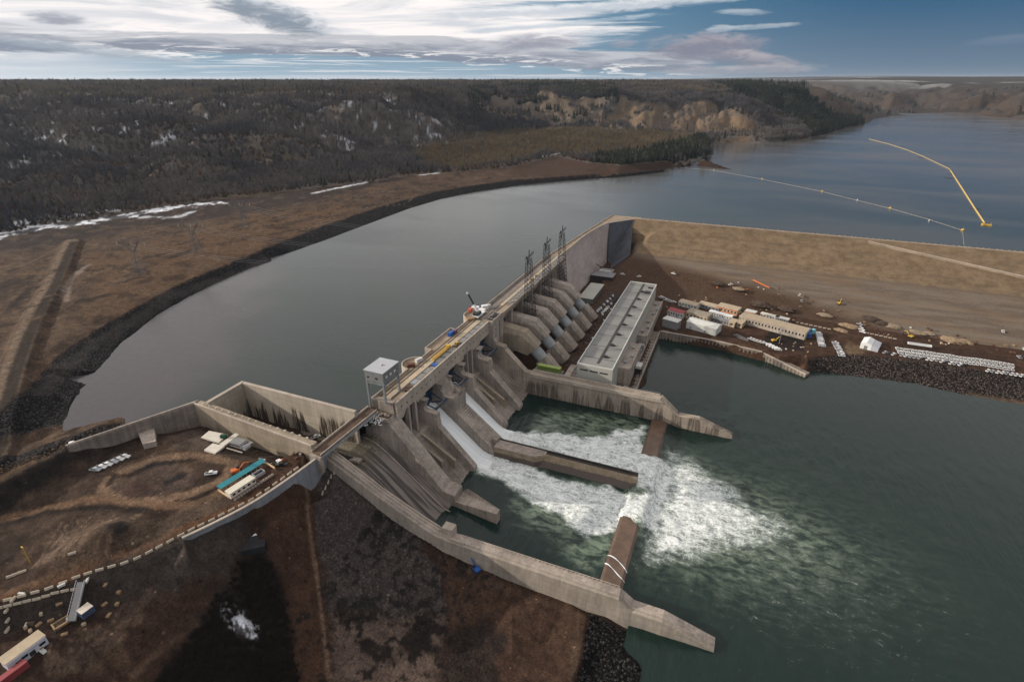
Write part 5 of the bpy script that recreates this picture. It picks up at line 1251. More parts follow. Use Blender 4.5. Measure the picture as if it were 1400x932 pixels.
# low downstream block and tailrace deck
q = MB(); q.box(PX1, -57.2, 376, 424, 2, 23); q.box(PX1, -57.2, 356, 376, 2, 8); q.box(PX1, -57.2, 424, 454, 2, 8.4); q.box(PX1, -57.2, 454, 546, 2, 17.2); world_part(q, 'annex', CONC, ph)
q = MB(); q.box(-57.9, -57.1, 376, 424, 23, 24); q.box(-57.9, -57.1, 454, 546, 17.2, 18.3); world_part(q, 'annex_parapet', CONC_L, ph)
q = MB(); q.box(-57.2, -50.6, 350.5, 548, -8, 6.0); world_part(q, 'tailrace_deck', CONC_D, ph)
q = MB(); q.box(-51.2, -50.6, 350.5, 548, 6, 6.9)
for i in range(30): q.box(-57.0, -51.3, 354 + i * 6.4, 354.5 + i * 6.4, 6, 6.5)
world_part(q, 'deck_kerb', CONC_L, ph)
q = MB()
for (x, y, a, b2, h) in ((-63, 427, 4, 5, 5), (-61, 434, 3, 3, 4), (-62.5, 444, 4, 4, 4), (-60.4, 440, 3, 3, 6), (-63.5, 449, 2, 3, 3)): q.box(x, x + a, y, y + b2, 8.4, 8.4 + h)
for (x, y) in ((-64, 460), (-61, 470), (-63, 484), (-62, 505), (-60, 520), (-64, 532)): q.box(x, x + 2 + rng.random(), y, y + 2 + 2 * rng.random(), 17.2, 18.4 + 1.4 * rng.random())
for x, y in ((-64, 384), (-61, 396), (-63, 412)): q.box(x, x + 2, y, y + 2.6, 23, 24.6)
world_part(q, 'plant', STEEL_G, ph)
q = MB(); q.box(-56.6, -52, 398, 406, 13, 15.2); world_part(q, 'gantry_roof', OFFWHITE, ph)
q = MB()
for x in (-56.2, -52.4):
    for y in (398.5, 405.5): q.box(x - .3, x + .3, y - .3, y + .3, 6, 13)
q.box(-56, -52.6, 399, 405, 8, 12); world_part(q, 'gantry_leg', STEEL_D, ph)
q = MB(); q.box(-103.5, -98.5, 352, 372, 4, 20); world_part(q, 'access_tower', CONC, ph)
# ================================================================== THINGS ON THE SITE
def gz1(x, y):
    z = float(ground_height(np.array([float(x)]), np.array([float(y)]))[0])
    if -120 < x < 1000 and 574 < y < 738: z = max(z, float(ez(y)))
    return z
def spot(px, py, guess=9.0):
    z = guess
    for _ in range(5): x, y = at(px, py, z); z = gz1(x, y)
    return x, y, z
def roof_xy(px, py, zr): return at(px, py, zr)
RZ = math.atan2(at(1095, 452, 12)[1] - at(935, 412, 12)[1], at(1095, 452, 12)[0] - at(935, 412, 12)[0])
def local_part(mb, name, mats, root, bevel=0.0):
    return mb.build(name, mats, root, bevel)
def shed(label, px, py, L, Wd, H, wall, roof, rz=RZ, gable=0.0, base=9.0, name='site_building', cat='building', doors=2, band=None, windows=6, group='site buildings on the yard', ribs=None):
    x, y = roof_xy(px, py, base + H)
    root = empty(name, (x, y, base - .3), label, cat, group, rz)
    q = MB(); q.box(-L / 2, L / 2, -Wd / 2, Wd / 2, 0, H); local_part(q, 'wall', wall, root)
    q = MB(); e = .35
    if gable: 
        q.add([(-L / 2 - e, -Wd / 2 - e, H), (L / 2 + e, -Wd / 2 - e, H), (L / 2 + e, 0, H + gable), (-L / 2 - e, 0, H + gable), (-L / 2 - e, Wd / 2 + e, H), (L / 2 + e, Wd / 2 + e, H)], [(0, 1, 2, 3), (3, 2, 5, 4), (0, 3, 4), (1, 5, 2), (0, 4, 5, 1)])
    else:
        q.box(-L / 2 - e, L / 2 + e, -Wd / 2 - e, Wd / 2 + e, H, H + .35)
    if ribs:
        for i in range(ribs + 1):
            xx = -L / 2 + L * i / ribs; zz = H + .36
            if gable: q.add([(xx - .12, -Wd / 2, H + .1), (xx + .12, -Wd / 2, H + .1), (xx + .12, 0, H + gable + .1), (xx - .12, 0, H + gable + .1)], [(0, 1, 2, 3)])
            else: q.box(xx - .15, xx + .15, -Wd / 2, Wd / 2, zz, zz + .12)
    local_part(q, 'roof', roof, root)
    q = MB()
    for i in range(windows):
        xx = -L / 2 + L * (i + .5) / windows; q.box(xx - L / windows * .22, xx + L / windows * .22, -Wd / 2 - .06, -Wd / 2 + .05, H * .45, H * .75)
    if windows: local_part(q, 'window', GLASS, root)
    q = MB(); 
    for i in range(doors): xx = -L / 2 + L * (i + .3) / doors; q.box(xx - .7, xx + .7, -Wd / 2 - .08, -Wd / 2 + .05, .3, min(H * .8, 2.6))
    if doors: local_part(q, 'door', GREYP, root)
    if band is not None:
        q = MB(); q.box(-L / 2 - .05, L / 2 + .05, -Wd / 2 - .09, -Wd / 2 + .03, H * .82, H * .95); q.box(-L / 2 - .05, L / 2 + .05, -Wd / 2 - .09, -Wd / 2 + .03, H * .22, H * .36); local_part(q, 'stripe', band, root)
    return root
shed('flat tan building at the back left of the yard row', 943, 413, 20, 10, 5, OFFWHITE, TAN, gable=1.2)
shed('tan roofed building with parked machines along its front', 971, 416, 22, 9, 4.5, GREYP, TAN)
shed('tan building with orange stripes along its front wall', 997, 419, 21, 12, 6, TAN, TAN, band=ORANGE)
shed('small grey building under a faded red roof', 926, 424, 16, 9, 6, OFFWHITE, mat('faded red roof', (.30, .07, .07), .7, .2), gable=1.0)
shed('grey tan ribbed building in the middle of the yard', 956, 427, 22, 12, 7, TAN, mat('dusty tan roof', (.30, .26, .20), .8, .2), ribs=9)
shed('long white trailer office with a bright white roof', 986, 428, 23, 5, 4.5, OFFWHITE, WHITE, windows=9)
shed('small white roofed shed on dark legs by the quay corner', 919, 436, 15, 9, 8, GREYP, OFFWHITE, windows=0)
shed('big pale grey gabled shed at the edge of the quay', 963, 441, 29, 14, 7, OFFWHITE, OFFWHITE, gable=1.8, windows=0)
shed('very long tan ribbed hall with a pale lower edge', 1058, 440, 61, 14, 7, CONC_L, TAN, rz=RZ - .02, gable=.0, ribs=34, windows=20)
shed('small tan hut beside the long ribbed hall, left one', 1003, 438, 6, 10, 5, TAN, TAN, windows=1, doors=1)
shed('small tan hut squeezed against the long ribbed hall', 1014, 439, 5, 10, 5, TAN, TAN, windows=1, doors=1)
shed('white flat roofed trailer behind the long hall', 1053, 430, 17, 4.6, 4, WHITE, mat('cream roof', (.62, .58, .48), .6, .08), name='site_trailer', cat='trailer')
shed('grey sided trailer touching the white one behind the hall', 1070, 434, 12, 5, 4, GREYP, OFFWHITE, name='site_trailer', cat='trailer')
shed('dark grey low building between the tan halls and the quay', 987, 436, 18, 6, 4, GREYP, GREYP)
shed('orange and grey plant shed behind the long hall', 1027, 425, 10, 7, 5, ORANGE, OFFWHITE, windows=2)
# flat roofed building behind the last penstock
x0, y0 = at(809, 400, 14)
root = empty('site_building', (-135.5, 556, 8.5), 'flat pale grey roofed building between the far wall and the powerhouse', 'building')
q = MB(); q.box(-7.3, 7.3, -25, 25, 0, 6); local_part(q, 'wall', GREYP, root)
q = MB(); q.box(-7.8, 7.8, -25.5, 25.5, 6, 6.5); local_part(q, 'roof', mat('pale roof', (.40, .40, .36), .75, .08, .05), root)
q = MB()
for i in range(10): q.box(7.28, 7.36, -23 + i * 5, -20 + i * 5, 2, 4); 
local_part(q, 'window', GLASS, root)
# white tent shed by the riprap
x, y = at(1191, 470, 12)
root = empty('storage_tent', (x, y, 8.8), 'bright white storage tent with a grey lean-to on bare sand', 'tent', None, RZ)
q = MB(); q.add([(-7, -8, 0), (1.5, -8, 0), (1.5, 8, 0), (-7, 8, 0), (-7, -8, 5), (1.5, -8, 5), (1.5, 8, 5), (-7, 8, 5), (-2.7, -8, 6.6), (-2.7, 8, 6.6)], [(0, 1, 5, 8, 4), (2, 3, 7, 9, 6), (1, 2, 6, 5), (3, 0, 4, 7), (4, 8, 9, 7), (8, 5, 6, 9)]); local_part(q, 'canopy', WHITE, root)
q = MB(); q.add([(1.6, -8, 0), (7, -8, 0), (7, 8, 0), (1.6, 8, 0), (1.6, -8, 4.9), (7, -8, 3.6), (7, 8, 3.6), (1.6, 8, 4.9)], [(0, 1, 5, 4), (1, 2, 6, 5), (2, 3, 7, 6), (4, 5, 6, 7)]); local_part(q, 'lean_to', mat('grey canvas', (.42, .43, .47), .7, .08), root)
q = MB(); q.box(-4, -1.4, -8.1, -7.95, 0, 3.4); local_part(q, 'door', GREYP, root)
# tanks beyond the hall
x, y = at(1105, 452, 11)
for i, (px, py, mt, lab) in enumerate(((1105, 449, mat('bright blue tank', (.03, .25, .50), .4, .1), 'bright blue round tank at the end of the long hall'), (1106, 455, BLUEP, 'dark blue round tank in front of the bright blue one'), (1113, 450, mat('cyan cover', (.22, .50, .58), .5, .1), 'pale cyan covered round tank right of the blue ones'))):
    x, y = at(px, py, 13); root = empty('water_tank', (x, y, 8.7), lab, 'tank', 'tanks by the long hall')
    q = MB(); r_ = 2.7 - .5 * i; q.lathe((0, 0), [(r_, 0), (r_, 4.2), (r_ * .9, 4.5), (.01, 5.0)], 18); local_part(q, 'shell', mt, root)
    q = MB(); q.lathe((0, 0), [(r_ + .08, 4.0), (r_ + .08, 4.25), (r_ - .2, 4.3)], 18); q.box(r_ - .1, r_ + .25, -.25, .25, 0, 4.6); local_part(q, 'rim', STEEL_G, root)
# green container by the first penstock
x, y = at(744, 507, 21.5)
root = empty('shipping_container', (-117, 357.5, 18.4), 'long olive green container behind the basin wall below a penstock', 'container', None, 0)
q = MB(); q.box(-9.5, 9.5, -2.2, 2.2, 0, 4.2)
for i in range(24): q.box(-9.3 + i * .8, -8.95 + i * .8, -2.3, 2.3, .3, 4.0)
local_part(q, 'shell', GREENP, root); q = MB(); q.box(-9.3, 9.3, -1.9, 1.9, 4.2, 4.35); local_part(q, 'roof', mat('pale green roof', (.26, .33, .09), .5, .15), root)
q = MB(); q.box(-12, 11, -4, 4.5, -8, -.02); tag(q.build('concrete_pad', CONC_D), 'raised concrete pad under the olive green container', 'pad').location = (-117, 357.5, 18.4)
# quay wall along the yard
qw = empty('quay_wall', (0, 490, 0), 'concrete quay with timber fenders between yard and tailrace', 'wall')
qpts = [at(903, 454, 7), at(980, 467, 7), at(1040, 481, 7), at(1103, 506, 7)]
q = MB(); q.wall([(qpts[0][0], qpts[0][1], -8, 7.6), (qpts[1][0], qpts[1][1], -8, 7.4), (qpts[2][0], qpts[2][1], -8, 7.0), (qpts[3][0], qpts[3][1], -8, 2.5)], 7.0, 1); world_part(q, 'wall', CONC_D, qw)
q = MB(); q.wall([(p[0], p[1] - .1, z - .1, z + .7) for p, z in zip(qpts, (7.6, 7.4, 7.0, 2.5))], 1.2, 1); world_part(q, 'kerb', CONC_L, qw)
q = MB()
for a, b, za, zb in ((qpts[0], qpts[1], 6, 6), (qpts[1], qpts[2], 6, 5.6), (qpts[2], qpts[3], 5.6, 2.2)):
    n = int(math.dist(a, b) / 3.2)
    for i in range(n): f = i / n; xx, yy = a[0] + (b[0] - a[0]) * f, a[1] + (b[1] - a[1]) * f; q.box(xx - .5, xx + .5, yy - .7, yy + .1, -1, za + (zb - za) * f)
world_part(q, 'fender', CONC_Y, qw)
# ------------------------------------------------------------------ vehicles
def pickup_mesh(name, paint):
    q = MB(); q.m(0)
    q.prism_y([(-2.8, .45), (-2.8, 1.05), (-.7, 1.1), (2.75, 1.0), (2.85, .75), (2.85, .45)], -.98, .98)
    q.prism_y([(-.9, 1.08), (-.75, 1.85), (.75, 1.87), (1.45, 1.1)], -.86, .86)
    q.m(1); q.prism_y([(-.93, 1.2), (-.82, 1.7), (.78, 1.72), (1.36, 1.2)], -.885, .885); q.box(-2.6, -1.0, -.8, .8, 1.02, 1.09)
    q.m(2)
    for xx in (-1.8, 1.85):
        for yy in (-.95, .72): q.tube((xx, yy, .4), (xx, yy + .23, .4), .4, 10)
    q.m(3); q.box(2.8, 2.87, -.8, -.45, .72, .9); q.box(2.8, 2.87, .45, .8, .72, .9)
    o = q.build(name, [paint, GLASS, RUBBER, WHITE]); return o
def van_mesh(name, paint):
    q = MB(); q.m(0); q.prism_y([(-3, .45), (-3, 2.35), (1.5, 2.4), (2.3, 1.35), (3, 1.15), (3, .45)], -1.0, 1.0)
    q.m(1); q.prism_y([(1.4, 1.4), (1.46, 2.25), (1.75, 2.0), (2.22, 1.4)], -1.02, 1.02)
    q.m(2)
    for xx in (-1.9, 1.9):
        for yy in (-1.0, .77): q.tube((xx, yy, .4), (xx, yy + .23, .4), .4, 10)
    return q.build(name, [paint, GLASS, RUBBER])
protos = {}
def vehicle(kind, paint, x, y, z, rz, label, group):
    key = (kind, paint.name)
    if key not in protos:
        o = (pickup_mesh if kind == 'pickup_truck' else van_mesh)(kind, paint); protos[key] = o
    else:
        o = protos[key].copy(); COL.objects.link(o)
    o.location = (x, y, z); o.rotation_euler = (0, 0, rz); return tag(o, label, 'truck' if kind == 'pickup_truck' else 'van', group)
SILVER = mat('silver paint', (.45, .46, .48), .35, .06, metal=.3); BLACKP = mat('black car paint', (.02, .02, .022), .3, .1)
def park_row(a, b, n, label, group, ang=None, paints=(WHITE,), kinds=('pickup_truck',), jit=.25, guess=9.2, skip=0.0):
    xa, ya, za = spot(*a, guess); xb, yb, zb = spot(*b, guess)
    d = math.atan2(yb - ya, xb - xa) + (math.pi / 2 if ang is None else ang)
    for i in range(n):
        if rng.random() < skip: continue
        f = (i + .5) / n; x = xa + (xb - xa) * f + rng.uniform(-jit, jit); y = ya + (yb - ya) * f + rng.uniform(-jit, jit)
        vehicle(rng.choice(kinds), rng.choice(paints), x, y, gz1(x, y) + .03, d + rng.uniform(-.05, .05), label, group)
park_row((1224, 477), (1386, 501), 31, 'white pickup in the upper line of the long double row', 'double row above the riprap, upper line')
park_row((1226, 482), (1386, 506), 31, 'white pickup in the lower line of the long double row', 'double row above the riprap, lower line')
park_row((1207, 482), (1322, 501), 19, 'pickup parked aslant along the riprap edge', 'pickups along the riprap edge', .9, (WHITE, WHITE, SILVER, BLACKP), skip=.12)
park_row((1348, 507), (1420, 518), 11, 'pickup parked aslant at the far right riprap edge', 'pickups at the right end of the riprap', .9, (WHITE, WHITE, SILVER))
park_row((1119, 456), (1124, 475), 9, 'silver white van parked close together beside the cyan tank', 'vans by the cyan tank', math.pi / 2, (WHITE, SILVER), ('van',))
park_row((1141, 468), (1151, 488), 10, 'white pickup in the short slanting row on brown dirt', 'short slanting row of pickups', math.pi / 2, (WHITE, SILVER), guess=9)
park_row((841, 402), (816, 427), 12, 'pale pickup parked beside the flat roofed building', 'cars between penstocks and powerhouse', .5, (WHITE, SILVER, BLACKP))
park_row((846, 405), (822, 430), 12, 'dark or pale pickup in the outer line near the powerhouse', 'outer line of cars near the powerhouse', .5, (SILVER, WHITE, BLACKP, BLACKP))
park_row((1006, 459), (1020, 466), 5, 'pale flatbed pickup at the left end of the quay line', 'flatbeds on the quay', .4, (SILVER, GREYP))
park_row((1024, 463), (1046, 470), 5, 'white pickup standing aslant on the quay', 'slanting pickups on the quay', .5, (WHITE,))
park_row((1050, 472), (1066, 480), 4, 'white van near the light pole on the quay', 'vans at the quay end', .9, (WHITE,), ('van',))
park_row((902, 408), (922, 414), 8, 'pickup parked behind the powerhouse end', 'pickups behind the powerhouse', .8, (WHITE, SILVER, WHITE))
park_row((1174, 442), (1180, 456), 4, 'white pickup among the rubble below the slope', 'pickups by the rubble', 1.0, (WHITE, SILVER))
for i, (px, py, lab) in enumerate(((834, 352, 'white pickup alone at the foot of the dark slope'), (840, 382, 'white van at the corner of the far wall'), (851, 379, 'white pickup beside the upper laydown'), (873, 382, 'white pickup behind the powerhouse roof'), (998, 394, 'white pickup on the brown bank above the yard'), (1092, 408, 'white pickup on the slope toe above the tanks'), (1095, 415, 'pale pickup by the drain on the bank'), (1370, 456, 'white truck standing on the lower face of the earth dam'), (1400, 478, 'white pickup at the right edge of the picture'), (1393, 489, 'silver pickup below the right edge road'), (920, 380, 'white pickup on the shaded embankment foot'))):
    x, y, z = spot(px, py); vehicle('pickup_truck', WHITE if i not in (6, 9) else SILVER, x, y, z + .05, rng.uniform(0, 3), lab, None)
root = empty('flatbed_trailer', (*at(1257, 472, 10), 8.9), 'long white sided empty trailer behind the double row', 'trailer', None, math.atan2(at(1268, 474, 10)[1] - at(1247, 471, 10)[1], at(1268, 474, 10)[0] - at(1247, 471, 10)[0]))
q = MB(); q.box(-9, 9, -1.5, -1.2, 1.2, 2.6); q.box(-9, 9, 1.2, 1.5, 1.2, 2.6); q.box(-9, -8.7, -1.2, 1.2, 1.2, 2.6); q.box(8.7, 9, -1.2, 1.2, 1.2, 2.6); local_part(q, 'side_board', WHITE, root)
q = MB(); q.box(-9, 9, -1.2, 1.2, .9, 1.2); local_part(q, 'bed', STEEL_D, root); q = MB()
for xx in (-7, -5.8, 5, 6.2):
    for yy in (-1.4, 1.1): q.tube((xx, yy, .45), (xx, yy + .3, .45), .45, 10)
local_part(q, 'wheel', RUBBER, root)
# ------------------------------------------------------------------ machines
def excavator(label, px, py, paint, rz, guess=9, s=1.0, group=None):
    x, y, z = spot(px, py, guess); root = empty('excavator', (x, y, z + .05), label, 'excavator', group, rz); root.scale = (s, s, s)
    for yy in (-1.5, .9):
        q = MB(); q.prism_y([(-2.2, 0), (-2.5, .5), (-2.1, 1.0), (2.1, 1.0), (2.5, .5), (2.2, 0)], yy, yy + .6); local_part(q, 'track', RUBBER, root)
    q = MB(); q.prism_y([(-2.4, 1.1), (-2.4, 2.3), (.6, 2.4), (1.7, 1.8), (1.7, 1.1)], -1.35, 1.35); local_part(q, 'body', paint, root)
    q = MB(); q.prism_y([(.1, 2.2), (.2, 3.3), (1.4, 3.2), (1.8, 2.0)], .2, 1.3); local_part(q, 'cab', GLASS, root)
    q = MB(); q.tube((1.4, -.3, 1.9), (4.2, -.3, 4.6), .35, 6); q.tube((4.2, -.3, 4.6), (6.3, -.3, 3.9), .32, 6); local_part(q, 'boom', paint, root)
    q = MB(); q.tube((6.3, -.3, 3.9), (6.9, -.3, 1.4), .26, 6); q.prism_y([(6.4, .3), (6.3, 1.4), (7.4, 1.5), (7.6, .6)], -.9, .3); local_part(q, 'bucket', STEEL_D, root)
    return root
excavator('yellow excavator on the quay yard below the long hall', 1058, 467, YELLOW, .6)
excavator('yellow excavator on the road behind the double row', 1244, 461, YELLOW, 2.4)
excavator('orange excavator beside the teal sheeted laydown', 324, 646, ORANGE, 1.0, 47)
excavator('blue excavator by itself under the near basin wall', 651, 780, BLUEP, 2.6, 3)
excavator('yellow excavator high on the brown bank', 1146, 419, YELLOW, 1.2)
# mobile crane on the bulge of the dam
cb = at3(655, 431, 57.6)
root = empty('mobile_crane', cb, 'white mobile crane with black telescopic jib raised over the reservoir', 'crane', None, 0)
q = MB(); q.box(-3, 3, -7, 7, .9, 2.0); q.box(-2.6, 2.6, 4.6, 7.2, 2.0, 3.4); local_part(q, 'carrier', WHITE, root)
q = MB()
for yy in (-5.5, -3.8, 2.6, 4.8):
    for xx in (-3.1, 2.6): q.tube((xx, yy, .65), (xx + .5, yy, .65), .65, 10)
local_part(q, 'wheel', RUBBER, root)
q = MB(); q.box(-2.2, 2.2, -6.5, 0, 2.1, 4.2); local_part(q, 'turret', STEEL_D, root)
tip = at3(640, 402, 75); tipl = tip - cb; mid = Vector((0, -2, 3.6)).lerp(tipl, .42)
q = MB(); q.tube((0, -2, 3.6), mid, .95, 6); local_part(q, 'lower_jib', WHITE, root); q = MB(); q.tube(mid, tipl, .75, 6); local_part(q, 'upper_jib', STEEL_D, root)
q = MB(); q.tube(tipl, tipl + (tipl - mid).normalized() * 1.8, .9, 6); local_part(q, 'jib_head', OFFWHITE, root)
def deck_box(name, label, px, py, z, L, Wd, H, mt, rz=math.pi / 2, cat='container', top=None, group=None):
    x, y = at(px, py, z); root = empty(name, (x, y, z), label, cat, group, rz)
    q = MB(); q.box(-L / 2, L / 2, -Wd / 2, Wd / 2, 0, H)
    for i in range(int(L / .8)): q.box(-L / 2 + .1 + i * .8, -L / 2 + .4 + i * .8, -Wd / 2 - .06, Wd / 2 + .06, .1, H - .1)
    local_part(q, 'shell', mt, root); q = MB(); q.box(-L / 2 + .1, L / 2 - .1, -Wd / 2 + .1, Wd / 2 - .1, H, H + .12); local_part(q, 'roof', top or mt, root)
    q = MB(); q.box(L / 2, L / 2 + .07, -Wd / 2 + .2, -.06, .2, H - .2); q.box(L / 2, L / 2 + .07, .06, Wd / 2 - .2, .2, H - .2); local_part(q, 'door', mt, root)
    return root
deck_box('shipping_container', 'orange red container beside the crane on the dam bulge', 643, 426, 57.6, 4.5, 3, 2.6, mat('orange red', (.50, .09, .05), .5, .1))
deck_box('shipping_container', 'white container just left of the crane', 650, 424, 57.6, 6, 3.4, 3, WHITE, .5)
deck_box('site_cabin', 'white cabin on the dam crest right of the crane', 663, 422, 57.6, 5, 3.4, 3, WHITE, .8, 'cabin')
deck_box('site_cabin', 'small white cabin beyond the other one on the crest', 668, 420.5, 57.6, 3.4, 2.4, 2.6, OFFWHITE, .8, 'cabin')
deck_box('shipping_container', 'blue container on the upstream ledge of the spillway deck', 617, 458, 57.6, 6, 2.6, 2.6, BLUEP)
deck_box('shipping_container', 'purple grey container next to the blue one', 622, 455, 57.6, 4, 2.4, 2.4, mat('mauve paint', (.17, .09, .14), .5, .1))
deck_box('shipping_container', 'rusty container on the near round bulge', 562, 501, 57.6, 5, 3, 2.2, RUSTM, .7)
deck_box('shipping_container', 'white tank container on the near round bulge', 573, 494, 57.6, 5, 2.4, 2.2, OFFWHITE, 1.2)
deck_box('timber_stack', 'stack of brown timber on the crane bulge', 643, 437, 57.6, 6, 4, 1.6, TIMBER, .9, 'stack')
# yellow maintenance gantry lying along the spillway deck
ga, gb = at3(592, 492, 58.4), at3(613, 475, 58.4)
root = empty('lifting_beam', ga, 'yellow lattice lifting beam lying along the spillway deck', 'beam')
q = MB(); d_ = gb - ga
for o_ in (-.8, .8): q.tube((o_, 0, 0), d_ + Vector((o_, 0, 0)), .28, 5); q.tube((o_, 0, 1.4), d_ + Vector((o_, 0, 1.4)), .24, 5)
for i in range(12):
    f = i / 12; p_ = d_ * f; p2 = d_ * (f + 1 / 12)
    for o_ in (-.8, .8): q.tube(p_ + Vector((o_, 0, 0)), p2 + Vector((o_, 0, 1.4)), .14, 4)
    q.tube(p_ + Vector((-.8, 0, 1.4)), p_ + Vector((.8, 0, 1.4)), .14, 4)
local_part(q, 'frame', YELLOW, root); q = MB(); q.box(d_.x - 1.4, d_.x + 1.4, d_.y - 1, d_.y + 1, -.6, 2.2); local_part(q, 'end_carriage', YELLOW, root)
for i, (px, py, lab) in enumerate(((624, 471, 'yellow truck parked on the spillway deck'), (727, 383, 'yellow loader on the dam crest between line towers'), (733, 378, 'orange yellow truck on the dam crest by the towers'))):
    x, y = at(px, py, 57.7); vehicle('pickup_truck', YELLOW, x, y, 57.72, math.pi / 2 + .1 * i, lab, None)
# gantry crane house on legs at the near end of the dam
root = empty('gantry_crane', (-174.5, 222, 57.6), 'grey box gantry crane on four tall legs at the end of the dam', 'crane')
gx0, gx1, gy0, gy1 = -180.6, -168.2, 216, 231.5
q = MB(); q.box(gx0, gx1, gy0, gy1, 71, 77.4); world_part(q, 'house', STEEL_P if False else GREYP, root)
q = MB(); q.box(gx0 - .4, gx1 + .4, gy0 - .4, gy1 + .4, 77.4, 77.9); q.lathe((-174.4, 224), [(.9, 77.9), (.9, 78.5), (.01, 78.8)], 10); world_part(q, 'roof', mat('gantry roof', (.40, .41, .44), .55, .08), root)
for x in (gx0 + .6, gx1 - .6):
    for y in (gy0 + .6, gy1 - .6):
        zb = 57.6 if y > 220 or x > -172 else 51
        q = MB(); q.box(x - .55, x + .55, y - .55, y + .55, zb, 71); world_part(q, 'leg', STEEL_G, root)
q = MB()
for x in (gx0 + .6, gx1 - .6): q.box(x - .4, x + .4, gy0 + 1.2, gy1 - 1.2, 68.6, 69.6)
q.box(gx0 + 1.2, gx1 - 1.2, gy0 + .2, gy0 + 1, 69.4, 70.6); world_part(q, 'brace', STEEL_G, root)
q = MB()
for k in range(3): q.box(gx1, gx1 + .1, gy0 + 2.5 + k * 4, gy0 + 4 + k * 4, 73.2, 74.6); 
world_part(q, 'window', WHITE, root)
q = MB(); q.box(gx0 + 1.5, gx0 + 2.8, gy0 - .1, gy0 + .02, 73, 74); q.box(gx0 + 7, gx0 + 8.4, gy0 - .1, gy0 + .02, 72.8, 74); world_part(q, 'vent', STEEL_D, root)
# clutter heaps at the near end of the deck
for i, (px, py, lab, mt) in enumerate(((498, 572, 'tangled heap of dark scaffold at the deck corner', STEEL_D), (505, 562, 'brown scaffold pile at the feet of the grey gantry', RUSTM), (522, 552, 'pale timber pile under the grey gantry', TIMBER), (512, 578, 'white and red trucks crammed on the lower deck', WHITE))):
    x, y = at(px, py, 57.6 if i < 3 else 51); z = 57.6 if i < 3 and y > 219 else 51.0; x, y = at(px, py, z)
    q = MB(); 
    for k in range(26):
        a_ = Vector((rng.uniform(-4, 4), rng.uniform(-3.5, 3.5), rng.uniform(0, .8))); q.tube(a_, a_ + Vector((rng.uniform(-3, 3), rng.uniform(-3, 3), rng.uniform(0, 2.4))), rng.uniform(.12, .32), 4)
    o = q.build('scrap_pile' if i < 3 else 'pipe_stack', mt); o.location = (x, y, z); tag(o, lab if i < 3 else 'white bundle of pipes on the lower deck beside the end pier', 'pile')
# ------------------------------------------------------------------ plateau on the near left
for i, (poly, lab) in enumerate((([(275, 598), (286, 589), (311, 594), (299, 605)], 'larger cream slab with a green box at its edge'), ([(279, 615), (291, 606), (307, 610), (294, 620)], 'smaller cream square slab on grey gravel'), ([(300, 607), (322, 592), (327, 594), (306, 610)], 'narrow cream strip slab beside the larger one'))):
    pp = W(poly, 47.8); c_ = (sum(p[0] for p in pp) / 4, sum(p[1] for p in pp) / 4)
    q = MB(); q.prism_z([(p[0] - c_[0], p[1] - c_[1]) for p in pp], -.6, .35); o = q.build('concrete_slab', mat('cream slab', (.58, .54, .47), .8, .1, .4)); o.location = (*c_, 47.7); tag(o, lab, 'slab', 'cream slabs on the gravel pad')
x, y, z = spot(306, 597, 47.6); root = deck_box('shipping_container', 'small dark green box on the edge of the large slab', 306, 598, 47.9, 3, 2, 1.8, mat('dark green', (.02, .08, .05), .6, .1), .4)
root = empty('site_trailer', (*at(328, 605, 50), 47.5), 'grey tarped trailer with a stair at its end on the gravel pad', 'trailer', None, .02)
q = MB(); q.prism_y([(-5, .8), (-5, 3.3), (2.5, 3.5), (3.4, 2.6), (3.4, .8)], -2.4, 2.4); local_part(q, 'body', GREYP, root); q = MB(); q.box(3.4, 5.6, -2.2, 1.8, .4, 1.8); q.tube((4, -2.4, 2.4), (7, 2, 3.4), .4, 6); local_part(q, 'hitch', SILVER, root)
q = MB(); q.box(-6, 5, -4.2, -3.6, 0, .3); local_part(q, 'skid', CONC_L, root); q = MB(); q.box(-4.9, 2.3, -2.42, -2.38, 1.6, 2.4); local_part(q, 'window', GLASS, root)
# fenced laydown with teal sheeting, white trailer and black skips along the road
ta, tb_ = at3(300, 671, 47.6), at3(362, 633, 47.6); dl = (tb_ - ta); L = dl.length; ra = math.atan2(dl.y, dl.x)
root = empty('sheeted_fence', ta.lerp(tb_, .5), 'long teal sheet roof running along the laydown', 'shelter', None, ra)
q = MB(); q.add([(-L / 2, -1.6, 1.9), (L / 2, -1.6, 1.9), (L / 2, 1.6, 2.5), (-L / 2, 1.6, 2.5)], [(0, 1, 2, 3)]); q.box(-L / 2, L / 2, 1.5, 1.62, 1.7, 2.5); local_part(q, 'sheet', TEAL, root)
q = MB()
for i in range(10):
    xx = -L / 2 + .2 + i * (L - .4) / 9; q.box(xx - .1, xx + .1, -1.5, -1.3, 0, 1.9); q.box(xx - .1, xx + .1, 1.3, 1.5, 0, 2.3)
local_part(q, 'post', TIMBER, root)
def between(a, b, za, name, lab, wd, h, mt, cat, off=0.0):
    A_, B_ = at3(*a, za), at3(*b, za); d_ = B_ - A_; r = empty(name, A_.lerp(B_, .5) + Vector((0, 0, off)), lab, cat, None, math.atan2(d_.y, d_.x)); return r, d_.length
root, L = between((312, 677), (346, 655), 49.5, 'site_trailer', 'long cream white trailer in the laydown by the plateau road', 3, 3, WHITE, 'trailer', -2.0)
q = MB(); q.box(-L / 2, L / 2, -2, 2, .6, 3.6); local_part(q, 'body', mat('cream panel', (.62, .55, .47), .6, .08), root); q = MB(); q.box(-L / 2 - .1, L / 2 + .1, -2.1, 2.1, 3.6, 3.85); local_part(q, 'roof', mat('cream roof', (.62, .58, .48), .6, .08), root)
q = MB()
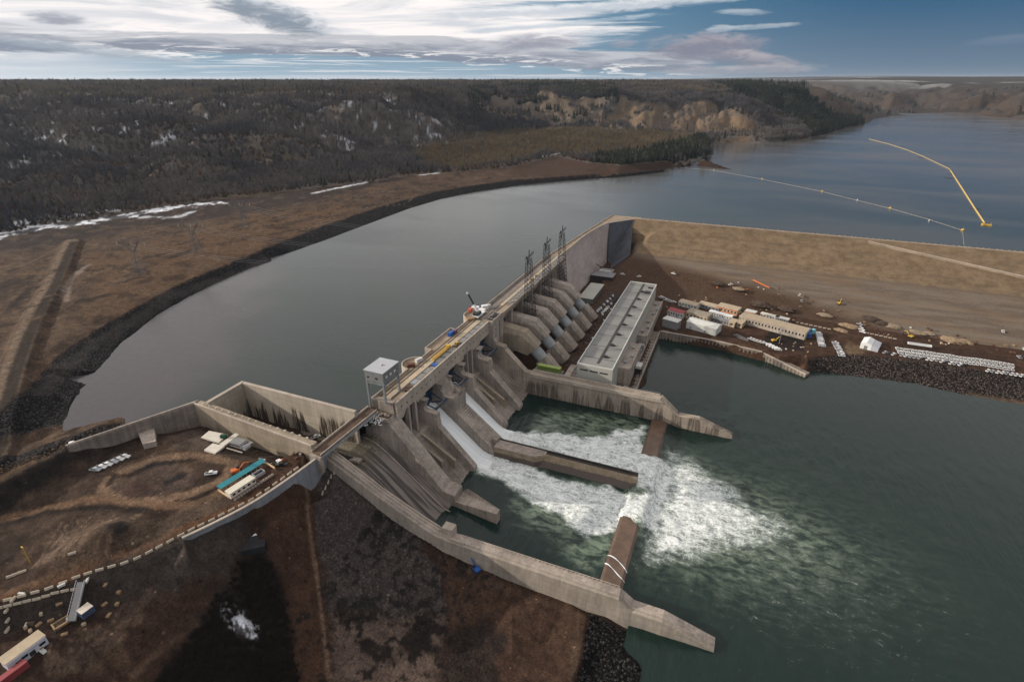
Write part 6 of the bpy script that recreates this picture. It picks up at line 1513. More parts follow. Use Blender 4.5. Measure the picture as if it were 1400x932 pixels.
for i in range(5): q.box(-L / 2 + 1 + i * L / 5, -L / 2 + 2.4 + i * L / 5, -2.06, -1.96, 1.8, 2.8)
local_part(q, 'window', GLASS, root); q = MB()
for xx in (-L / 4, L / 4):
    for yy in (-1.9, 1.6): q.tube((xx, yy, .4), (xx, yy + .3, .4), .4, 10)
local_part(q, 'wheel', RUBBER, root)
root, L = between((347, 651), (360, 643), 48.5, 'open_skip', 'dark open steel skip right of the cream trailer', 3, 2, STEEL_D, 'skip', -1.0)
q = MB(); q.box(-L / 2, L / 2, -1.6, -1.4, 0, 1.8); q.box(-L / 2, L / 2, 1.4, 1.6, 0, 1.8); q.box(-L / 2, -L / 2 + .2, -1.4, 1.4, 0, 1.8); q.box(L / 2 - .2, L / 2, -1.4, 1.4, 0, 1.8); q.box(-L / 2, L / 2, -1.4, 1.4, 0, .2); local_part(q, 'wall', SILVER, root); q = MB(); q.box(-L / 2 + .3, L / 2 - .3, -1.3, 1.3, .2, .9); local_part(q, 'load', STEEL_D, root)
for k, (a, b, lab) in enumerate((((299, 671), (314, 681), 'pale timber barrier closing the near end of the laydown'), ((361, 632), (376, 641), 'pale timber barrier closing the far end of the laydown'))):
    A_, B_ = at3(*a, 47.8), at3(*b, 47.8); q = MB(); q.tube((0, 0, .9), B_ - A_ + Vector((0, 0, .9)), .35, 4); q.tube((0, 0, .3), B_ - A_ + Vector((0, 0, .3)), .25, 4)
    for i in range(6): p_ = (B_ - A_) * (i / 5); q.tube(p_ + Vector((0, 0, -.2)), p_ + Vector((0, 0, 1.3)), .18, 4)
    o = q.build('timber_barrier', mat('pale timber', (.55, .40, .25), .7, .12)); o.location = A_; tag(o, lab, 'barrier')
for i in range(14):
    px = 322 + i * 3.9; py = 683 - i * 2.55; x, y, z = spot(px, py, 47.6)
    q = MB(); q.box(-.6, .6, -.5, .5, 0, .9); q.box(-.35, .35, -.3, .3, .9, 1.15); 
    if i == 0: pal = q.build('stone_block', CONC); o = pal
    else: o = pal.copy(); COL.objects.link(o)
    o.location = (x, y, z); o.rotation_euler = (0, 0, ra); tag(o, 'small grey block in the line between laydown and road', 'block', 'blocks between laydown and road')
for i, (px, py, mt, lab) in enumerate(((385, 636, BLACKP, 'black pickup where laydown meets the road'), (383, 633, WHITE, 'white pickup beside the black one near the laydown'), (432, 598, WHITE, 'white pickup at the end of the straight wall'), (289, 648, WHITE, 'white pickup on the inside of the loop track'), (377, 616, WHITE, 'white van on the dirt behind the tarped trailer'), (103, 620, WHITE, 'white pickup by the wall buttress'))):
    x, y, z = spot(px, py, 47.6); vehicle('pickup_truck', mt, x, y, z + .03, rng.uniform(0, 3), lab, None)
for i in range(6):
    x, y, z = spot(131 + i * 8.0, 643 - i * 3.6, 47); vehicle('pickup_truck', WHITE if i % 3 else SILVER, x, y, z + .03, .3, 'pale pickup parked in the short line on the dark slope edge', 'pickups below the left bank')
# concrete barrier blocks along the plateau road
bl = MB(); bl.prism_y([(-.45, 0), (-.45, .3), (-.2, .95), (.2, .95), (.45, .3), (.45, 0)], -1.35, 1.35); blk = None
def barrier(x, y, z, rz, label, group):
    global blk
    if blk is None: blk = bl.build('barrier_block', mat('cream concrete', (.42, .36, .28), .8, .12, .5)); o = blk
    else: o = blk.copy(); COL.objects.link(o)
    o.location = (x, y, z); o.rotation_euler = (0, 0, rz); tag(o, label, 'barrier', group)
edge = spline([at(p[0], p[1], 47.4) for p in ((-10, 822), (50, 808), (100, 791), (150, 776), (190, 762), (250, 731), (300, 706), (350, 679), (400, 645), (440, 615))], 10)
dist = [0]
for a, b in zip(edge[:-1], edge[1:]): dist.append(dist[-1] + math.dist(a, b))
s_ = 0; i = 0
while s_ < dist[-1]:
    k = max(j for j in range(len(dist)) if dist[j] <= s_); k = min(k, len(edge) - 2); f = (s_ - dist[k]) / (dist[k + 1] - dist[k]); a, b = edge[k], edge[k + 1]
    x, y = a[0] + (b[0] - a[0]) * f, a[1] + (b[1] - a[1]) * f
    barrier(x, y, gz1(x, y) - .05, math.atan2(b[1] - a[1], b[0] - a[0]) - math.pi / 2 + rng.uniform(-.06, .06), 'cream concrete block in the line along the plateau road', 'barrier blocks along the plateau road'); s_ += 4.1 + rng.uniform(-.3, .5); i += 1
for i in range(9): 
    x, y, z = spot(-4 + i * 13, 827.5 - i * 3.4, 46.5); barrier(x, y, z - .05, math.atan2(edge[5][1] - edge[0][1], edge[5][0] - edge[0][0]) - math.pi / 2, 'cream block in the lower second line at the road shoulder', 'blocks in the second line')
for i in range(4): 
    x, y, z = spot(15 + i * 8 + (60 if i == 3 else 0), 788 - i * 3 - (22 if i == 3 else 0), 47); barrier(x, y, z - .05, .9 - math.pi / 2, 'cream block on the inner side of the plateau road', 'blocks on the inner road side')
for i in range(5):
    x, y, z = spot(439 + i * 4.6, 664 - i * 4.4, 36); barrier(x, y, z + .1, math.pi / 4 - .3, 'pale block in the dashed line at the foot of the curved wall', 'blocks at the foot of the curved wall')
for i in range(16):
    x, y, z = spot(1090 + i * 6.2 + (i > 7) * 40, 441 + i * 1.3 + (i > 7) * 3, 10); barrier(x, y, z, .1 - math.pi / 2, 'cream block along the yard haul road', 'blocks along the yard haul road')
# ------------------------------------------------------------------ lower bench at the bottom left
A_, B_ = at3(2, 903, 41), at3(56, 864, 41); d_ = B_ - A_; L = d_.length
root = empty('site_building', A_.lerp(B_, .5) - Vector((0, 0, 4.8)), 'long low site office with a tan roof and white front on the lower bench', 'building', None, math.atan2(d_.y, d_.x))
q = MB(); q.box(-L / 2, L / 2, -2.6, 2.6, 0, 4.0); local_part(q, 'wall', mat('bluish white wall', (.50, .52, .58), .6, .08), root); q = MB(); q.box(-L / 2 - .3, L / 2 + .3, -2.2, 3.0, 4.0, 4.3); local_part(q, 'roof', TAN, root)
for xx in (-L / 2 + 3, L / 2 - 5): q = MB(); q.box(xx - .9, xx + .9, -2.66, -2.55, .3, 2.4); local_part(q, 'door', STEEL_D, root)
q = MB(); q.box(2.6, 4.0, -5.5, -2.62, .2, .5); q.tube((2.7, -5.4, .4), (2.7, -5.4, 1.6), .08, 4); q.tube((3.9, -5.4, .4), (3.9, -5.4, 1.6), .08, 4); q.tube((2.7, -5.4, 1.5), (2.7, -2.7, 1.5), .08, 4); local_part(q, 'entrance_stair', OFFWHITE, root)
q = MB(); 
for i in range(5): q.box(-L / 2 + 4 + i * 5.5, -L / 2 + 6 + i * 5.5, -2.65, -2.55, 1.7, 2.8)
local_part(q, 'window', GLASS, root)
deck_box('shipping_container', 'dull red container at the bottom left corner', 14, 927, 36.6, 11, 2.6, 2.6, mat('dull red', (.27, .05, .055), .6, .12), math.atan2(d_.y, d_.x))
root = deck_box('site_cabin', 'small cabin with cream roof and blue side at the foot of the stairs', 119, 838, 39, 4.4, 4, 2.8, mat('slate blue', (.06, .08, .14), .6, .1), math.atan2(d_.y, d_.x), 'cabin', mat('cream panel', (.62, .55, .47), .6, .08))
A_, B_ = at3(74, 859, 37.5), at3(95, 845, 37.8); d2 = B_ - A_
root = empty('timber_stack', A_.lerp(B_, .5), 'open timber crib beside the long site office', 'stack', None, math.atan2(d2.y, d2.x)); q = MB()
for yy in (-1.6, 1.6): q.box(-d2.length / 2, d2.length / 2, yy - .3, yy + .3, 0, .9)
for xx in (-d2.length / 2, d2.length / 2): q.box(xx - .3, xx + .3, -1.9, 1.9, 0, 1.0)
local_part(q, 'frame', TIMBER, root); q = MB(); q.box(-d2.length / 2 + .5, d2.length / 2 - .5, -1.2, 1.2, 0, .5); local_part(q, 'load', DIRTM, root)
q = MB(); sa, sb = at3(112, 797, 47), at3(99, 850, 38.4); dd = sb - sa; nn = Vector((-dd.y, dd.x, 0)).normalized() * 1.5
for i in range(22):
    f0, f1 = i / 22, (i + 1) / 22; p0, p1 = dd * f0, dd * f1
    q.add([p0 - nn, p0 + nn, p1 + nn, p1 - nn, p0 - nn + Vector((0, 0, .5)), p0 + nn + Vector((0, 0, .5)), p1 + nn + Vector((0, 0, .5)), p1 - nn + Vector((0, 0, .5))], [(4, 5, 6, 7), (0, 1, 5, 4), (1, 2, 6, 5), (2, 3, 7, 6), (3, 0, 4, 7)])
root = empty('stairway', sa + Vector((0, 0, .35)), 'long grey stairway climbing the bank to the plateau road', 'stairs'); local_part(q, 'flight', GREYP, root)
q = MB()
for s2 in (-1, 1): q.tube(nn * s2 + Vector((0, 0, 1.6)), dd + nn * s2 + Vector((0, 0, 1.6)), .09, 4)
for i in range(12):
    for s2 in (-1, 1): p_ = dd * (i / 11) + nn * s2; q.tube(p_, p_ + Vector((0, 0, 1.6)), .07, 4)
local_part(q, 'handrail', STEEL_G, root)
for i, (px, py) in enumerate(((11, 861), (16, 854), (19, 849), (31, 842))):
    x, y, z = spot(px, py, 38); barrier(x, y, z, .5, 'loose cream block on the bank above the long site office', 'loose blocks above the site office')
# light mast on the bank, loose pipes, snow-topped culvert head
root = empty('culvert_inlet', (*at(347, 742, 34), 32.4), 'snow topped dark culvert mouth beside the brown track', 'culvert', None, .7)
q = MB(); q.box(-5.5, 5.5, -6, 6, 0, 4.0); local_part(q, 'wall', mat('black lining', (.02, .021, .024), .8, .3), root); q = MB(); q.add([(-5.6, 1.5, 4.05), (5.6, 2.5, 4.05), (5.6, 6.1, 4.2), (-5.6, 6.1, 4.2), (-5.6, 1.5, 3.6), (5.6, 2.5, 3.6), (5.6, 6.1, 3.6), (-5.6, 6.1, 3.6)], [(0, 1, 2, 3), (0, 4, 5, 1), (1, 5, 6, 2), (2, 6, 7, 3), (3, 7, 4, 0)]); local_part(q, 'snow_cap', mat('snow', (.68, .70, .76), .6, .08), root)
x, y, z = spot(42, 770, 46.5); q = MB(); q.tube((0, 0, 0), (0, 0, 9), .16, 6); q.box(-.6, .6, -.2, .2, 8.8, 9.3); o = q.build('marker_post', YELLOW); o.location = (x, y, z); tag(o, 'thin yellow marker post standing on the plateau', 'post')
x, y, z = spot(1065, 470, 9); q = MB(); q.tube((0, 0, 0), (0, 0, 14), .3, 6, .15); q.box(-1.2, 1.2, -.3, .3, 13.8, 14.6); o = q.build('light_mast', STEEL_G); o.location = (x, y, z); tag(o, 'tall light mast on the quay among white vans', 'mast')
x0_, y0_, z0_ = spot(1028, 390); x1_, y1_, z1_ = spot(1051, 399); q = MB(); q.tube((0, 0, .6), (x1_ - x0_, y1_ - y0_, z1_ - z0_ + .6), .7, 8); o = q.build('pipe', ORANGE); o.location = (x0_, y0_, z0_); tag(o, 'long bright orange pipe lying on the brown bank', 'pipe')
# rubble and spoil heaps along the toe of the earth dam
rm = mat('broken rock', (.22, .17, .12), .9, .35, 1.2)
def heap(px, py, r, h, lab, mt, guess=9, n=0):
    x, y, z = spot(px, py, guess); bm = bmesh.new(); bmesh.ops.create_icosphere(bm, subdivisions=4, radius=1)
    for v in bm.verts:
        k = 1 + .5 * (float(fbm(np.array([v.co.x * 3 + px]), np.array([v.co.y * 3 + v.co.z * 2]), 1.0, 3, 5)[0]) - .5)
        v.co = Vector((v.co.x * r * k * 1.5, v.co.y * r * k * .8, max(-.15, v.co.z) * h * k))
    me = bpy.data.meshes.new('spoil_heap'); bm.to_mesh(me); bm.free(); me.materials.append(mt); o = bpy.data.objects.new('spoil_heap', me); COL.objects.link(o); o.location = (x, y, z - .1); o.rotation_euler = (0, 0, RZ); tag(o, lab, 'heap', 'spoil heaps')
sand = mat('sand spoil', (.24, .175, .11), .95, .3, .6); dk_ = mat('dark spoil', (.06, .042, .032), .95, .3, .6)
for a in ((1302, 466, 7, 3.4, 'tan sand heap behind the right end of the double row', sand), (1318, 468, 5, 2.6, 'smaller tan heap touching the sand heap', sand), (1220, 447, 5, 2.4, 'rubble heap at the foot of the lower face', rm), (1160, 446, 6, 2.6, 'brown heap by the haul road bend', sand), (1190, 438, 6, 3, 'dark spoil heap under the lower face', dk_), (1205, 443, 5, 2.5, 'second dark heap right of the dark spoil', dk_), (1150, 452, 4, 2, 'small tan heap left of the white tent', sand),
          (1040, 418, 7, 4, 'dark earth heap behind the orange shed', dk_), (1075, 424, 6, 3, 'brown earth heap beside the drain', dk_), (1128, 432, 5, 2, 'pale rubble heap above the tanks', rm), (1255, 455, 5, 2, 'low rubble heap by the yellow excavator', rm), (1270, 458, 4, 2, 'rubble heap right of the yellow excavator', rm), (385, 606, 5, 1.6, 'brown spoil by the straight wall', dk_), (400, 612, 4, 1.4, 'low brown spoil near the bridge', dk_), (980, 392, 5, 2, 'dark spoil on the shaded bank', dk_), (1010, 399, 5, 2.2, 'grey rubble on the bank above the row of sheds', rm)):
    heap(*a)
# low dark retaining step and laydown below the far wall
root = empty('laydown_deck', (*at(838, 378, 17), 8), 'raised grey laydown platform in the corner below the far wall', 'platform', None, 0)
lp = [(p[0] - root.location.x, p[1] - root.location.y) for p in W([(807, 376), (822, 366), (846, 369), (838, 380)], 17)]
q = MB(); q.prism_z(lp, 0, 9); local_part(q, 'retaining_face', mat('dark retaining wall', (.035, .03, .028), .9, .3), root); q = MB(); q.prism_z([(p[0] * .98, p[1] * .98) for p in lp], 9, 9.25); local_part(q, 'slab', GREYP, root)
x, y = at(827, 372, 17.3); o = MB().box(-7, 7, -1, 1, 0, 2.2).box(-6.8, 6.8, -.8, .8, 2.2, 2.35).build('site_trailer', OFFWHITE); o.location = (x, y, 17.3); o.rotation_euler = (0, 0, -.1); tag(o, 'long pale trailer on the raised laydown platform', 'trailer')
cb = at3(823, 368, 12)
root = empty('mobile_crane', cb, 'small dark crane leaning against the far wall corner', 'crane'); q = MB(); q.box(-2, 2, -1.4, 1.4, .8, 2.6); local_part(q, 'body', STEEL_D, root); q = MB()
for xx in (-1.4, 1.4):
    for yy in (-1.5, 1.2): q.tube((xx, yy, .5), (xx, yy + .3, .5), .5, 10)
local_part(q, 'wheel', RUBBER, root); q = MB(); q.tube((0, 0, 2.4), at3(815, 361, 26) - cb, .5, 5); local_part(q, 'jib', STEEL_D, root)
# small stores scattered over the works
crate = None
def store(x, y, z, lab, grp, cat='crate'):
    global crate
    if crate is None or rng.random() < .22:
        q = MB(); a_, b_, h_ = rng.uniform(.9, 2.6), rng.uniform(.7, 1.3), rng.uniform(.5, 1.3); q.box(-a_ / 2, a_ / 2, -b_ / 2, b_ / 2, 0, h_); q.box(-a_ / 2 + .1, a_ / 2 - .1, -b_ / 2 - .05, b_ / 2 + .05, .15, .3); q.box(-a_ / 2 - .05, a_ / 2 + .05, -b_ / 2 + .1, b_ / 2 - .1, h_ - .3, h_ - .15)
        crate = q.build('supply_crate', rng.choice((WHITE, OFFWHITE, TAN, GREYP, GREYP, RUSTM, TIMBER, TIMBER, ORANGE, STEEL_D, TAN, DIRTM))); o = crate
    else: o = crate.copy(); COL.objects.link(o)
    o.location = (x, y, z); o.rotation_euler = (0, 0, rng.uniform(0, 3)); tag(o, lab, cat, grp)
def scatter(poly, n, lab, grp, guess):
    xs_ = [p[0] for p in poly]; ys_ = [p[1] for p in poly]; k = 0
    while k < n:
        px, py = rng.uniform(min(xs_), max(xs_)), rng.uniform(min(ys_), max(ys_))
        if float(poly_sd(np.array([px]), np.array([py]), poly)[0]) < 0: continue
        x, y, z = spot(px, py, guess); k += 1
        store(x, y, z - .05, lab, grp)
scatter([(905, 410), (940, 402), (1040, 415), (1095, 437), (1090, 443), (1010, 432), (915, 430)], 34, 'small crate or pallet among the site sheds', 'stores among the sheds', 9)
scatter([(1165, 440), (1260, 447), (1395, 472), (1395, 484), (1250, 466), (1170, 458)], 46, 'small crate or block in the rubble line below the lower face', 'stores in the rubble line', 9)
scatter([(1095, 455), (1112, 460), (1105, 490), (1060, 474)], 14, 'small crate near the tanks and quay end', 'stores by the quay end', 9)
scatter([(930, 385), (1000, 385), (1100, 405), (1160, 430), (1100, 425), (1000, 402)], 24, 'small crate dropped on the brown bank', 'stores on the brown bank', 10)
scatter([(830, 405), (850, 410), (800, 480), (775, 492)], 44, 'small crate or pallet in the lane before the powerhouse', 'stores before the powerhouse', 9)
scatter([(350, 600), (425, 612), (390, 640), (350, 628)], 22, 'small crate in the churned corner by the bridge', 'stores by the bridge', 47.5)
scatter([(20, 840), (110, 815), (180, 800), (160, 850), (90, 880), (40, 890)], 26, 'small crate or offcut on the lower bench', 'stores on the lower bench', 37)
# ------------------------------------------------------------------ booms and buoys on the reservoir
def float_line(name, pts, r_, mt, lab, cat, step):
    q = MB(); P = pts
    for a, b in zip(P[:-1], P[1:]):
        a = Vector(a); b = Vector(b); n = max(1, int((b - a).length / step))
        for i in range(n): p0 = a.lerp(b, (i + .06) / n); p1 = a.lerp(b, (i + .94) / n); q.tube(p0, p1, r_, 6)
        q.tube(a, b, r_ * .3, 4)
    o = q.build(name, mt); return tag(o, lab, cat)
bp_ = [(*at(px, py, 50.2), 50.3) for px, py in ((1188, 190), (1215, 197), (1240, 205), (1262, 214), (1298, 231), (1300, 234), (1318, 262), (1332, 284), (1346, 305))]
float_line('debris_boom', bp_[:6], .8, mat('dull yellow float', (.42, .33, .16), .6, .1), 'pale upper length of the debris boom on the reservoir', 'boom', 14)
float_line('debris_boom', bp_[5:], 1.0, mat('yellow float', (.62, .44, .14), .5, .1), 'yellow lower length of the debris boom ending in a pontoon', 'boom', 14)
root = empty('pontoon', (*at(1349, 308, 50), 49.9), 'yellow pontoon at the near end of the debris boom', 'pontoon'); q = MB(); q.box(-5, 5, -2.2, 2.2, 0, 1.4); q.box(-5.4, -3.4, -3.2, 3.2, 0, 1.7); local_part(q, 'hull', YELLOW, root); q = MB(); q.tube((4, 0, 1.4), (4, 0, 4), .2, 5); local_part(q, 'beacon', YELLOW, root)
bq = [(*at(px, py, 50.1), 50.2) for px, py in ((930, 229), (976, 233), (1042, 245), (1124, 262), (1172, 274), (1217, 285), (1270, 300), (1316, 315), (1318, 335))]
float_line('buoy_line', bq, .24, mat('faded float', (.30, .28, .25), .7, .1), 'thin line of small floats crossing the reservoir to the earth dam', 'boom', 9)
for i, (px, py, r_, lab) in enumerate(((976, 233, 1.6, 'small pale buoy nearest the wooded point'), (1042, 245, 1.5, 'small pale buoy second along the float line'), (1124, 262, 1.9, 'yellow buoy in the middle of the float line'), (1217, 285, 2.0, 'yellow buoy two thirds along the float line'), (1316, 315, 2.2, 'largest yellow buoy closest to the earth dam'), (1172, 274, .9, 'tiny white float between two yellow buoys'), (1270, 302, .9, 'tiny white float left of the largest buoy'))):
    root = empty('buoy', (*at(px, py, 50), 50.1), lab, 'buoy', 'buoys on the float line'); q = MB(); q.lathe((0, 0), [(.01, -.6), (r_ * .8, -.3), (r_, .5), (r_ * .8, 1.4), (r_ * .35, 2.0), (.01, 2.1)], 14); local_part(q, 'float', YELLOW if r_ > 1 else OFFWHITE, root); q = MB(); q.tube((0, 0, 2), (0, 0, 2 + r_), .15, 5); local_part(q, 'beacon', STEEL_G, root)
q = MB()
for px, py in ((1063, 199), (1180, 204), (1065, 200), (1302, 238), (1304, 244), (1262, 216), (1330, 285)):
    x, y = at(px, py, 50.1)
    for k in range(5): a_ = Vector((x + rng.uniform(-6, 6), y + rng.uniform(-6, 6), 50.15)); q.tube(a_, a_ + Vector((rng.uniform(-9, 9), rng.uniform(-9, 9), .2)), .3, 4)
o = q.build('driftwood', mat('wet wood', (.03, .025, .022), .7, .3)); tag(o, 'scattered dark driftwood floating by the debris boom', 'driftwood', None, 'stuff')
# ------------------------------------------------------------------ pylons on the left bench and their wires
PYL = mat('weathered pylon steel', (.15, .15, .16), .6, .15, metal=.3)
PT = []
for i, (px, py, h, lab) in enumerate(((192, 376, 36, 'lattice pylon on the left bench nearest the causeway'), (270, 346, 35, 'middle lattice pylon on the left bench'), (334, 312, 35, 'farthest lattice pylon near the snow on the left bench'))):
    x, y, z = spot(px, py, 60); root = empty('pylon', (x, y, z), lab, 'pylon', 'pylons on the left bench', .35); q = MB()
    lattice(q, (0, 0, 0), (0, 0, h * .62), 4.6, 1.1, 8, .13)
    for sx_ in (-1, 1): lattice(q, (sx_ * .8, 0, h * .62), (sx_ * 7.5, 0, h * .9), .7, .5, 4, .1)
    local_part(q, 'mast', PYL, root); q = MB()
    for zz in (h * .9, h * .9 + 1.6): q.tube((-14, 0, zz), (14, 0, zz), .15, 4)
    for k in range(14): q.tube((-14 + 2 * k, 0, h * .9), (-13 + 2 * k, 0, h * .9 + 1.6), .09, 3); q.tube((-13 + 2 * k, 0, h * .9 + 1.6), (-12 + 2 * k, 0, h * .9), .09, 3)
    for sx_ in (-7.5, 7.5): q.tube((sx_, 0, h * .9 + 1.6), (sx_, 0, h), .18, 4)
    local_part(q, 'crossarm', PYL, root); q = MB()
    for sx_ in (-13, 0, 13): q.tube((sx_, 0, h * .9), (sx_, 0, h * .9 - 4), .2, 5)
    local_part(q, 'insulator', OFFWHITE, root); M_ = Matrix.Translation(root.location) @ Matrix.Rotation(.35, 4, 'Z'); PT.append([M_ @ Vector((sx_, 0, h * .9 - 4)) for sx_ in (-13, 0, 13)])
for i in range(3):
    for k in range(3):
        a = Vector(PT[i][k]); b = Vector(TOWER_TOPS[i][k]); q = MB(); prev = a
        for j in range(1, 25): f = j / 24; p_ = a.lerp(b, f) - Vector((0, 0, 4 * f * (1 - f) * 12)); q.tube(prev, p_, .055, 3); prev = p_
        o = q.build('power_line', STEEL_G); tag(o, 'thin power wire strung over the reservoir from the %s pylon' % ('nearest', 'middle', 'farthest')[i], 'wire', 'wires of the %s pylon' % ('nearest', 'middle', 'farthest')[i])
        a2 = Vector(PT[i][k]); b2 = a2 + Vector((-260, 60 - i * 20, 12)); q = MB(); prev = a2
# ================================================================== WOODS (instanced trees, far too many to count)
def tree_mesh(name, kind, seed):
    r = random.Random(seed); V = []; Fq = []; mi = []
    def tri(a, b, c, m_): o = len(V); V.extend([tuple(a), tuple(b), tuple(c)]); Fq.append((o, o + 1, o + 2)); mi.append(m_)
    H = 1.0
    def stick(a, b, w0, m_):
        a = Vector(a); b = Vector(b); d = (b - a); u = d.cross(Vector((r.uniform(-1, 1), r.uniform(-1, 1), .1))).normalized() * w0; w2 = d.cross(u).normalized() * w0
        tri(a - u, a + u, b, m_); tri(a - w2, a + w2, b, m_)
    if kind == 'bare':
        stick((0, 0, 0), (r.uniform(-.05, .05), r.uniform(-.05, .05), .86), .018, 0)
        for i in range(34):
            z = r.uniform(.30, .80); a = r.uniform(0, 6.283); l = (.9 - z * .65) * r.uniform(.35, .75); s_ = r.uniform(.3, .75)
            tp_ = Vector((math.cos(a) * l * s_, math.sin(a) * l * s_, min(1.0, z + l * r.uniform(.6, 1.0)))); stick((0, 0, z), tp_, .010, 1)
            for k in range(2):
                q0 = Vector((0, 0, z)).lerp(tp_, r.uniform(.35, .8)); stick(q0, q0 + Vector((r.uniform(-.1, .1), r.uniform(-.1, .1), r.uniform(.06, .16))), .008, 1)
    elif kind == 'conifer':
        stick((0, 0, 0), (0, 0, 1), .018, 0)
        for i in range(70):
            z = r.uniform(.10, .97); a = r.uniform(0, 6.283); l = (1.02 - z) * .24 * r.uniform(.6, 1.15) + .012; c_, s_ = math.cos(a), math.sin(a)
            p0 = Vector((0, 0, z + .03)); e = Vector((c_ * l, s_ * l, z - l * .45)); w_ = Vector((-s_, c_, 0)) * l * .33
            tri(p0, e + w_, e - w_, 1); tri(p0 + Vector((0, 0, .02)), e * 1.0 + w_ * .4 + Vector((0, 0, .03)), Vector((c_ * l * .5, s_ * l * .5, z - .05)), 1)
    else:
        for i in range(46):
            a = r.uniform(0, 6.283); l = r.uniform(.15, .5); b0 = Vector((r.uniform(-.12, .12), r.uniform(-.12, .12), 0)); stick(b0, b0 + Vector((math.cos(a) * l, math.sin(a) * l, r.uniform(.5, 1.0))), .02, 1)
    me = bpy.data.meshes.new(name); me.from_pydata(V, [], Fq); me.polygons.foreach_set('material_index', mi)
    return me
def bark(name, a, b_, tr=0.0):
    m, t, b = new_mat(name); oi = t.node('ShaderNodeObjectInfo'); tcg = t.node('ShaderNodeNewGeometry').outputs['Position']
    f = t.math('ADD', t.math('MULTIPLY', oi.outputs['Random'], .4), t.math('MULTIPLY', t.smooth(t.noise(tcg, .006, 5, .65), .32, .68), .65))
    t.put(b.inputs['Base Color'], t.mix(t.smooth(f, .15, .95), a, b_)); b.inputs['Roughness'].default_value = .95; b.inputs['Specular IOR Level'].default_value = .1; return m
KINDS_ = {'leafless': ('bare', bark('grey bark', (.165, .167, .18), (.31, .29, .275)), bark('grey brown twigs', (.105, .107, .122), (.245, .215, .195))),
          'aspen': ('bare', bark('pale aspen bark', (.27, .225, .165), (.36, .31, .225)), bark('tan twigs', (.20, .16, .105), (.30, .235, .15))),
          'willow': ('bush', None, bark('rusty willow twigs', (.12, .07, .047), (.21, .125, .07))),
          'conifer': ('conifer', bark('dark bark', (.03, .025, .02), (.04, .03, .025)), bark('spruce needles', (.022, .030, .023), (.055, .064, .042))),
          'dark': ('bush', None, bark('black brown shrubs', (.022, .019, .017), (.055, .042, .034)))}
protos_t = {}
for k, (shape, m0, m1) in KINDS_.items():
    c_ = bpy.data.collections.new('tree_shapes_' + k)
    for i in range(5):
        me = tree_mesh(k + '_tree', shape, 100 + i); me.materials.append(m0 or m1); me.materials.append(m1)
        o = bpy.data.objects.new(k + '_tree_shape', me); c_.objects.link(o)
    protos_t[k] = c_
def wood(name, label, kind, P, S, category='wood'):
    """P (n,3) foot points, S (n,) heights"""
    me = bpy.data.meshes.new(name); me.vertices.add(len(P)); me.vertices.foreach_set('co', P.ravel().astype(np.float32))
    a = me.attributes.new('height', 'FLOAT', 'POINT'); a.data.foreach_set('value', S.astype(np.float32))
    o = bpy.data.objects.new(name, me); COL.objects.link(o); tag(o, label, category, None, 'stuff')
    g = bpy.data.node_groups.new(name, 'GeometryNodeTree'); g.interface.new_socket('Geometry', in_out='INPUT', socket_type='NodeSocketGeometry'); g.interface.new_socket('Geometry', in_out='OUTPUT', socket_type='NodeSocketGeometry')
    N_ = g.nodes; L_ = g.links; gi = N_.new('NodeGroupInput'); go = N_.new('NodeGroupOutput')
    mp_ = N_.new('GeometryNodeMeshToPoints'); iop = N_.new('GeometryNodeInstanceOnPoints'); ci = N_.new('GeometryNodeCollectionInfo'); ci.inputs['Collection'].default_value = protos_t[kind]; ci.inputs['Separate Children'].default_value = True; ci.inputs['Reset Children'].default_value = True
    na = N_.new('GeometryNodeInputNamedAttribute'); na.data_type = 'FLOAT'; na.inputs['Name'].default_value = 'height'
    rv = N_.new('FunctionNodeRandomValue'); rv.data_type = 'FLOAT_VECTOR'; rv.inputs[0].default_value = (-.04, -.04, 0); rv.inputs[1].default_value = (.04, .04, 6.283)
    wv_ = N_.new('FunctionNodeRandomValue'); wv_.data_type = 'FLOAT_VECTOR'; wv_.inputs[0].default_value = (.8, .8, .85); wv_.inputs[1].default_value = (1.35, 1.35, 1.15); wv_.inputs['Seed'].default_value = 5
    vm = N_.new('ShaderNodeVectorMath'); vm.operation = 'SCALE'; L_.new(wv_.outputs[0], vm.inputs[0]); L_.new(na.outputs[0], vm.inputs['Scale'])
    L_.new(gi.outputs[0], mp_.inputs[0]); L_.new(mp_.outputs[0], iop.inputs['Points']); L_.new(ci.outputs[0], iop.inputs['Instance']); iop.inputs['Pick Instance'].default_value = True
    L_.new(rv.outputs[0], iop.inputs['Rotation']); L_.new(vm.outputs[0], iop.inputs['Scale']); L_.new(iop.outputs[0], go.inputs[0])
    md = o.modifiers.new('trees', 'NODES'); md.node_group = g
    return o
# candidate feet: constant count per solid angle, so the near edge of the wood is densest in metres
NT_ = 230000
ta_ = nrng.uniform(-R(50), R(47), NT_) - YAW
tr_ = np.exp(nrng.uniform(math.log(560), math.log(5200), NT_))
ta2 = nrng.uniform(math.atan(-160 / 821.), math.atan(560 / 821.), 70000) - YAW; tr2 = np.exp(nrng.uniform(math.log(1750), math.log(3000), 70000))
ta_ = np.concatenate([ta_, ta2]); tr_ = np.concatenate([tr_, tr2])
tx, ty = tr_ * np.sin(ta_), tr_ * np.cos(ta_)
fb_t = np.interp(np.arctan2(tx, ty), fa, fr_)
keep = (tr_ > fb_t + 4 + 14 * (fbm(tx, ty, 25, 2, 3) - .5)); tx, ty, tr_, fb_t = tx[keep], ty[keep], tr_[keep], fb_t[keep]
tz = ground_height(tx, ty)
keep = tz > 51.5; tx, ty, tr_, tz, fb_t = tx[keep], ty[keep], tr_[keep], tz[keep], fb_t[keep]
e_ = 6.0
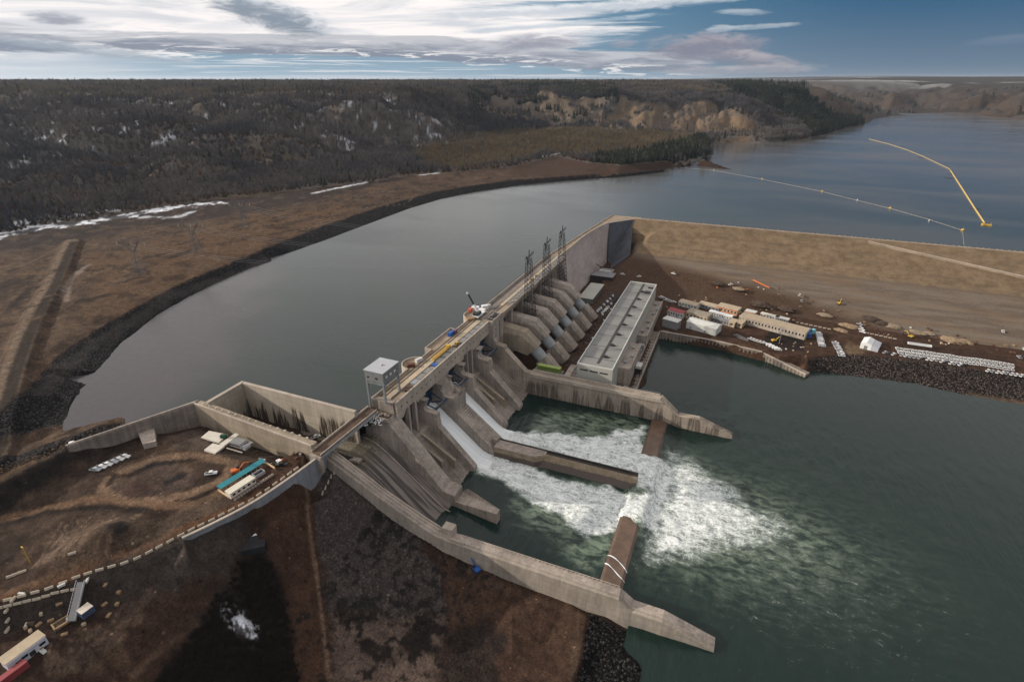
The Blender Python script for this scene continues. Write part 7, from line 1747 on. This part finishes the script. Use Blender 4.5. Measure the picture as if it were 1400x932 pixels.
sl_t = np.hypot((ground_height(tx + e_, ty) - tz) / e_, (ground_height(tx, ty + e_) - tz) / e_)
ppx, ppy = to_px(tx, ty, tz)
def inp(poly, soft=0): return poly_sd(ppx, ppy, [tuple(p) for p in poly]) > soft
rn = nrng.random(len(tx)); pn = fbm(tx, ty, 90, 3, 13); qn = fbm(tx, ty, 300, 3, 14)
tan_ = inp([(560, 205), (620, 190), (700, 181), (800, 178), (880, 182), (965, 190), (965, 205), (900, 206), (850, 214), (800, 217), (745, 212), (690, 226), (620, 234), (585, 230)])
con = inp([(870, 212), (960, 190), (985, 210), (960, 224), (880, 226), (800, 226), (815, 216)]) | inp([(960, 108), (1090, 108), (1215, 140), (1218, 162), (1150, 182), (1110, 188), (1095, 170), (1075, 160), (1030, 140), (990, 122)]) | (inp([(640, 118), (840, 118), (850, 150), (830, 172), (760, 172), (700, 158), (640, 150)]) & (pn > .52))
blf = (poly_sd(tx, ty, bl1) > -5) | (poly_sd(tx, ty, bl2) > 0)
bare_steep = blf & (sl_t + .4 * (pn - .5) > .36)
far_t = tr_ > 3050
grp = np.full(len(tx), 'leafless', dtype=object)
grp[(qn > .56) & (rn < .35)] = 'willow'; grp[(tr_ < fb_t + 40) & (rn < .3)] = 'willow'
grp[tan_ & (rn < .93)] = 'aspen'
grp[con & (rn < np.where(ppx < 1000, .55, .85))] = 'conifer'; grp[(~con) & (~tan_) & (rn > .98) & (pn > .5)] = 'conifer'
grp[far_t & (rn < .3)] = 'conifer'
bare_steep |= ((poly_sd(tx, ty, bl1) > 0) & (rn < .6) & (sl_t > .2)) | ((poly_sd(tx, ty, bl3) > 0) & ((rn < .84) | (sl_t > .5)))
grp[(tz > 176) & (~con) & (rn < .55)] = 'aspen'  # paler trees chosen here to paint the plateau top as sunlit
alive = ~bare_steep & ~((far_t) & (sl_t > .3) & (rn < .85)) & ~((far_t) & (pn < .5))
snowy = (fbm(tx, ty, 38, 4, 61) > .665) & (sl_t > .15); alive &= ~(snowy & (rn < .4))
ht = {'leafless': 11, 'aspen': 9.5, 'willow': 5, 'conifer': 15, 'dark': 3}
for k, lab, cat in (('leafless', 'grey brown leafless wood covering the valley side', 'wood'), ('aspen', 'tan aspen stand behind the shore, pale trees for sunlight on the plateau top', 'wood'), ('willow', 'rusty willow scrub scattered through the wood', 'scrub'), ('conifer', 'dark spruce wood on the headland and in the gullies', 'wood')):
    s_ = alive & (grp == k)
    grow = np.clip(tr_[s_] / 1000, .9, 1.5) if k != 'willow' else np.clip(tr_[s_] / 800, 1, 2.5)
    wood({'leafless': 'leafless_wood', 'aspen': 'aspen_wood', 'willow': 'willow_scrub', 'conifer': 'spruce_wood'}[k], lab, k, np.stack([tx[s_], ty[s_], tz[s_] - .2], 1), ht[k] * nrng.uniform(.6, 1.25, s_.sum()) * grow, cat)
# black scrub on the bank at the bottom of the picture
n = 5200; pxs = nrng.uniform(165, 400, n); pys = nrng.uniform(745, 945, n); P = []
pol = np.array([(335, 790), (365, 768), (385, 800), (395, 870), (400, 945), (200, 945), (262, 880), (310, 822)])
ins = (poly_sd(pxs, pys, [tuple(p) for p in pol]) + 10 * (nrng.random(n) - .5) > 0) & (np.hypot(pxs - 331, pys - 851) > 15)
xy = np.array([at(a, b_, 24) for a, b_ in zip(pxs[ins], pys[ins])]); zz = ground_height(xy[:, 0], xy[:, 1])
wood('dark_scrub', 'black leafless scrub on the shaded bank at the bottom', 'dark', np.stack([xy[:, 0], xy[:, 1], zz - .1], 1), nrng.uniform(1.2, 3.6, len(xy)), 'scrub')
# repeated pieces of a part become parts of their own
def split_loose(o, name, limit=100):
    me = o.data; n = len(me.vertices); par = list(range(n))
    def f_(i):
        while par[i] != i: par[i] = par[par[i]]; i = par[i]
        return i
    for p in me.polygons:
        v0 = f_(p.vertices[0])
        for v in p.vertices[1:]: par[f_(v)] = v0
    groups = {}
    for p in me.polygons: groups.setdefault(f_(p.vertices[0]), []).append(p)
    if not 1 < len(groups) <= limit: return
    mi_ = o.matrix_parent_inverse.copy()
    for ps in groups.values():
        ids = sorted({v for p in ps for v in p.vertices}); mp = {v: k for k, v in enumerate(ids)}
        m2 = bpy.data.meshes.new(name); m2.from_pydata([me.vertices[v].co for v in ids], [], [[mp[v] for v in p.vertices] for p in ps])
        for mt in me.materials: m2.materials.append(mt)
        c = bpy.data.objects.new(name, m2); COL.objects.link(c); c.parent = o.parent; c.matrix_parent_inverse = mi_
    bpy.data.objects.remove(o)
def under(c, p):
    c.matrix_parent_inverse = p.matrix_parent_inverse.inverted() @ c.matrix_parent_inverse; c.parent = p
SUB = {'roof_gutter': ('roof',), 'roof_joint': ('roof',), 'roof_vent': ('roof',), 'window': ('wall', 'body', 'cab'), 'door': ('wall', 'shell'), 'stripe': ('wall',), 'opening': ('parapet',), 'rail': ('deck',), 'hatch_cover': ('deck',), 'deck_slab': ('deck',), 'railing': ('parapet', 'deck'), 'coping': ('wall',), 'fender': ('wall',), 'handrail': ('wall', 'flight'), 'chute_rib': ('chute',), 'floor_joint': ('chute_floor',), 'insulator': ('crossarm',), 'crest_block': ('crest_road',), 'guard_kerb': ('ramp_road',), 'annex_parapet': ('annex',), 'deck_kerb': ('tailrace_deck',), 'bucket': ('boom',), 'cab': ('body',), 'jib_head': ('upper_jib',), 'beacon': ('float', 'hull'), 'rim': ('shell',), 'load': ('frame', 'wall'), 'equipment_box': ('annex',), 'busbar_frame': ('transformer_deck',), 'snow_cap': ('wall',), 'stair_tread': ('middle_pier',), 'trunnion_beam': ('chute',)}
SPLIT = {'window': 'window', 'door': 'door', 'wheel': 'wheel', 'openings': 'opening', 'chute_rib': 'chute_rib', 'fender': 'fender', 'roof_joint': 'roof_joint', 'post': 'post', 'gantry_leg': 'gantry_leg', 'insulator': 'insulator', 'girder': 'girder', 'stairway': 'stair_tread', 'rail': 'rail', 'trash_rack': 'rack_bar', 'plant': 'equipment_box', 'busbar_frame': 'busbar_frame', 'annex': 'annex', 'annex_parapet': 'annex_parapet', 'coping': 'coping', 'side_board': 'side_board', 'kerb': 'kerb', 'parapet': 'parapet', 'roof_vent': 'roof_vent', 'headwall': 'headwall', 'stripe': 'stripe', 'vent': 'vent', 'gate_arm': 'gate_arm', 'transformer_deck': 'transformer_deck', 'roof_parapet': 'roof_parapet', 'outlet_gate': 'outlet_gate', 'brace': 'brace', 'gantry_post': 'gantry_post', 'crest_block': 'crest_block'}
for o in [o for o in scene.objects if o.type == 'MESH' and o.parent is not None]:
    b_ = o.name.split('.')[0]
    if b_ in SPLIT: split_loose(o, SPLIT[b_], 300 if b_ == 'crest_block' else 100)
for root in [o for o in scene.objects if o.parent is None and o.children]:
    kids = list(root.children); first = {}
    for k in kids: first.setdefault(k.name.split('.')[0], k)
    for k in kids:
        b_ = k.name.split('.')[0]
        for pn_ in SUB.get(b_, ()):
            p = first.get(pn_)
            if p is not None and p is not k and p.parent is root: under(k, p); break
# ================================================================== RENDER SETTINGS
scene.render.engine = 'CYCLES'; cy = scene.cycles; cy.max_bounces = 6; cy.diffuse_bounces = 3; cy.glossy_bounces = 3; cy.transmission_bounces = 2; cy.use_denoising = True; cy.sample_clamp_indirect = 4
scene.render.resolution_x, scene.render.resolution_y = 1024, 681
# ================================================================== AIR
q = MB(); q.box(-40000, 40000, -3000, 40000, -12, 420); hz_ = q.build('haze', []); tag(hz_, 'thin pale haze in the air over the valley', 'haze', None, 'stuff')
m = bpy.data.materials.new('haze'); m.use_nodes = True; nt_ = m.node_tree; nt_.nodes.clear(); ou = nt_.nodes.new('ShaderNodeOutputMaterial'); pv_ = nt_.nodes.new('ShaderNodeVolumePrincipled')
pv_.inputs['Color'].default_value = (.70, .82, .97, 1); pv_.inputs['Density'].default_value = 2.2e-5; pv_.inputs['Anisotropy'].default_value = .3
nt_.links.new(pv_.outputs[0], ou.inputs['Volume']); hz_.data.materials.append(m)
scene.cycles.volume_bounces = 0
